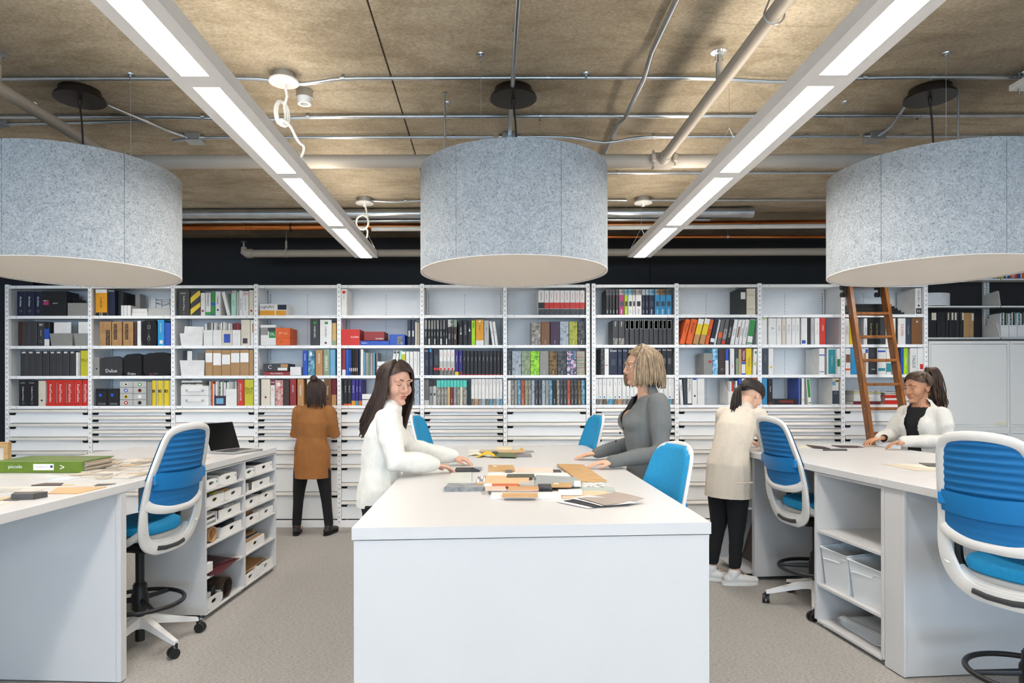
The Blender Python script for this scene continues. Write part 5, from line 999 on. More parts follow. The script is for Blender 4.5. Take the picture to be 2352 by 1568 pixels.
# ---------------------------------------------------------------- bay 10
L = [(1107, 1172, 'w', None, (478, 490, 'lm')), (1190, 1283, 'w', 'A', None), (1286, 1346, 'w', 'DASS', None), (1350, 1398, 'cr', 'arcat', None), (1402, 1463, 'w', 'Serious', None), (1466, 1511, 'w', 'Serious', None), (1513, 1563, 'w', 'Serious', None), (1579, 1652, 'w', None, (735, 775, 'bl')), (1656, 1693, 'k', None, None), (1696, 1738, 'lg', 'NUVON', None), (1742, 1801, 'w', 'METAL COATINGS', None), (1805, 1871, 'rd', 'valspar', None)]
for x0, x1, c, s, bd in L: B(p5, 9, 1, x0, x1, 468, c, t=s, tp=590, tl=0.45, tw=0.35, tc=INKW if c == 'rd' else (M('c07a40') if s and 'METAL' in s else M('55708a')), bands=[(*bd, 0.1, 0.7)] if bd else [], words='red binder with white lettering' if c == 'rd' else None)
B(p5, 9, 2, 1110, 1188, 832, 'sl', t='GAGEY', tp=950, tl=0.4, tw=0.25, tc=M('70808c')); B(p5, 9, 2, 1190, 1248, 832, 'w', dot=(1055, 'yl')); B(p5, 9, 2, 1797, 1866, 832, 'w', bands=[(905, 918, 'bl'), (1108, 1116, 'bl', 0.1, 0.9)], depth=0.3, words='white binder with blue lines'); B(p5, 9, 2, 1891, 2004, 830, 'w', bands=[(842, 1138, 'tl', 0.12, 0.9)], t='Ceiling Systems', tp=980, tl=0.5, tw=0.16, words='white binder with teal label'); B(p5, 9, 2, 2008, 2054, 832, 'w', bands=[(960, 1050, 'gn', 0.1, 0.9)])
B(p5, 9, 3, 1107, 1172, 1190, 'tb'); B(p5, 9, 3, 1182, 1236, 1195, 'k', t='firestone', tp=1320, tl=0.4, tw=0.25, bands=[(1485, 1495, 'rd', 0.2, 0.8)]); B(p5, 9, 3, 1565, 1580, 1200, 'nv', kind='book')
flat('binder', p5.x(1248), p5.x(1545), ROWZ[3], p5.h(3, 1440), 'k', 9, 3, 'black binder lying flat with red lettering', depth=0.27, t='Richelieu', tc=RED, flip=True, ln=0.55); B(p5, 9, 3, 1549, 1580, 1190, 'pw', words='periwinkle binder'); B(p5, 9, 3, 1584, 1618, 1190, 'w', dot=(1450, 'yl')); B(p5, 9, 3, 1668, 1712, 1192, 'w', lean=-26, bands=[(1200, 1420, 'gn', 0.15, 0.85), (1480, 1495, 'gn', 0.15, 0.8)], words='white and green binder leaning left')
B(p5, 9, 3, 1958, 2036, 1190, 'w', bands=[(1190, 1230, 'cr'), (1230, 1275, 'lb', 0, 0.5), (1215, 1240, 'yl', 0.5, 1), (1340, 1500, 'sl')], th=[('12', 1365, M('a8b4bc'))], depth=0.3, words='pale binder with slate foot, marked 12')
# ---------------------------------------------------------------- bay 11 (behind the ladder)
for k in range(5): flat('portfolio', p6.x(80) + 0.02 * k, p6.x(760) - 0.035 * k, ROWZ[0] + 0.0005 + k * 0.023, 0.022, 'k', 10, 0, f'black portfolio {ORD[k]} up in pile', depth=0.3, rot=0.0, yoff=0.02)
B(p6, 10, 0, 888, 962, 155, 'w', t='Techo-Bloc', tp=245, tl=0.42, tw=0.35, tc=INKB, ring=358, bands=[(388, 452, 'k', 0.1, 0.92)], th=[('32', 420, INKW)], depth=0.32, words='white binder marked 32')
L = [(66, 113, 'w', 'alucobond', RED), (116, 176, 'yl', None, None), (179, 222, 'w', 'larson', RED), (286, 328, 'w', 'Kingspan', NAVI), (331, 405, 'k', 'Green Facade', YEL), (408, 470, 'k', 'Green Facade', YEL), (474, 540, 'ch', None, None), (544, 604, 'w', None, None), (607, 656, 'w', 'ALPOLIC', INKB), (658, 680, 'k', None, None), (683, 771, 'w', 'TAYMIS', RED), (775, 836, 'sl', 'accuride', M('9aa4ac')), (840, 966, 'bn', None, None)]
for x0, x1, c, s, tc in L: B(p6, 10, 1, x0, x1, 503, c, t=s, tp=640, tl=0.5, tw=0.35, tc=tc or INKW, dot=(545, 'lg') if c == 'bn' else (780, c))
L = [(70, 133, 'w', None, [(925, 1020, 'bn', 0.1, 0.9), (1090, 1112, 'or', 0, 0.9)]), (136, 202, 'cy', None, []), (205, 260, 'pl', None, []), (264, 340, 'w', None, [(865, 910, 'bl', 0.5, 0.9), (910, 1150, 'tn', 0.2, 0.6)]), (343, 440, 'ch', 'ring', [(1095, 1105, 'lg', 0.3, 0.75)]), (443, 548, 'w', None, [(880, 900, 'bl', 0.05, 0.9), (1085, 1120, 'tl', 0.1, 0.9)]), (551, 606, 'w', None, [(1030, 1130, 'tl')]), (640, 686, 'w', None, [(940, 1140, 'gn', 0.1, 0.9)]), (688, 718, 'k', None, []), (720, 752, 'bl', None, []), (755, 804, 'lm', 'Dulldex', []), (826, 909, 'w', 'TALIUS', []), (912, 976, 'w', None, [(1040, 1100, 'rd', 0.4, 1)])]
for x0, x1, c, s, bd in L: B(p6, 10, 2, x0, x1, 852, c, t=None if s in (None, 'ring') else s, tp=1010, tl=0.75 if s == 'TALIUS' else 0.45, tw=0.4, tc=INKB if c == 'w' else INKW, ring=930 if s == 'ring' else None, bands=bd, words='lime-green binder' if c == 'lm' else None)
z = ROWZ[3] + 0.0005
for k in range(9):
    hh = (0.034, 0.03, 0.034, 0.012, 0.01, 0.008, 0.008, 0.006, 0.006)[k]; c = ('mr', 'w', 'w', 'w', 'lg', 'ol', 'w', 'pc', 'w')[k]
    flat('magazine', p6.x(165) + 0.004 * (k % 3), p6.x(480) + 0.006 * (k % 2), z, hh, c, 10, 3, f'{CW[c][1]} magazine, {ORD[k]} up in left pile', depth=0.24); z += hh + 0.0004
z = ROWZ[3] + 0.0005
for k in range(8):
    hh = (0.024, 0.02, 0.022, 0.022, 0.012, 0.01, 0.008, 0.008)[k]; c = ('rd', 'rd', 'w', 'rd', 'rd', 'w', 'pc', 'w')[k]
    flat('magazine', p6.x(528) + 0.004 * (k % 3), p6.x(700), z, hh, c, 10, 3, f'{CW[c][1]} magazine, {ORD[k]} up in middle pile', depth=0.24); z += hh + 0.0004
z = ROWZ[3] + 0.0005
for k in range(7):
    hh = (0.022, 0.02, 0.02, 0.022, 0.02, 0.018, 0.012)[k]; c = ('w', 'lg', 'w', 'w', 'lg', 'gy', 'pc')[k]
    flat('magazine', p6.x(704), p6.x(960) - 0.004 * (k % 3), z, hh, c, 10, 3, f'{CW[c][1]} magazine, {ORD[k]} up in right pile', depth=0.24); z += hh + 0.0004
# ---------------------------------------------------------------- cantilever shelves at the right
PL = 'on cantilever shelf right of ladder'
def rx(zx): return sx(1930 + zx / 5.06)
t = MB(); R_ = 0.2; t.lathe([(R_ - 0.005, 0), (R_, 0), (R_, 0.14), (R_ - 0.004, 0.14), (R_ - 0.004, 0.004), (0, 0.004)], (posts2[-1] + 0.25, YS + 0.02 + 0.135, SHZ[1] + 0.001), 48)
t.v = [Vector((p.x, YS + 0.02 + (p.y - YS - 0.02) * 0.7, p.z)) for p in t.v]
o = t.build('oval_box', M('d4d6d8', 0.6)); tag(o, 'white oval lidless box on cantilever shelf right of ladder', 'box')
x = 1032; k = 0
for wd_, c, lb in ((110, 'k', 1), (60, 'k', 0), (52, 'k', 0), (30, 'k', 1), (46, 'k', 1), (44, 'k', 1), (42, 'k', 0), (38, 'k', 1), (72, 'kf', 0), (48, 'kf', 1)):
    spine('binder', rx(x), rx(x + wd_ - 2), SHZ[0] + 0.001, 0.28 if c == 'k' else 0.27, c, 11, 0, bands=[(0.03, 0.32, 'cr', 0.45, 0.95)] if lb else [], Y0=YS, depth=0.22, words=f'{CW[c][1]} box file' + (' with cream label' if lb else ''), place=PL, group='box files on the cantilever shelf'); x += wd_
for j in range(3):
    magfile(rx(1876 + j * 98), rx(1970 + j * 98), SHZ[0] + 0.001, 0.22, 11, 0, 'white magazine file', mags=('w', 'bg', 'pc', 'w', 'k', 'sg'), hf=0.6, ring=False, Y0=YS, depth=0.2, magh=0.28, place='on cantilever shelf at right frame edge', group='white magazine files at right edge')
x = 1720
for k in range(22):
    wd_ = random.choice((14, 18, 22, 26)); c = random.choice(('rd', 'bl', 'k', 'tl', 'yl', 'w', 'or', 'gn', 'cy', 'nv', 'lg', 'cr'))
    spine('book', rx(x), rx(x + wd_), SHZ[2] + 0.001, random.uniform(0.2, 0.27), c, 11, 1, Y0=YS, depth=0.18, words=f'{CW[c][1]} paperback', place='on highest shelf below right drum pendant', group='books on the highest shelf at right'); x += wd_ + 1
# ---------------------------------------------------------------- labels that single out every item by its place in the row
ROWW = ['top shelf', 'second shelf', 'third shelf', 'lowest shelf']
rows = {}
for it in ITEMS: rows.setdefault((it['bay'], it['row']), []).append(it)
for (bay, row), L in rows.items():
    L.sort(key=lambda d: (round(d['x'], 3), d['z']))
    for k, it in enumerate(L):
        o = it['o']; ordw = ORD[k] if k < len(ORD) else 'rightmost'
        if it['place']: lab = f"{it['words']}, {ordw} from left {it['place']}"
        else: lab = f"{it['words']}, {ordw} from left, {ROWW[row]}, {ORD[bay]} bay"
        tag(o, lab, it['cat'], it['group'] or ('books and boxes on the ' + ROWW[row] + ' of the wall'))
# ================================================================== tables
TT, TH = 1.01, 0.042          # table height and top thickness
MELA = M('cecdcc', 0.35, var=0.01, scale=3)
def T2(px, py, z=TT): return T(px, py, z)
# middle table, panel end to the camera
NL, NR, FR, FL = T(807, 1212, TT), T(1633, 1200, TT), T(1345, 1022, TT), T(983, 1024, TT)
t = thing('worktable', 'long white worktable in the middle with panel end to camera', 'table', ((NL.x + NR.x) / 2, 3.9, 0))
def quad_prism(c, z0, z1, b=0.0):
    m = MB(); m.prism([(p.x, p.y) for p in c], z0, z1); return m
quad_prism([NL, NR, FR, FL], TT - TH, TT).build('tabletop', MELA, t)
def ins(c, d):      # inset quad
    cx = sum(p.x for p in c) / 4; cy = sum(p.y for p in c) / 4
    return [Vector((p.x + d * (1 if p.x < cx else -1), p.y + d * (1 if p.y < cy else -1), 0)) for p in c]
q4 = ins([NL, NR, FR, FL], 0.006)
u = (q4[1] - q4[0]).normalized(); v = (q4[3] - q4[0]).normalized()
quad_prism([q4[0], q4[1], q4[1] + v * 0.03, q4[0] + v * 0.03], 0.012, TT - TH - 0.004).build('end_panel', MELA, t)
quad_prism([q4[3] - v * 0.03, q4[2] - v * 0.03, q4[2], q4[3]], 0.012, TT - TH - 0.004).build('end_panel', MELA, t)
mid0, mid1 = (q4[0] + q4[1]) / 2, (q4[3] + q4[2]) / 2
quad_prism([mid0 + v * 0.05 - u * 0.015, mid0 + v * 0.05 + u * 0.015, mid1 - v * 0.05 + u * 0.015, mid1 - v * 0.05 - u * 0.015], 0.012, TT - TH - 0.004).build('centre_panel', MELA, t)
# side storage under the far half, leaving knee space for the stools near it
quad_prism([q4[0] + u * 0.03 + v * 0.05, q4[1] - u * 0.03 + v * 0.05, q4[1] - u * 0.03 + v * 0.30, q4[0] + u * 0.03 + v * 0.30], 0.03, TT - TH - 0.004).build('storage_body', MELA, t)
def feet(parent, pts, local=True):
    for (x, y) in pts: q = MB(); q.lathe([(0, 0), (0.022, 0), (0.02, 0.008), (0.006, 0.012), (0.006, 0.035), (0, 0.035)], (x, y, 0), 14); q.build('levelling_foot', GALV, parent, local=local)
# left worktable with tray cabinet
LT = thing('worktable', 'white worktable at left with open tray cabinet facing the aisle', 'table', (-1.754, 5.404, 0), -0.0542)
def lb(name, x0, x1, y0, y1, z0, z1, parent, mat=MELA, b=0.002):
    m = MB(); m.bbox(x0, x1, y0, y1, z0, z1, b); return m.build(name, mat, parent, local=True)
lb('tabletop', -1.2, 0, -1.93, 0, TT - TH, TT, LT); lb('tabletop', -1.2, 0, -3.6, -1.931, TT - TH, TT, LT)
US = TT - TH - 0.001
lb('leg_panel', -1.15, -0.03, -2.09, -2.055, 0.006, US, LT); lb('leg_panel_edge', -0.029, -0.003, -2.09, -2.04, 0.006, US, LT)
lb('side_panel', -0.68, -0.655, -3.4, -2.095, 0.006, US, LT); lb('leg_panel', -1.15, -0.66, -3.5, -3.46, 0.006, US, LT)
lb('modesty_panel', -0.68, -0.65, -2.05, -1.22, 0.3, US, LT)
feet(LT, [(-0.06, -0.06), (-0.06, -0.6), (-0.06, -1.15), (-0.4, -0.06), (-0.4, -1.15)])
ZR = [US - 0.012 - f * (US - 0.012 - 0.045) for f in (0, 0.13, 0.26, 0.385, 0.525, 0.75, 1.0)]     # shelf lines from top
cab = thing('tray_cabinet', 'white open cabinet with shelves of trays under the left worktable', 'cabinet', (-1.754, 5.404, 0), -0.0542)
D0 = -0.44
for (y0, y1) in ((-1.2, -1.182), (-0.612, -0.594), (-0.018, 0.0)): lb('side_panel', D0, -0.004, y0, y1, 0.036, US - 0.002, cab)
lb('top_panel', D0, -0.006, -1.182, -0.018, US - 0.014, US - 0.003, cab); lb('back_panel', D0 - 0.012, D0, -1.2, 0, 0.036, US - 0.002, cab)
for (y0, y1) in ((-1.182, -0.612), (-0.594, -0.018)):
    for k in range(1, 7): lb('shelf', D0, -0.006, y0 + 0.0005, y1 - 0.0005, ZR[k] - 0.014, ZR[k], cab)
TRAYM = M('eae8e4', 0.5, var=0.02)
LM = WM[LT.name]
def tray(y0, y1, zi, h, label, fill=(), x0=-0.36, dot=None):
    # open white tray with a slotted front; its own origin at the cabinet frame
    t = thing('tray', label, 'tray', LM @ Vector(((x0 - 0.02) / 2, (y0 + y1) / 2, ZR[zi] + 0.0006)), -0.0542, 'white trays in the left cabinet')
    w = y1 - y0; d = -0.02 - x0; k = 0.008; m = MB()
    m.box(-d / 2, d / 2 - k, -w / 2, w / 2, 0, 0.006); m.box(-d / 2, -d / 2 + k, -w / 2, w / 2, 0.006, h); m.box(-d / 2 + k, d / 2 - k, -w / 2, -w / 2 + k, 0.006, h); m.box(-d / 2 + k, d / 2 - k, w / 2 - k, w / 2, 0.006, h)
    n = 16; hw, hh = min(0.036, w * 0.2), min(0.013, h * 0.18); zc_ = h * 0.55; vs, fs = [], []
    for x in (d / 2, d / 2 - k):
        for j in range(n):
            a = 2 * PI * (j + 0.5) / n; ca, sa = math.cos(a), math.sin(a)
            s_ = 1 / max(abs(ca) / (w / 2), abs(sa) / (h / 2)); vs.append((x, ca * s_, h / 2 + sa * s_))
        for j in range(n):
            a = 2 * PI * (j + 0.5) / n; ca, sa = math.cos(a), math.sin(a)
            vs.append((x, math.copysign(hw * (1 - 0.4 * (1 - abs(ca) ** 0.5)), ca) * abs(ca) ** 0.5, zc_ + math.copysign(hh * abs(sa) ** 0.7, sa)))
    for j in range(n):
        i2 = (j + 1) % n
        fs += [(j, i2, n + i2, n + j), (2 * n + i2, 2 * n + j, 3 * n + j, 3 * n + i2), (n + j, n + i2, 3 * n + i2, 3 * n + j), (i2, j, 2 * n + j, 2 * n + i2)]
    m.add(vs, fs); m.build('tray_body', TRAYM, t, local=True)
    if dot:
        q = MB(); q.lathe([(0, 0), (0.007, 0), (0.007, 0.001), (0, 0.001)], (d / 2, w * 0.42, h * 0.6), 12, Matrix.Rotation(PI / 2, 4, 'Y')); q.build('dot_sticker', M(dot), t, local=True)
    for j, (c, fh) in enumerate(fill):
        lab = f"{CW[c][1]} sample stack in the {label.replace('white tray ', 'tray ')}"
        lab = ' '.join(lab.split()[:16]); q = MB(); f = 0.9 / len(fill)
        q.bbox(-d / 2 + 0.02, d / 2 - 0.03, -w / 2 + 0.012 + (w - 0.03) * f * j, -w / 2 + 0.012 + (w - 0.03) * f * (j + 1) - 0.004, 0.007, fh, 0.002)
        o = bpy.data.objects.new('material_sample', q.mesh('material_sample', CM(c))); COL.objects.link(o); o.location = t.location; o.rotation_euler = (0, 0, -0.0542)
        tag(o, lab, 'sample', 'samples kept in the trays')
    return t
GD = '3a9a5a'
RW = ['top', 'second', 'third', 'fourth', 'fifth', 'bottom']
def tr(y0, y1, row, h, col, side, **kw): return tray(y0, y1, row + 1, h, f'white tray at {side} of {RW[row]} shelf, {col} column of left cabinet', **kw)
tr(-1.175, -1.0, 0, 0.062, 'near', 'near end', dot=GD, fill=[('mr', 0.05), ('k', 0.075), ('gy', 0.06)]); tr(-0.975, -0.71, 0, 0.07, 'near', 'far end', dot=GD, fill=[('bn', 0.055), ('cr', 0.05)])
tr(-1.175, -0.905, 1, 0.068, 'near', 'near end', fill=[('k', 0.08), ('sl', 0.075), ('gy', 0.07), ('ol', 0.075)]); tr(-0.895, -0.63, 1, 0.068, 'near', 'far end', fill=[('tn', 0.075), ('cr', 0.06)])
tr(-1.0, -0.63, 2, 0.065, 'near', 'far end', fill=[('bn', 0.055), ('lg', 0.075)])
tr(-0.94, -0.63, 3, 0.068, 'near', 'far end', fill=[('k', 0.07), ('sl', 0.08)])
tr(-1.175, -0.93, 5, 0.075, 'near', 'near end', fill=[('cr', 0.1), ('w', 0.095), ('k', 0.12)])
tr(-0.585, -0.40, 0, 0.06, 'far', 'near end', dot=GD, fill=[('bn', 0.06), ('k', 0.05)]); tr(-0.38, -0.05, 0, 0.066, 'far', 'far end', dot=GD, fill=[('dg', 0.06)])
tr(-0.5, -0.03, 1, 0.066, 'far', 'middle', dot=GD, fill=[('cr', 0.03)])
tr(-0.585, -0.32, 2, 0.066, 'far', 'near end', fill=[('lg', 0.05)]); tr(-0.305, -0.03, 2, 0.066, 'far', 'far end', fill=[('k', 0.085), ('cr', 0.05)])
tr(-0.585, -0.32, 3, 0.066, 'far', 'near end', fill=[('bn', 0.10)]); tr(-0.305, -0.03, 3, 0.066, 'far', 'far end', fill=[('w', 0.06)])
tr(-0.57, -0.2, 4, 0.07, 'far', 'near end', fill=[('yl', 0.065)]); tr(-0.585, -0.36, 5, 0.065, 'far', 'near end', fill=[('pl', 0.04)]); tr(-0.33, -0.03, 5, 0.07, 'far', 'far end', fill=[('lg', 0.06)])
def board(label, x0, x1, y0, y1, z, th, col, rz=0, mat=None, tilt=None, name='sample_board'):
    q = MB(); q.bbox(-(x1 - x0) / 2, (x1 - x0) / 2, -(y1 - y0) / 2, (y1 - y0) / 2, 0, th, min(0.0015, th * 0.3))
    o = bpy.data.objects.new(name, q.mesh(name, mat or CM(col))); COL.objects.link(o)
    o.location = LM @ Vector(((x0 + x1) / 2, (y0 + y1) / 2, z)); o.rotation_euler = (tilt or 0, 0, -0.0542 + rz)
    return tag(o, label, 'sample')
zz = ZR[5] + 0.0715
for k, c in enumerate(('tn', 'cr', 'k', 'tn', 'bn')): board(f'{CW[c][1]} board, {ORD[k]} up in the pile on the far tray', -0.34, -0.03 - 0.012 * k, -0.55 + 0.01 * (k % 2), -0.24 - 0.01 * k, zz, 0.008, c, 0.03 * (k % 3 - 1)); zz += 0.0085
board('large tan board lying across trays on bottom shelf, far column', -0.36, -0.04, -0.55, -0.12, ZR[6] + 0.0725, 0.01, 'tn', 0.05)
MAR = M_wood('maroon_veneer', '3a1418', '4e1d20', '60282a', 1, (0.6, 6, 6), 0.35)
board('dark maroon board, larger, hanging off fifth shelf of left cabinet', -0.42, 0.03, -1.16, -0.74, ZR[5] + 0.005, 0.006, 'mr', 0.12, MAR); board('dark maroon board, smaller, leaning on fifth shelf of left cabinet', -0.36, -0.04, -0.98, -0.7, ZR[5] + 0.012, 0.006, 'mr', -0.3, MAR)
for k in range(3): board(f'white paper block, {ORD[k]} up on fifth shelf, near column', -0.3, -0.015, -1.175, -1.08, ZR[5] + 0.02 + k * 0.021, 0.02, 'w', 0.0)
board('black box standing at back of fifth shelf, near column', -0.42, -0.3, -1.16, -0.9, ZR[5] + 0.085, 0.07, 'k')
for k in range(4): board(f'{("grey", "white", "black", "white")[k]} folder, {ORD[k]} up on third shelf, near column', -0.36, -0.02, -1.175, -1.03 - 0.006 * k, ZR[3] + 0.001 + k * 0.0165, 0.016, ('gy', 'w', 'k', 'w')[k], 0.02 * k)
def roll(y0, y1, z, r, label, mat, x0=-0.3, x1=-0.02):
    m = MB(); n, tn = 20, 1.6; vs, fs = [], []
    # veneer rolled along x, open spiral seen end on
    N = 40
    for i in range(N + 1):
        a = 2 * PI * tn * i / N; rr = r * (1 - 0.12 * i / N)
        for x in (x0, x1):
            vs.append((x, (y0 + y1) / 2 + rr * math.cos(a) * 1.15, z + r + rr * math.sin(a)))
    k = len(vs)
    for i in range(N + 1):
        a = 2 * PI * tn * i / N; rr = r * (1 - 0.12 * i / N) - 0.003
        for x in (x0, x1): vs.append((x, (y0 + y1) / 2 + rr * math.cos(a) * 1.15, z + r + rr * math.sin(a)))
    for i in range(N): fs += [(2 * i, 2 * i + 1, 2 * i + 3, 2 * i + 2), (k + 2 * i + 1, k + 2 * i, k + 2 * i + 2, k + 2 * i + 3), (2 * i + 1, k + 2 * i + 1, k + 2 * i + 3, 2 * i + 3), (2 * i, 2 * i + 2, k + 2 * i + 2, k + 2 * i)]
    m.add(vs, fs, True); m.v = [LM @ p for p in m.v]; return tag(m.build('veneer_roll', mat), label, 'veneer')
OAKV = M_wood('oak_veneer', 'a97b4e', 'c19463', 'cfa575', 1, (8, 0.8, 0.8)); DKV = M_wood('dark_veneer', '2c211c', '43342b', '57463a', 1, (8, 0.8, 0.8))
roll(-1.18, -0.96, ZR[4] + 0.001, 0.052, 'rolled pale oak veneer on fourth shelf of left cabinet', OAKV); roll(-1.0, -0.72, ZR[6] + 0.001, 0.07, 'rolled dark walnut veneer on bottom shelf of left cabinet', DKV)
# right worktable
RT = thing('worktable', 'white worktable at right with open shelf unit facing the aisle', 'table', (1.925, 5.58, 0), 0.088)
RM = WM[RT.name]
lb('tabletop', 0, 1.3, -2.07, 0, TT - TH, TT, RT); lb('tabletop', 0, 1.3, -3.7, -2.071, TT - TH, TT, RT)
lb('leg_panel', 0.09, 1.25, -0.53, -0.5, 0.03, US, RT); lb('leg_panel', 0.03, 1.25, -2.23, -2.19, 0.006, US, RT); lb('leg_panel_edge', 0.012, 0.03, -2.235, -2.09, 0.006, US, RT)
lb('modesty_panel', 0.68, 0.7, -1.44, -0.54, 0.02, US, RT); lb('side_panel', 0.7, 0.72, -3.6, -2.24, 0.006, US, RT); lb('leg_panel', 0.72, 1.25, -3.6, -3.56, 0.006, US, RT)
feet(RT, [(0.12, -0.47), (0.12, -0.06), (0.06, -1.5), (0.06, -2.03), (0.5, -1.5), (0.5, -0.06)])
US2 = US - 0.002
un = thing('shelf_unit', 'white open shelf unit with three compartments under the right worktable', 'cabinet', (1.925, 5.58, 0), 0.088)
for y0, y1 in ((-2.085, -2.06), (-1.47, -1.445)): lb('side_panel', 0.012, 0.5, y0, y1, 0.036, US2, un)
H3 = US2 - 0.04
Z3 = [US2 - 0.02 - f * (H3 - 0.02) for f in (0.377, 0.749, 1.0)]
lb('top_panel', 0.014, 0.5, -2.06, -1.47, US2 - 0.016, US2, un); lb('back_panel', 0.488, 0.5, -2.06, -1.47, 0.04, US2 - 0.016, un, M('ebe6d8', 0.5))
for z in Z3: lb('shelf', 0.014, 0.487, -2.06, -1.47, z - 0.018, z, un)
eu = thing('shelf_unit', 'white end shelf unit behind the beige jacket, under right worktable', 'cabinet', (1.925, 5.58, 0), 0.088)
lb('side_panel', 0.03, 0.55, -0.035, -0.012, 0.036, US2, eu); lb('back_panel', 0.55, 0.57, -0.498, -0.012, 0.036, US2, eu); lb('side_panel', 0.092, 0.55, -0.498, -0.48, 0.036, US2, eu)
for z in (0.06, 0.56, US2): lb('shelf', 0.03, 0.55, -0.48, -0.036, z - 0.018, z, eu)
dk = MB(); dk.bbox(-0.008, 0.008, -0.2, 0.2, 0, 0.4, 0.002)
o = bpy.data.objects.new('sample_board', dk.mesh('sample_board', DKV)); COL.objects.link(o); o.location = RM @ Vector((0.22, -0.26, 0.061)); o.rotation_euler = (0, 0.3, 0.088); tag(o, 'dark wood board leaning in the end shelf beside white sneakers', 'sample')
PLAS = M('dfe3e6', 0.25, var=0.01); 
def plastic_bin(y0, y1, z, h, label):
    t = thing('plastic_bin', label, 'bin', RM @ Vector((0.22, (y0 + y1) / 2, z)), 0.088, 'white plastic bins in the right shelf unit')
    w, d, k = y1 - y0, 0.38, 0.004; tp = 0.02; m = MB()
    def ring(x0, x1, y, zf, zb): return [(x0, -y, zf), (x1, -y, zb), (x1, y, zb), (x0, y, zf)]
    vs = ring(-d / 2 + tp, d / 2 - tp, w / 2 - tp, 0, 0) + ring(-d / 2, d / 2, w / 2, h * 0.86, h) + ring(-d / 2 + k, d / 2 - k, w / 2 - k, h * 0.86, h) + ring(-d / 2 + tp + k, d / 2 - tp - k, w / 2 - tp - k, k, k)
    fs = [(3, 2, 1, 0)]
    for a in (0, 4, 8):
        for i in range(4): j = (i + 1) % 4; fs.append((a + i, a + j, a + 4 + j, a + 4 + i))
    fs.append((12, 13, 14, 15)); m.add(vs, fs); m.build('bin_body', PLAS, t, local=True)
    q = MB(); q.tube([(-d / 2 - 0.004, -w / 2, h * 0.86), (-d / 2 - 0.004, w / 2, h * 0.86), (d / 2, w / 2 + 0.003, h), (d / 2, -w / 2 - 0.003, h)], 0.006, 6, closed=True); q.build('rim', PLAS, t, local=True)
    q = MB(); q.tube([(-d / 2 + 0.004, -w * 0.42, h * 0.74), (-d / 2 + 0.004, -w * 0.25, h * 0.74), (-d / 2 + 0.006, -w * 0.18, h * 0.64), (-d / 2 + 0.006, w * 0.25, h * 0.62), (-d / 2 + 0.004, w * 0.42, h * 0.6)], 0.0045, 6); q.build('front_ridge', PLAS, t, local=True)
plastic_bin(-1.75, -1.49, Z3[1] + 0.001, 0.27, 'white plastic bin, farther one in right shelf unit'); plastic_bin(-2.045, -1.76, Z3[1] + 0.001, 0.26, 'white plastic bin, nearer one in right shelf unit')
def lid_sheet(x, y, z, w, d, label, rz=0):
    t = MB(); t.grid(lambda u, v: Vector(((u - 0.5) * d, (v - 0.5) * w, 0.012 * math.exp(-((abs(u - 0.5) - 0.42) / 0.05) ** 2) + 0.012 * math.exp(-((abs(v - 0.5) - 0.42) / 0.05) ** 2) + 0.006 * math.sin(3 * u + 2 * v))), 14, 14)
    n = len(t.v); vs2 = [p + Vector((0, 0, 0.003)) for p in t.v]; t.add(vs2, [tuple(reversed([i for i in f])) for f in t.f[:196]], True)
    o = bpy.data.objects.new('bin_lid', t.mesh('bin_lid', PLAS)); COL.objects.link(o); o.location = RM @ Vector((x, y, z)); o.rotation_euler = (0, 0, 0.088 + rz); tag(o, label, 'lid')
for k in range(4): lid_sheet(0.26, -1.78, Z3[2] + 0.003 + k * 0.014, 0.42 - 0.01 * k, 0.36, f'white plastic lid, {ORD[k]} up on bottom of right shelf unit', 0.05 * k)
for k in range(2): lid_sheet(0.27, -1.80, Z3[1] + 0.282 + k * 0.016, 0.4, 0.34, f'clear plastic lid, {ORD[k]} up on the plastic bins', 0.08 * k)
# ================================================================== samples on the middle table
OAK = M_wood('oak_board', 'a07845', 'bd955f', 'cda871', 1.2, (1.2, 10, 1)); OAK2 = M_wood('oak_board_fine', 'a9814e', 'c09a66', 'd0ae7a', 1.6, (1.0, 12, 1))
SMATS = {'oak': OAK, 'oak2': OAK2, 'slate': M_multi('slate_tile', ['6b6d70', '85888b', '9a9c9e'], 30, 0.7, bmp=0.3), 'terr': M_multi('ink_pattern', ['ecebe8', 'ecebe8', '2a2a2a', 'ecebe8'], 22, 0.5, (1, 2, 1), 1, 2.0, 0.3, 0.75), 'char': M_multi('black_stone', ['1c1d1e', '34363a', '4c4e52'], 40, 0.5), 'bars': M_multi('barcode_card', ['ffffff', '222222', 'ffffff'], 30, 0.6, (3, 0.1, 1), 0)}
def smat(c):
    if c in SMATS: return SMATS[c]
    return M(c, 0.45, 0, 0.03, 8)
def zq(zx, zy_): return (960 + zx / 4.3556, 980 + zy_ / 4.3556)
def sample(name, pts, th, col, label, z=0.0, cat='sample', sticker=False, group='samples spread on the middle table', zoom=zq, base=TT):
    # pts: near-left, near-right, far-right, far-left of the top face, read off the photograph
    zt_ = base + z + th
    P4 = [T(*(zoom(*p) if zoom else p), zt_) for p in pts]
    m = MB(); m.prism([(p.x, p.y) for p in P4], base + z + 0.0004, zt_); o = tag(m.build(name, smat(col)), label, cat, group)
    if sticker:
        c = P4[3] * 0.75 + P4[1] * 0.25; q = MB(); q.box(c.x - 0.012, c.x + 0.012, c.y - 0.012, c.y + 0.012, zt_, zt_ + 0.0006); q.build('sticker', INKW, o)
    return o
SB, ST = 'sample_board', 'sample_tile'
sample(ST, [(362, 442), (612, 442), (628, 405), (380, 405)], 0.006, '23252a', 'black glass tile under the white sweater hand')
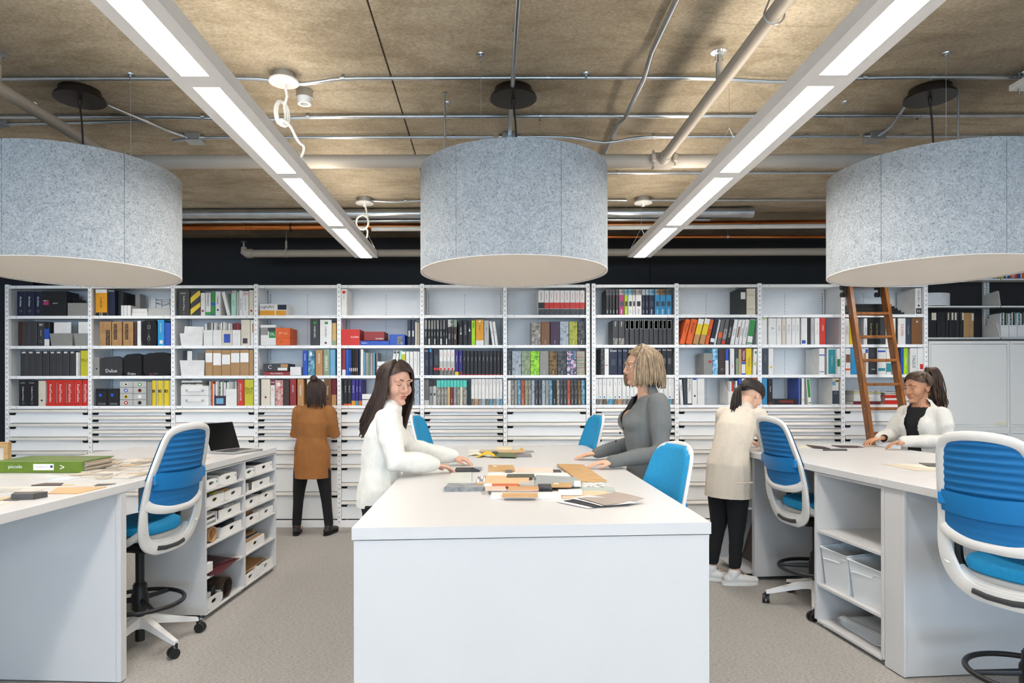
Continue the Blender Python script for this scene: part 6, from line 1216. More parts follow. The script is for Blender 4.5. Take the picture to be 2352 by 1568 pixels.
sample(ST, [(612, 428), (626, 428), (640, 402), (535, 400)], 0.004, '8a8c90', 'grey tile beside the black glass tile', z=0.0065)
sample(SB, [(704, 438), (970, 438), (950, 380), (704, 380)], 0.006, 'oak2', 'small oak board at back of the middle table spread', sticker=True)
sample(SB, [(968, 447), (1355, 447), (1335, 410), (972, 410)], 0.005, 'e2cbbb', 'pale pink board behind the white board'); sample(ST, [(872, 449), (948, 449), (940, 430), (876, 430)], 0.004, '6f6a66', 'small grey tile in front of the small oak board', z=0.0065)
sample(ST, [(1352, 450), (1432, 450), (1420, 428), (1347, 428)], 0.004, '3c3836', 'small dark brown tile left of the big oak board')
sample(SB, [(692, 492), (1532, 492), (1490, 460), (704, 460)], 0.006, 'ece6de', 'long white board across the spread', z=0.0)
sample(SB, [(1625, 540), (1885, 538), (1648, 376), (1388, 370)], 0.008, 'oak', 'large oak board under the grey cardigan hands', z=0.0066)
sample(ST, [(255, 562), (532, 556), (536, 455), (330, 458)], 0.006, 'c9cdc6', 'pale translucent tile at left of the spread'); sample('sample_card', [(572, 556), (682, 556), (676, 488), (602, 488)], 0.004, 'bars', 'white card with black bar pattern at left')
sample('stone_slab', [(258, 606), (655, 602), (648, 560), (300, 562)], 0.02, 'slate', 'thick grey stone slab at left of the spread', z=0.0)
sample(ST, [(583, 570), (655, 570), (650, 556), (585, 556)], 0.004, 'c09a66', 'small tan tile behind the grey stone slab', z=0.0205)
sample(SB, [(665, 566), (1110, 566), (1110, 487), (680, 487)], 0.007, 'dcb48a', 'wide peach board in middle of the spread', z=0.0064); sample(ST, [(885, 497), (1165, 497), (1160, 470), (890, 470)], 0.005, '55584a', 'dark olive strip on the long white board', z=0.014)
sample(SB, [(1172, 588), (1622, 588), (1620, 505), (1180, 480)], 0.008, '9ca3a2', 'grey-green board right of the peach board', z=0.0064)
sample(ST, [(1012, 574), (1162, 574), (1156, 550), (1016, 550)], 0.012, 'b9b6b0', 'pale stone tile beside the orange swatch', z=0.014); sample('fabric_swatch', [(742, 596), (1005, 592), (1000, 568), (740, 566)], 0.004, 'c4663a', 'orange fabric swatch in front of the peach board', z=0.014)
sample('paper_label', [(662, 590), (738, 590), (738, 566), (664, 566)], 0.002, 'f0efec', 'small white paper beside the orange swatch', z=0.014)
sample(SB, [(668, 636), (1142, 628), (1130, 600), (664, 596)], 0.004, 'e6e4e2', 'white backing sheet under beige tile', z=0.0); sample(ST, [(678, 626), (882, 626), (870, 592), (665, 592)], 0.006, 'd6b9a4', 'beige tile on the white backing sheet', z=0.0185)
sample(SB, [(900, 622), (1207, 622), (1200, 592), (905, 592)], 0.008, 'c4966a', 'tan strip left of the dark stone tile', z=0.0185)
sample(ST, [(1205, 614), (1338, 612), (1328, 570), (1198, 570)], 0.008, 'char', 'dark textured stone tile in middle of the spread', z=0.0148); sample(ST, [(1212, 646), (1345, 646), (1338, 616), (1208, 616)], 0.014, '1f2022', 'glossy black stone tile in front of the dark tile', z=0.0)
sample(ST, [(1330, 598), (1536, 598), (1530, 558), (1330, 558)], 0.006, 'oak2', 'small oak tile on the grey-green board', z=0.015, sticker=True); sample('paper_label', [(1562, 596), (1630, 596), (1625, 540), (1560, 540)], 0.002, 'f2f1ee', 'blank white card at right of the spread', z=0.0148)
sample(ST, [(1636, 600), (1892, 600), (1875, 548), (1628, 548)], 0.006, 'terr', 'white tile with black ink pattern', z=0.0); sample(SB, [(1545, 640), (1972, 640), (1950, 604), (1550, 604)], 0.005, 'a9b4ab', 'pale green strip in front of ink pattern tile')
sample(SB, [(722, 696), (1434, 694), (1420, 648), (738, 650)], 0.012, 'e6e3df', 'thick white board at front of the spread', z=0.0); sample(SB, [(838, 694), (1196, 696), (1196, 662), (846, 660)], 0.007, 'c39a68', 'tan strip lying on the thick white board', z=0.0125)
sample(ST, [(1408, 656), (1642, 656), (1635, 626), (1402, 626)], 0.014, 'eceae6', 'thick white tile beside the peach sheet', z=0.006); sample(SB, [(1442, 712), (1925, 704), (1880, 638), (1432, 640)], 0.004, 'e2bb98', 'large peach sheet at right front of the spread', z=0.0, sticker=True)
def sheet(label, pts, bend, col, z, zoom=zq, base=TT, name='paper_sheet', group='fanned sheets on the middle table'):
    P4 = [T(*(zoom(*p) if zoom else p), base + z) for p in pts]; m = MB()
    def fn(u, v):
        p = (P4[0] * (1 - u) + P4[1] * u) * (1 - v) + (P4[3] * (1 - u) + P4[2] * u) * v
        return p + Vector((0, 0, bend * (u * u * 1.2 + 0.3 * math.sin(PI * v)) ))
    m.grid(fn, 10, 8); n = len(m.f); off = len(m.v); m.add([p - Vector((0, 0, 0.0012)) for p in m.v], [tuple(reversed(f)) for f in m.f[:n]], True)
    return tag(m.build(name, smat(col)), label, 'paper', group)
sheet('white bottom sheet of the fan at table front', [(1690, 815), (2230, 770), (1640, 700), (1380, 750)], 0.003, 'ecedf0', 0.003); sheet('black sheet below the top of the fan', [(1755, 803), (2100, 775), (1700, 705), (1450, 738)], 0.004, '222326', 0.006); sheet('white sheet second from top of the fan', [(1830, 792), (2180, 772), (1700, 700), (1530, 716)], 0.005, 'e8e8ea', 0.009); sheet('taupe sheet on top of the fan at table front', [(1862, 786), (2262, 740), (1968, 672), (1590, 712)], 0.008, '9d8f84', 0.012)
# far group on the middle table
G2 = 'samples at the far end of the middle table'
for (pts, th, c, lab, z) in (([(500, 240), (680, 240), (690, 225), (505, 228)], 0.003, 'e9e6e0', 'white card at left of the far sample group', 0), ([(610, 248), (1080, 250), (1060, 228), (615, 226)], 0.006, 'bcae94', 'beige board at back of the far sample group', 0.0035), ([(780, 215), (940, 216), (938, 196), (790, 196)], 0.01, 'e8d8b0', 'pale yellow block behind the far sample group', 0), ([(612, 262), (1030, 266), (1030, 252), (616, 250)], 0.008, '8a5a2c', 'brown wood strip in the far sample group', 0.0), ([(800, 250), (1060, 250), (1050, 230), (810, 230)], 0.008, 'c8a878', 'tan board on the far sample group', 0.01), ([(1030, 262), (1160, 250), (1150, 236), (1062, 238)], 0.004, '8f8f8f', 'grey card at right of the far sample group', 0.0), ([(990, 298), (1138, 298), (1128, 268), (985, 268)], 0.005, '77747a', 'grey square sample in the far group', 0.0), ([(760, 292), (990, 296), (975, 262), (790, 258)], 0.006, '5d6a44', 'olive green sample in the far group', 0.0085), ([(740, 256), (800, 256), (795, 242), (745, 242)], 0.006, '4a4c4a', 'dark grey sample in the far group', 0.018)):
    sample(SB, pts, th, c, lab, z, group=G2)
YF_ = M('d8b418', 0.7, 0, 0.1, 30, 0.3, 300)
def loop_fabric(label, c0, w, hh, mat):
    p = T(*zq(*c0), TT); m = MB(); vs = []
    N = 24
    for i in range(N + 1):
        u = i / N
        for k in (0, 1):
            y = p.y - 0.05 + 0.1 * k
            vs.append((p.x + (u - 0.5) * w, y + 0.02 * math.sin(6 * u), TT + 0.003 + hh * (0.5 - 0.5 * math.cos(2 * PI * u)) * (0.7 + 0.3 * k)))
    k2 = len(vs); vs += [(x, y, z + 0.003) for x, y, z in vs]
    fs = []
    for i in range(N): fs += [(2 * i, 2 * i + 2, 2 * i + 3, 2 * i + 1), (k2 + 2 * i, k2 + 2 * i + 1, k2 + 2 * i + 3, k2 + 2 * i + 2), (2 * i, k2 + 2 * i, k2 + 2 * i + 2, 2 * i + 2), (2 * i + 1, 2 * i + 3, k2 + 2 * i + 3, k2 + 2 * i + 1)]
    m.add(vs, fs, True); return tag(m.build('fabric_swatch', mat), label, 'fabric', G2)
loop_fabric('folded yellow fabric swatch at front of the far group', (700, 303), 0.16, 0.03, YF_); loop_fabric('cream fabric swatch beneath the yellow fold', (590, 285), 0.13, 0.012, M('e6dcc0', 0.8)); loop_fabric('small yellow fabric roll at right of the far group', (1040, 246), 0.04, 0.02, YF_)
# ================================================================== things on the left table
G3 = 'pale samples on the left table'
t = thing('ring_binder', 'green binder lying on the left table', 'binder', T(88, 1084, TT), -0.02)
bw, bd, bh = 0.53, 0.30, 0.068
bo = Vector((0, 0, 0))
GRB = M_multi('green_cover', ['4d6a14', '66801f', '4c5a20'], 3, 0.35)
m = MB(); m.bbox(-bw / 2, bw / 2, 0.0, 0.006, 0.001, bh, 0.002); m.build('spine', GRB, t, local=True)
m = MB(); m.bbox(-bw / 2, bw / 2, 0.006, bd, 0.001, 0.005, 0.001); m.build('back_cover', GRB, t, local=True)
m = MB(); m.bbox(-bw / 2, bw / 2, 0.006, bd, bh - 0.004, bh, 0.001); m.build('front_cover', GRB, t, local=True)
for k in range(7):
    m = MB(); m.bbox(-bw / 2 + 0.03, bw / 2 - 0.006 + 0.012 * (k % 3), 0.02, bd - 0.01, 0.006 + k * 0.008, 0.006 + k * 0.008 + 0.0065, 0.001); m.build('page_block', M(('d8d0c4', 'e6dfd4', 'b9a58a')[k % 3], 0.7), t, local=True)
m = MB(); m.box(-0.03, 0.09, -0.001, 0.002, 0.016, 0.052); m.build('label', INKW, t, local=True)
lettering('piccolo', basis((-0.135, -0.0015, 0.034), (1, 0, 0), (0, 0, 1)), 0.085, 0.026, INKW, t); lettering('MOMENTUM', basis((0.02, -0.002, 0.034), (1, 0, 0), (0, 0, 1)), 0.07, 0.02, M('9a9aa0'), t); lettering('>', basis((0.14, -0.0015, 0.034), (1, 0, 0), (0, 0, 1)), 0.03, 0.026, INKW, t)
m = MB(); m.box(0.07, 0.085, -0.0015, 0.002, 0.03, 0.044); m.build('mark', NAVI, t, local=True)
def zl(zx, zy_): return (zx / 5.407, 930 + zy_ / 5.407)
LTS = [
 (ST, [(135, 1098), (410, 1092), (590, 1062), (180, 1066)], 0.026, '4a4846', 'thick charcoal tile at the front of the left table', 0),
 (SB, [(590, 1085), (960, 1085), (1320, 1005), (720, 1010)], 0.004, 'cda877', 'tan sheet near the front edge of left table', 0),
 (ST, [(385, 983), (760, 980), (785, 955), (560, 955)], 0.005, '4a3630', 'dark brown thin tile in front of the green binder', 0),
 (ST, [(1170, 992), (1300, 985), (1440, 965), (1210, 968)], 0.003, '4e463e', 'dark brown chip near the stool on left table', 0.0),
 (ST, [(930, 994), (1140, 994), (1190, 970), (1000, 972)], 0.003, 'd8d0c4', 'thin grey card behind the tan sheet', 0),
 (ST, [(780, 985), (900, 985), (930, 972), (800, 970)], 0.003, 'd8bc94', 'small tan chip right of dark brown thin tile', 0),
 (ST, [(0, 1060), (190, 1052), (265, 1032), (0, 1035)], 0.006, 'bdb6ab', 'grey-beige tile behind the thick charcoal tile', 0),
 (ST, [(100, 1078), (420, 1062), (545, 1038), (250, 1040)], 0.006, 'cfc8bc', 'pale grey tile behind the thick charcoal tile', 0.0065),
 (SB, [(0, 1015), (380, 1022), (800, 1000), (0, 1003)], 0.004, 'e4ddd2', 'long cream strip in front of the green binder', 0),
 (ST, [(0, 1165), (120, 1140), (140, 1120), (0, 1130)], 0.006, 'cdb690', 'tan stick at left frame edge on left table', 0),
 (ST, [(40, 1168), (200, 1168), (285, 1150), (110, 1150)], 0.004, '6a665c', 'dark olive tile in front of thick charcoal tile', 0),
 (ST, [(0, 1215), (45, 1205), (135, 1185), (0, 1185)], 0.006, 'e0d8c8', 'cream tile nearest the camera on the left table', 0),
 (ST, [(560, 885), (700, 882), (780, 868), (620, 870)], 0.004, 'd6dbdc', 'white tile in front of the page blocks of green binder', 0),
 (ST, [(635, 912), (840, 905), (1000, 880), (760, 882)], 0.008, 'd9dfe0', 'pale blue-white slab on left table', 0.0),
]
for k, (nm, pts, th, c, lab, z) in enumerate(LTS): sample(nm, pts, th, c, lab, z, zoom=zl, group='samples on the left table')
rng = random.Random(11)
pale = ['cdc4b6', 'c0b5a4', 'd6cec2', 'b5a998', 'cbbca6', 'aea69b', 'dad3c8', 'c2ad8c', 'c4bcb0', 'a09689']
PALEW = {'cdc4b6': 'cream', 'c0b5a4': 'sand', 'd6cec2': 'ivory', 'b5a998': 'beige', 'cbbca6': 'warm cream', 'aea69b': 'stone grey', 'dad3c8': 'off-white', 'c2ad8c': 'light tan', 'c4bcb0': 'pale grey', 'a09689': 'taupe'}
G4 = [  # near-left x, near-right x, near y, far shift, far y   (zoomed frame)
 (945, 1160, 888, 130, 858), (1185, 1300, 900, 150, 866), (1390, 1600, 885, 130, 850), (1430, 1560, 858, 130, 842), (860, 980, 852, 250, 815), (975, 1270, 856, 130, 838), (1130, 1420, 848, 150, 812), (1480, 1740, 860, 120, 832), (1000, 1190, 818, 120, 785), (1230, 1460, 808, 150, 778), (1500, 1720, 800, 130, 775), (1310, 1430, 762, 60, 748), (1130, 1300, 770, 110, 745), (1000, 1150, 745, 160, 715), (1220, 1430, 712, 90, 690), (1230, 1430, 706, 200, 660), (1460, 1640, 690, 160, 655), (1450, 1660, 742, 100, 720), (1640, 1800, 752, 90, 728), (1620, 1770, 708, 130, 690), (1700, 1830, 682, 80, 668), (1760, 1850, 662, 60, 650), (1740, 1840, 812, 70, 790), (1070, 1200, 706, 120, 690)]
for k, (a, b, yn, dx, yf) in enumerate(G4):
    c = pale[k % len(pale)]; th = 0.004 + 0.005 * ((k * 7) % 3) / 2
    pos = 'nearest rows' if yn > 840 else 'middle rows' if yn > 735 else 'far rows'
    sample(ST, [(a, yn), (b, yn), (b + dx, yf), (a + dx, yf)], th, c, f'{PALEW[c]} sample tile, {ORD[k]} of the pale tiles right of green binder, front to back', 0.0005 * (k % 5), zoom=zl, group=G3)
def zs8(zx, zy_): return (280 + zx / 2.75, 960 + zy_ / 2.75)
for k, (a, b, yn, dx, yf, c) in enumerate([(425, 520, 256, 30, 250, 'cbbca6'), (428, 500, 264, 30, 259, 'c2ad8c'), (425, 545, 246, 20, 240, 'cdc4b6'), (95, 190, 250, 30, 245, 'b5a998'), (100, 200, 262, 10, 255, 'c0b5a4')]):
    sample(ST, [(a, yn), (b, yn), (b + dx, yf), (a + dx, yf)], 0.004, c, f'{PALEW[c]} thin sample strip {"left" if a < 200 else "right"} of the left stool, {ORD[k]} of five', 0, zoom=zs8, group=G3)
# laptop
L0 = T(478, 1040, TT); L1 = T(518, 1041, TT)
t = thing('laptop', 'open silver laptop with black screen on the left table', 'laptop', T(545, 1037, TT), 1.22)
SIL = M('b4b6b8', 0.3, 0.8, 0.03)
m = MB(); m.bbox(-0.16, 0.16, -0.11, 0.11, 0.001, 0.015, 0.003); m.build('base', SIL, t, local=True)
m = MB(); m.bbox(-0.14, 0.14, -0.02, 0.085, 0.015, 0.0165, 0.0005); kb = m.build('keyboard', M('3a3b3d', 0.6), t, local=True)
m = MB(); m.bbox(-0.05, 0.05, -0.095, -0.035, 0.015, 0.0156, 0.0002); m.build('touchpad', M('9c9ea0', 0.4), t, local=True)
Mx = Matrix.Translation((0, 0.11, 0.013)) @ Matrix.Rotation(math.radians(-20), 4, 'X')
m = MB(); m.bbox(-0.16, 0.16, 0.0, 0.006, 0, 0.225, 0.002, Mx); sc_ = m.build('screen_lid', SIL, t, local=True)
m = MB(); m.bbox(-0.155, 0.155, -0.001, 0.001, 0.008, 0.22, 0.0003, Mx); m.build('display', M('08090a', 0.15), sc_, local=True)
# framed panel at the left edge
t = thing('framed_panel', 'wood-framed cream panel standing behind the left table at frame edge', 'panel', (-3.5, 4.55, 0))
WDF = M_wood('maple_frame', 'b08a56', 'c49f6a', 'd0ae7c', 1, (2, 2, 8))
xr = W(22, 1000, 4.55).x; zt_ = W(10, 1013, 4.55).z
for x0, x1, z0, z1 in ((xr - 0.03, xr, 0, zt_), (xr - 0.6, xr - 0.57, 0, zt_), (xr - 0.57, xr - 0.03, zt_ - 0.035, zt_), (xr - 0.57, xr - 0.03, 0.45, 0.485)):
    m = MB(); m.bbox(x0, x1, 4.53, 4.57, z0, z1, 0.002); m.build('frame_rail', WDF, t)
m = MB(); m.box(xr - 0.57, xr - 0.03, 4.545, 4.555, 0.485, zt_ - 0.035); m.build('panel', M('e3d8c8', 0.7), t)
# ================================================================== things on the right table
def zr(zx, zy_): return (1600 + zx / 2.903, 820 + zy_ / 2.903)
for k, (nm, pts, th, c, lab, z) in enumerate((
  (SB, [(680, 608), (800, 608), (800, 586), (690, 588)], 0.004, 'e3dcc8', 'cream sheet at far left of the right table', 0),
  ('leather_swatch', [(770, 604), (890, 610), (840, 598), (730, 586)], 0.005, '3a2420', 'dark maroon swatch on right table nearest the beige jacket', 0.005),
  ('leather_swatch', [(960, 604), (1120, 606), (1070, 594), (900, 590)], 0.005, '3a2420', 'dark maroon swatch on right table nearest the white cardigan', 0.0),
  (ST, [(840, 624), (1005, 624), (1000, 614), (845, 614)], 0.005, '3a3a38', 'flat dark tile with grey top on right table', 0),
  (SB, [(1080, 612), (1250, 612), (1200, 600), (1070, 602)], 0.003, 'cfc8be', 'thin pale sheet under the blurred hands', 0),
  (SB, [(1460, 758), (1640, 764), (1560, 728), (1230, 714)], 0.004, 'cfc4ae', 'beige sheet left of the near right stool', 0),
  (SB, [(1500, 742), (1640, 748), (1580, 722), (1320, 714)], 0.004, 'e4dccb', 'cream sheet on top left of the near right stool', 0.0045),
  (ST, [(1540, 730), (1650, 736), (1600, 712), (1480, 708)], 0.004, '3a3632', 'black-brown tile left of the near right stool', 0.009))):
    sample(nm, pts, th, c, lab, z, zoom=zr, group='samples on the right table')
sample(SB, [(2290, 1092), (2352, 1094), (2350, 1086), (2296, 1084)], 0.006, 'b9b8b4', 'grey strip board right of the near right stool', 0, zoom=None, group='samples on the right table')
sample(SB, [(2296, 1083), (2356, 1084), (2352, 1077), (2300, 1075)], 0.014, 'c2bdb4', 'thick grey board beyond the strip at right frame edge', 0, zoom=None, group='samples on the right table')
# ================================================================== rolling ladder
WDL = M_wood('ladder_wood', '6a3c16', '8a5423', 'a0682f', 1, (3, 3, 0.5), 0.4)
t = thing('ladder', 'dark wooden library ladder leaning on the eleventh shelving bay', 'ladder', (4.0, 6.4, 0))
ztp, ybt = 2.62, 6.25
def lad(f, x): return Vector((x, 6.90 + (ybt - 6.90) * f, ztp * (1 - f)))
xl, xr2 = W(1950, 700, 6.88).x, W(2030, 700, 6.88).x
dirv = (lad(1, 0) - lad(0, 0)).normalized(); nrm = Vector((0, dirv.z, -dirv.y))
for x in (xl, xr2):
    m = MB(); a, b = lad(0, x), lad(1, x); o4 = []
    for p in (a, b):
        for (dx, dn) in ((-0.017, -0.045), (0.017, -0.045), (0.017, 0.045), (-0.017, 0.045)): o4.append(p + Vector((dx, 0, 0)) + nrm * dn)
    for i in range(4): o4[4 + i].z = max(0.0, o4[4 + i].z)
    m.add(o4, [(0, 1, 2, 3), (7, 6, 5, 4), (0, 4, 5, 1), (1, 5, 6, 2), (2, 6, 7, 3), (3, 7, 4, 0)]); m.build('rail', WDL, t)
for k in range(10):
    z = 2.564 if k == 0 else 2.262 - (k - 1) * 0.245; f = 1 - z / ztp; c = lad(f, 0)
    if z < 0.15: break
    m = MB(); m.bbox(xl + 0.017, xr2 - 0.017, c.y - 0.05, c.y + 0.05, z - 0.014, z + 0.014, 0.004); m.build('tread', WDL, t)
    for s, x in ((1, xl), (-1, xr2)):
        q = MB()
        q.lathe([(0, 0), (0.006, 0), (0.006, 0.002), (0, 0.002)], (x - 0.0185 * s, c.y, z), 8, Matrix.Rotation(PI / 2, 4, 'Y')); q.build('bolt', GALV, t)
for x in (xl, xr2):
    m = MB(); m.bbox(x - 0.022 - 0.012, x - 0.022, 6.88, 6.93, ztp - 0.17, ztp - 0.02, 0.003); m.cyl((x - 0.045, 6.95, ztp - 0.06), (x - 0.02, 6.95, ztp - 0.06), 0.03, n=18); m.cyl((x - 0.045, 6.95, ztp - 0.14), (x - 0.02, 6.95, ztp - 0.14), 0.026, n=18); m.build('roller_bracket', M('4a4744', 0.4, 0.6), t)
# ================================================================== drafting stools
CHW = M('dcdad6', 0.4, var=0.01); CHBL = M('0a92c8', 0.75, 0, 0.06, 60, 0.25, 500); CHBD = M('0a6fae', 0.7, 0, 0.08, 80, 0.3, 600, stretch=(1, 1, 6)); CHLU = M('1276b6', 0.45, 0, 0.03); CHK = M('18181a', 0.45, 0, 0.08); CHG = M('3a3b3d', 0.5)
def bx(z):       # rearward lean of the back at height z
    return -0.205 - 0.055 * max(0, min(1, (z - 0.60) / 0.16)) ** 0.8 - 0.026 * max(0, (z - 0.78) / 0.2) - max(0, z - 0.98) * 0.11
def BK(y, z, off=0.0):   # a point on the curved plane of the back
    return Vector((bx(z) + 0.95 * y * y + off, y, z))
def half_w(z):   # half width of the back at height z
    pts = [(0.60, 0.10), (0.63, 0.17), (0.68, 0.205), (0.76, 0.225), (0.86, 0.228), (0.98, 0.215), (1.10, 0.196), (1.20, 0.178), (1.245, 0.162), (1.27, 0.13), (1.283, 0.07)]
    for (a, wa), (b, wb) in zip(pts, pts[1:]):
        if z <= b: return wa + (wb - wa) * max(0, (z - a) / (b - a))
    return 0.07
def smooth_closed(P, n=2):
    for _ in range(n):
        Q = []
        for i in range(len(P)): a, b = P[i], P[(i + 1) % len(P)]; Q += [a * 0.75 + b * 0.25, a * 0.25 + b * 0.75]
        P = Q
    return P
def make_stool():
    t = thing('drafting_stool', 'x', 'chair', (0, 0, 0), 0, 'blue and white drafting stools')
    # five-star base
    for k in range(5):
        a = 2 * PI * k / 5 + 0.35; d = Vector((math.cos(a), math.sin(a), 0)); s = Vector((-d.y, d.x, 0)); m = MB()
        st = [(0.03, 0.150, 0.030, 0.026), (0.10, 0.140, 0.027, 0.022), (0.2, 0.112, 0.022, 0.016), (0.29, 0.088, 0.018, 0.012), (0.325, 0.08, 0.016, 0.010)]
        vs = []
        for r, z, w, h in st:
            for (p, q) in ((-w, -h), (w, -h), (w * 0.8, h), (-w * 0.8, h)): vs.append(d * r + s * p + Vector((0, 0, z + q)))
        fs = [(0, 1, 2, 3), (16, 19, 18, 17)]
        for i in range(4):
            for j in range(4): fs.append((i * 4 + j, (i + 1) * 4 + j, (i + 1) * 4 + (j + 1) % 4, i * 4 + (j + 1) % 4))
        m.add(vs, fs); leg = m.build('base_leg', CHW, t, local=True)
        q = MB(); c = d * 0.325; ca = a + 0.9 + k; wx = Vector((math.cos(ca), math.sin(ca), 0)); off = Vector((-wx.y, wx.x, 0)) * 0.016
        for sg in (-1, 1):
            cc = c + off + wx * (0.014 * sg) + Vector((0, 0, 0.029)); q.cyl(cc - wx * 0.009, cc + wx * 0.009, 0.029, n=20)
        q.cyl(c + Vector((0, 0, 0.03)), c + Vector((0, 0, 0.078)), 0.008, n=8); q.tube([c + off + Vector((0, 0, 0.05)) - wx * 0.018, c + off + Vector((0, 0, 0.062)), c + off + Vector((0, 0, 0.05)) + wx * 0.018], 0.011, 8)
        q.build('caster', CHK, leg, local=True)
    m = MB(); m.lathe([(0, 0.108), (0.04, 0.11), (0.045, 0.15), (0.036, 0.178), (0, 0.18)], (0, 0, 0), 24); m.build('base_hub', CHW, t, local=True)
    m = MB(); m.lathe([(0, 0.035), (0.026, 0.035), (0.026, 0.11), (0.026, 0.2), (0.032, 0.2), (0.032, 0.37), (0.024, 0.372), (0.024, 0.56), (0.0, 0.56)], (0, 0, 0), 20); m.build('gas_column', CHK, t, local=True)
    R, zr_ = 0.235, 0.262
    m = MB(); m.tube([(R * math.cos(2 * PI * k / 40), R * math.sin(2 * PI * k / 40), zr_) for k in range(40)], 0.0125, 10, closed=True); fr = m.build('foot_ring', CHK, t, local=True)
    for k in range(3):
        a = 2 * PI * k / 3 + 0.5; q = MB(); q.tube([(0.03 * math.cos(a), 0.03 * math.sin(a), zr_ + 0.012), (R * 0.97 * math.cos(a), R * 0.97 * math.sin(a), zr_ - 0.004)], [0.017, 0.012], 8, flat=((0, 0, 1), 0.9)); q.build('ring_spoke', CHK, fr, local=True)
    m = MB(); m.lathe([(0.026, 0.215), (0.047, 0.22), (0.047, 0.3), (0.038, 0.32), (0.038, 0.36), (0.026, 0.362)], (0, 0, 0), 20); m.build('ring_collar', CHK, fr, local=True)
    m = MB(); m.bbox(-0.13, 0.09, -0.09, 0.09, 0.56, 0.62, 0.018); m.bbox(-0.2, -0.08, -0.06, 0.06, 0.595, 0.635, 0.012); m.build('mechanism', CHK, t, local=True)
    # seat shell and cushion
    def seat_pt(u, v, z, k, rx, ry): return None
    def cushion(z0, z1, rx, ry, e, n=36):
        q = MB(); prof = [(0.0, z0), (0.9, z0), (0.985, z0 + (z1 - z0) * 0.2), (1.0, z0 + (z1 - z0) * 0.5), (0.975, z0 + (z1 - z0) * 0.82), (0.9, z1 - 0.001), (0.5, z1 + 0.0), (0.0, z1 - 0.004)]; vs, fs = [], []
        for (r, z) in prof:
            for k in range(n):
                a = 2 * PI * k / n; ca, sa = math.cos(a), math.sin(a)
                x = rx * r * math.copysign(abs(ca) ** e, ca); y = ry * r * math.copysign(abs(sa) ** e, sa)
                vs.append((0.045 + x, y, z - 0.018 * max(0, (x / rx)) ** 3 + 0.014 * (y / ry) ** 2))
        for i in range(len(prof) - 1):
            for k in range(n): fs.append((i * n + k, i * n + (k + 1) % n, (i + 1) * n + (k + 1) % n, (i + 1) * n + k))
        return q.add(vs, fs, True)
    cushion(0.665, 0.73, 0.215, 0.225, 0.55).build('seat_cushion', CHBL, t, local=True)
    cushion(0.635, 0.672, 0.212, 0.221, 0.55).build('seat_shell', M('b9b8b4', 0.5), t, local=True)
    # back frame: outer loop with a cross bar
    side = [0.60, 0.605, 0.63, 0.68, 0.76, 0.86, 0.98, 1.10, 1.20, 1.245, 1.27, 1.283]
    path = [BK(0.0, 0.598)] + [BK(half_w(z), z) for z in side] + [BK(0, 1.287)] + [BK(-half_w(z), z) for z in side[::-1]]
    path = smooth_closed(path, 2); rad = [(0.021 if p.z > 0.9 else 0.021 + 0.016 * min(1, (0.9 - p.z) / 0.2), 0.013) for p in path]
    m = MB(); n = len(path); rings = []
    cen = Vector((0, 0, 0.95))
    for i, p in enumerate(path):
        tg = (path[(i + 1) % n] - path[i - 1]).normalized(); nx = Vector((1, 0, 0.15)).normalized(); w = tg.cross(nx).normalized(); nn = w.cross(tg).normalized()
        ra, rb = rad[i]; rings.append([p + w * math.copysign(abs(math.cos(2 * PI * k / 10)) ** 0.7, math.cos(2 * PI * k / 10)) * ra + nn * math.copysign(abs(math.sin(2 * PI * k / 10)) ** 0.7, math.sin(2 * PI * k / 10)) * rb for k in range(10)])
    m.add([v for r in rings for v in r], [(i * 10 + k, i * 10 + (k + 1) % 10, ((i + 1) % n) * 10 + (k + 1) % 10, ((i + 1) % n) * 10 + k) for i in range(n) for k in range(10)], True)
    m.build('back_frame', CHW, t, local=True)
    bar = smooth_path([BK(-0.222, 0.875), BK(-0.18, 0.842), BK(-0.09, 0.822), BK(0, 0.818), BK(0.09, 0.822), BK(0.18, 0.842), BK(0.222, 0.875)], 2)
    m = MB(); m.tube(bar, [(0.013, 0.022 + 0.012 * abs(p.y) / 0.22) for p in bar], 10, flat=((1, 0, 0), 1)); m.build('cross_bar', CHW, t, local=True)
    low = smooth_path([BK(-0.19, 0.69), BK(-0.13, 0.642), BK(0, 0.632), BK(0.13, 0.642), BK(0.19, 0.69)], 2)
    m = MB(); m.tube([p + Vector((0.035, 0, 0)) for p in low], [(0.03, 0.012)] * len(low), 8, flat=((1, 0, 0), 1)); m.build('under_rail', CHW, t, local=True)
    m = MB(); m.tube([BK(-0.11, 0.607, -0.012), BK(-0.05, 0.598, -0.013), BK(0.05, 0.598, -0.013), BK(0.11, 0.607, -0.012)], [(0.006, 0.013)] * 4, 8, flat=((1, 0, 0), 1)); m.build('rear_insert', CHG, t, local=True)
    for s in (-1, 1):
        m = MB(); m.tube(smooth_path([BK(s * 0.21, 0.72), Vector((-0.13, s * 0.235, 0.66)), Vector((-0.05, s * 0.2, 0.632)), Vector((0.0, s * 0.1, 0.628))], 2), 0.02, 8); m.build('frame_arm', CHW, t, local=True)
        m = MB(); m.tube(smooth_path([Vector((-0.02, s * 0.2, 0.635)), Vector((-0.02, s * 0.285, 0.65)), Vector((-0.03, s * 0.29, 0.75)), Vector((-0.03, s * 0.29, 0.865))], 2), 0.018, 8); arm = m.build('arm_post', CHK, t, local=True)
        m = MB(); m.bbox(-0.13, 0.09, s * 0.29 - 0.035, s * 0.29 + 0.035, 0.865, 0.892, 0.012); m.build('arm_pad', CHK, arm, local=True)
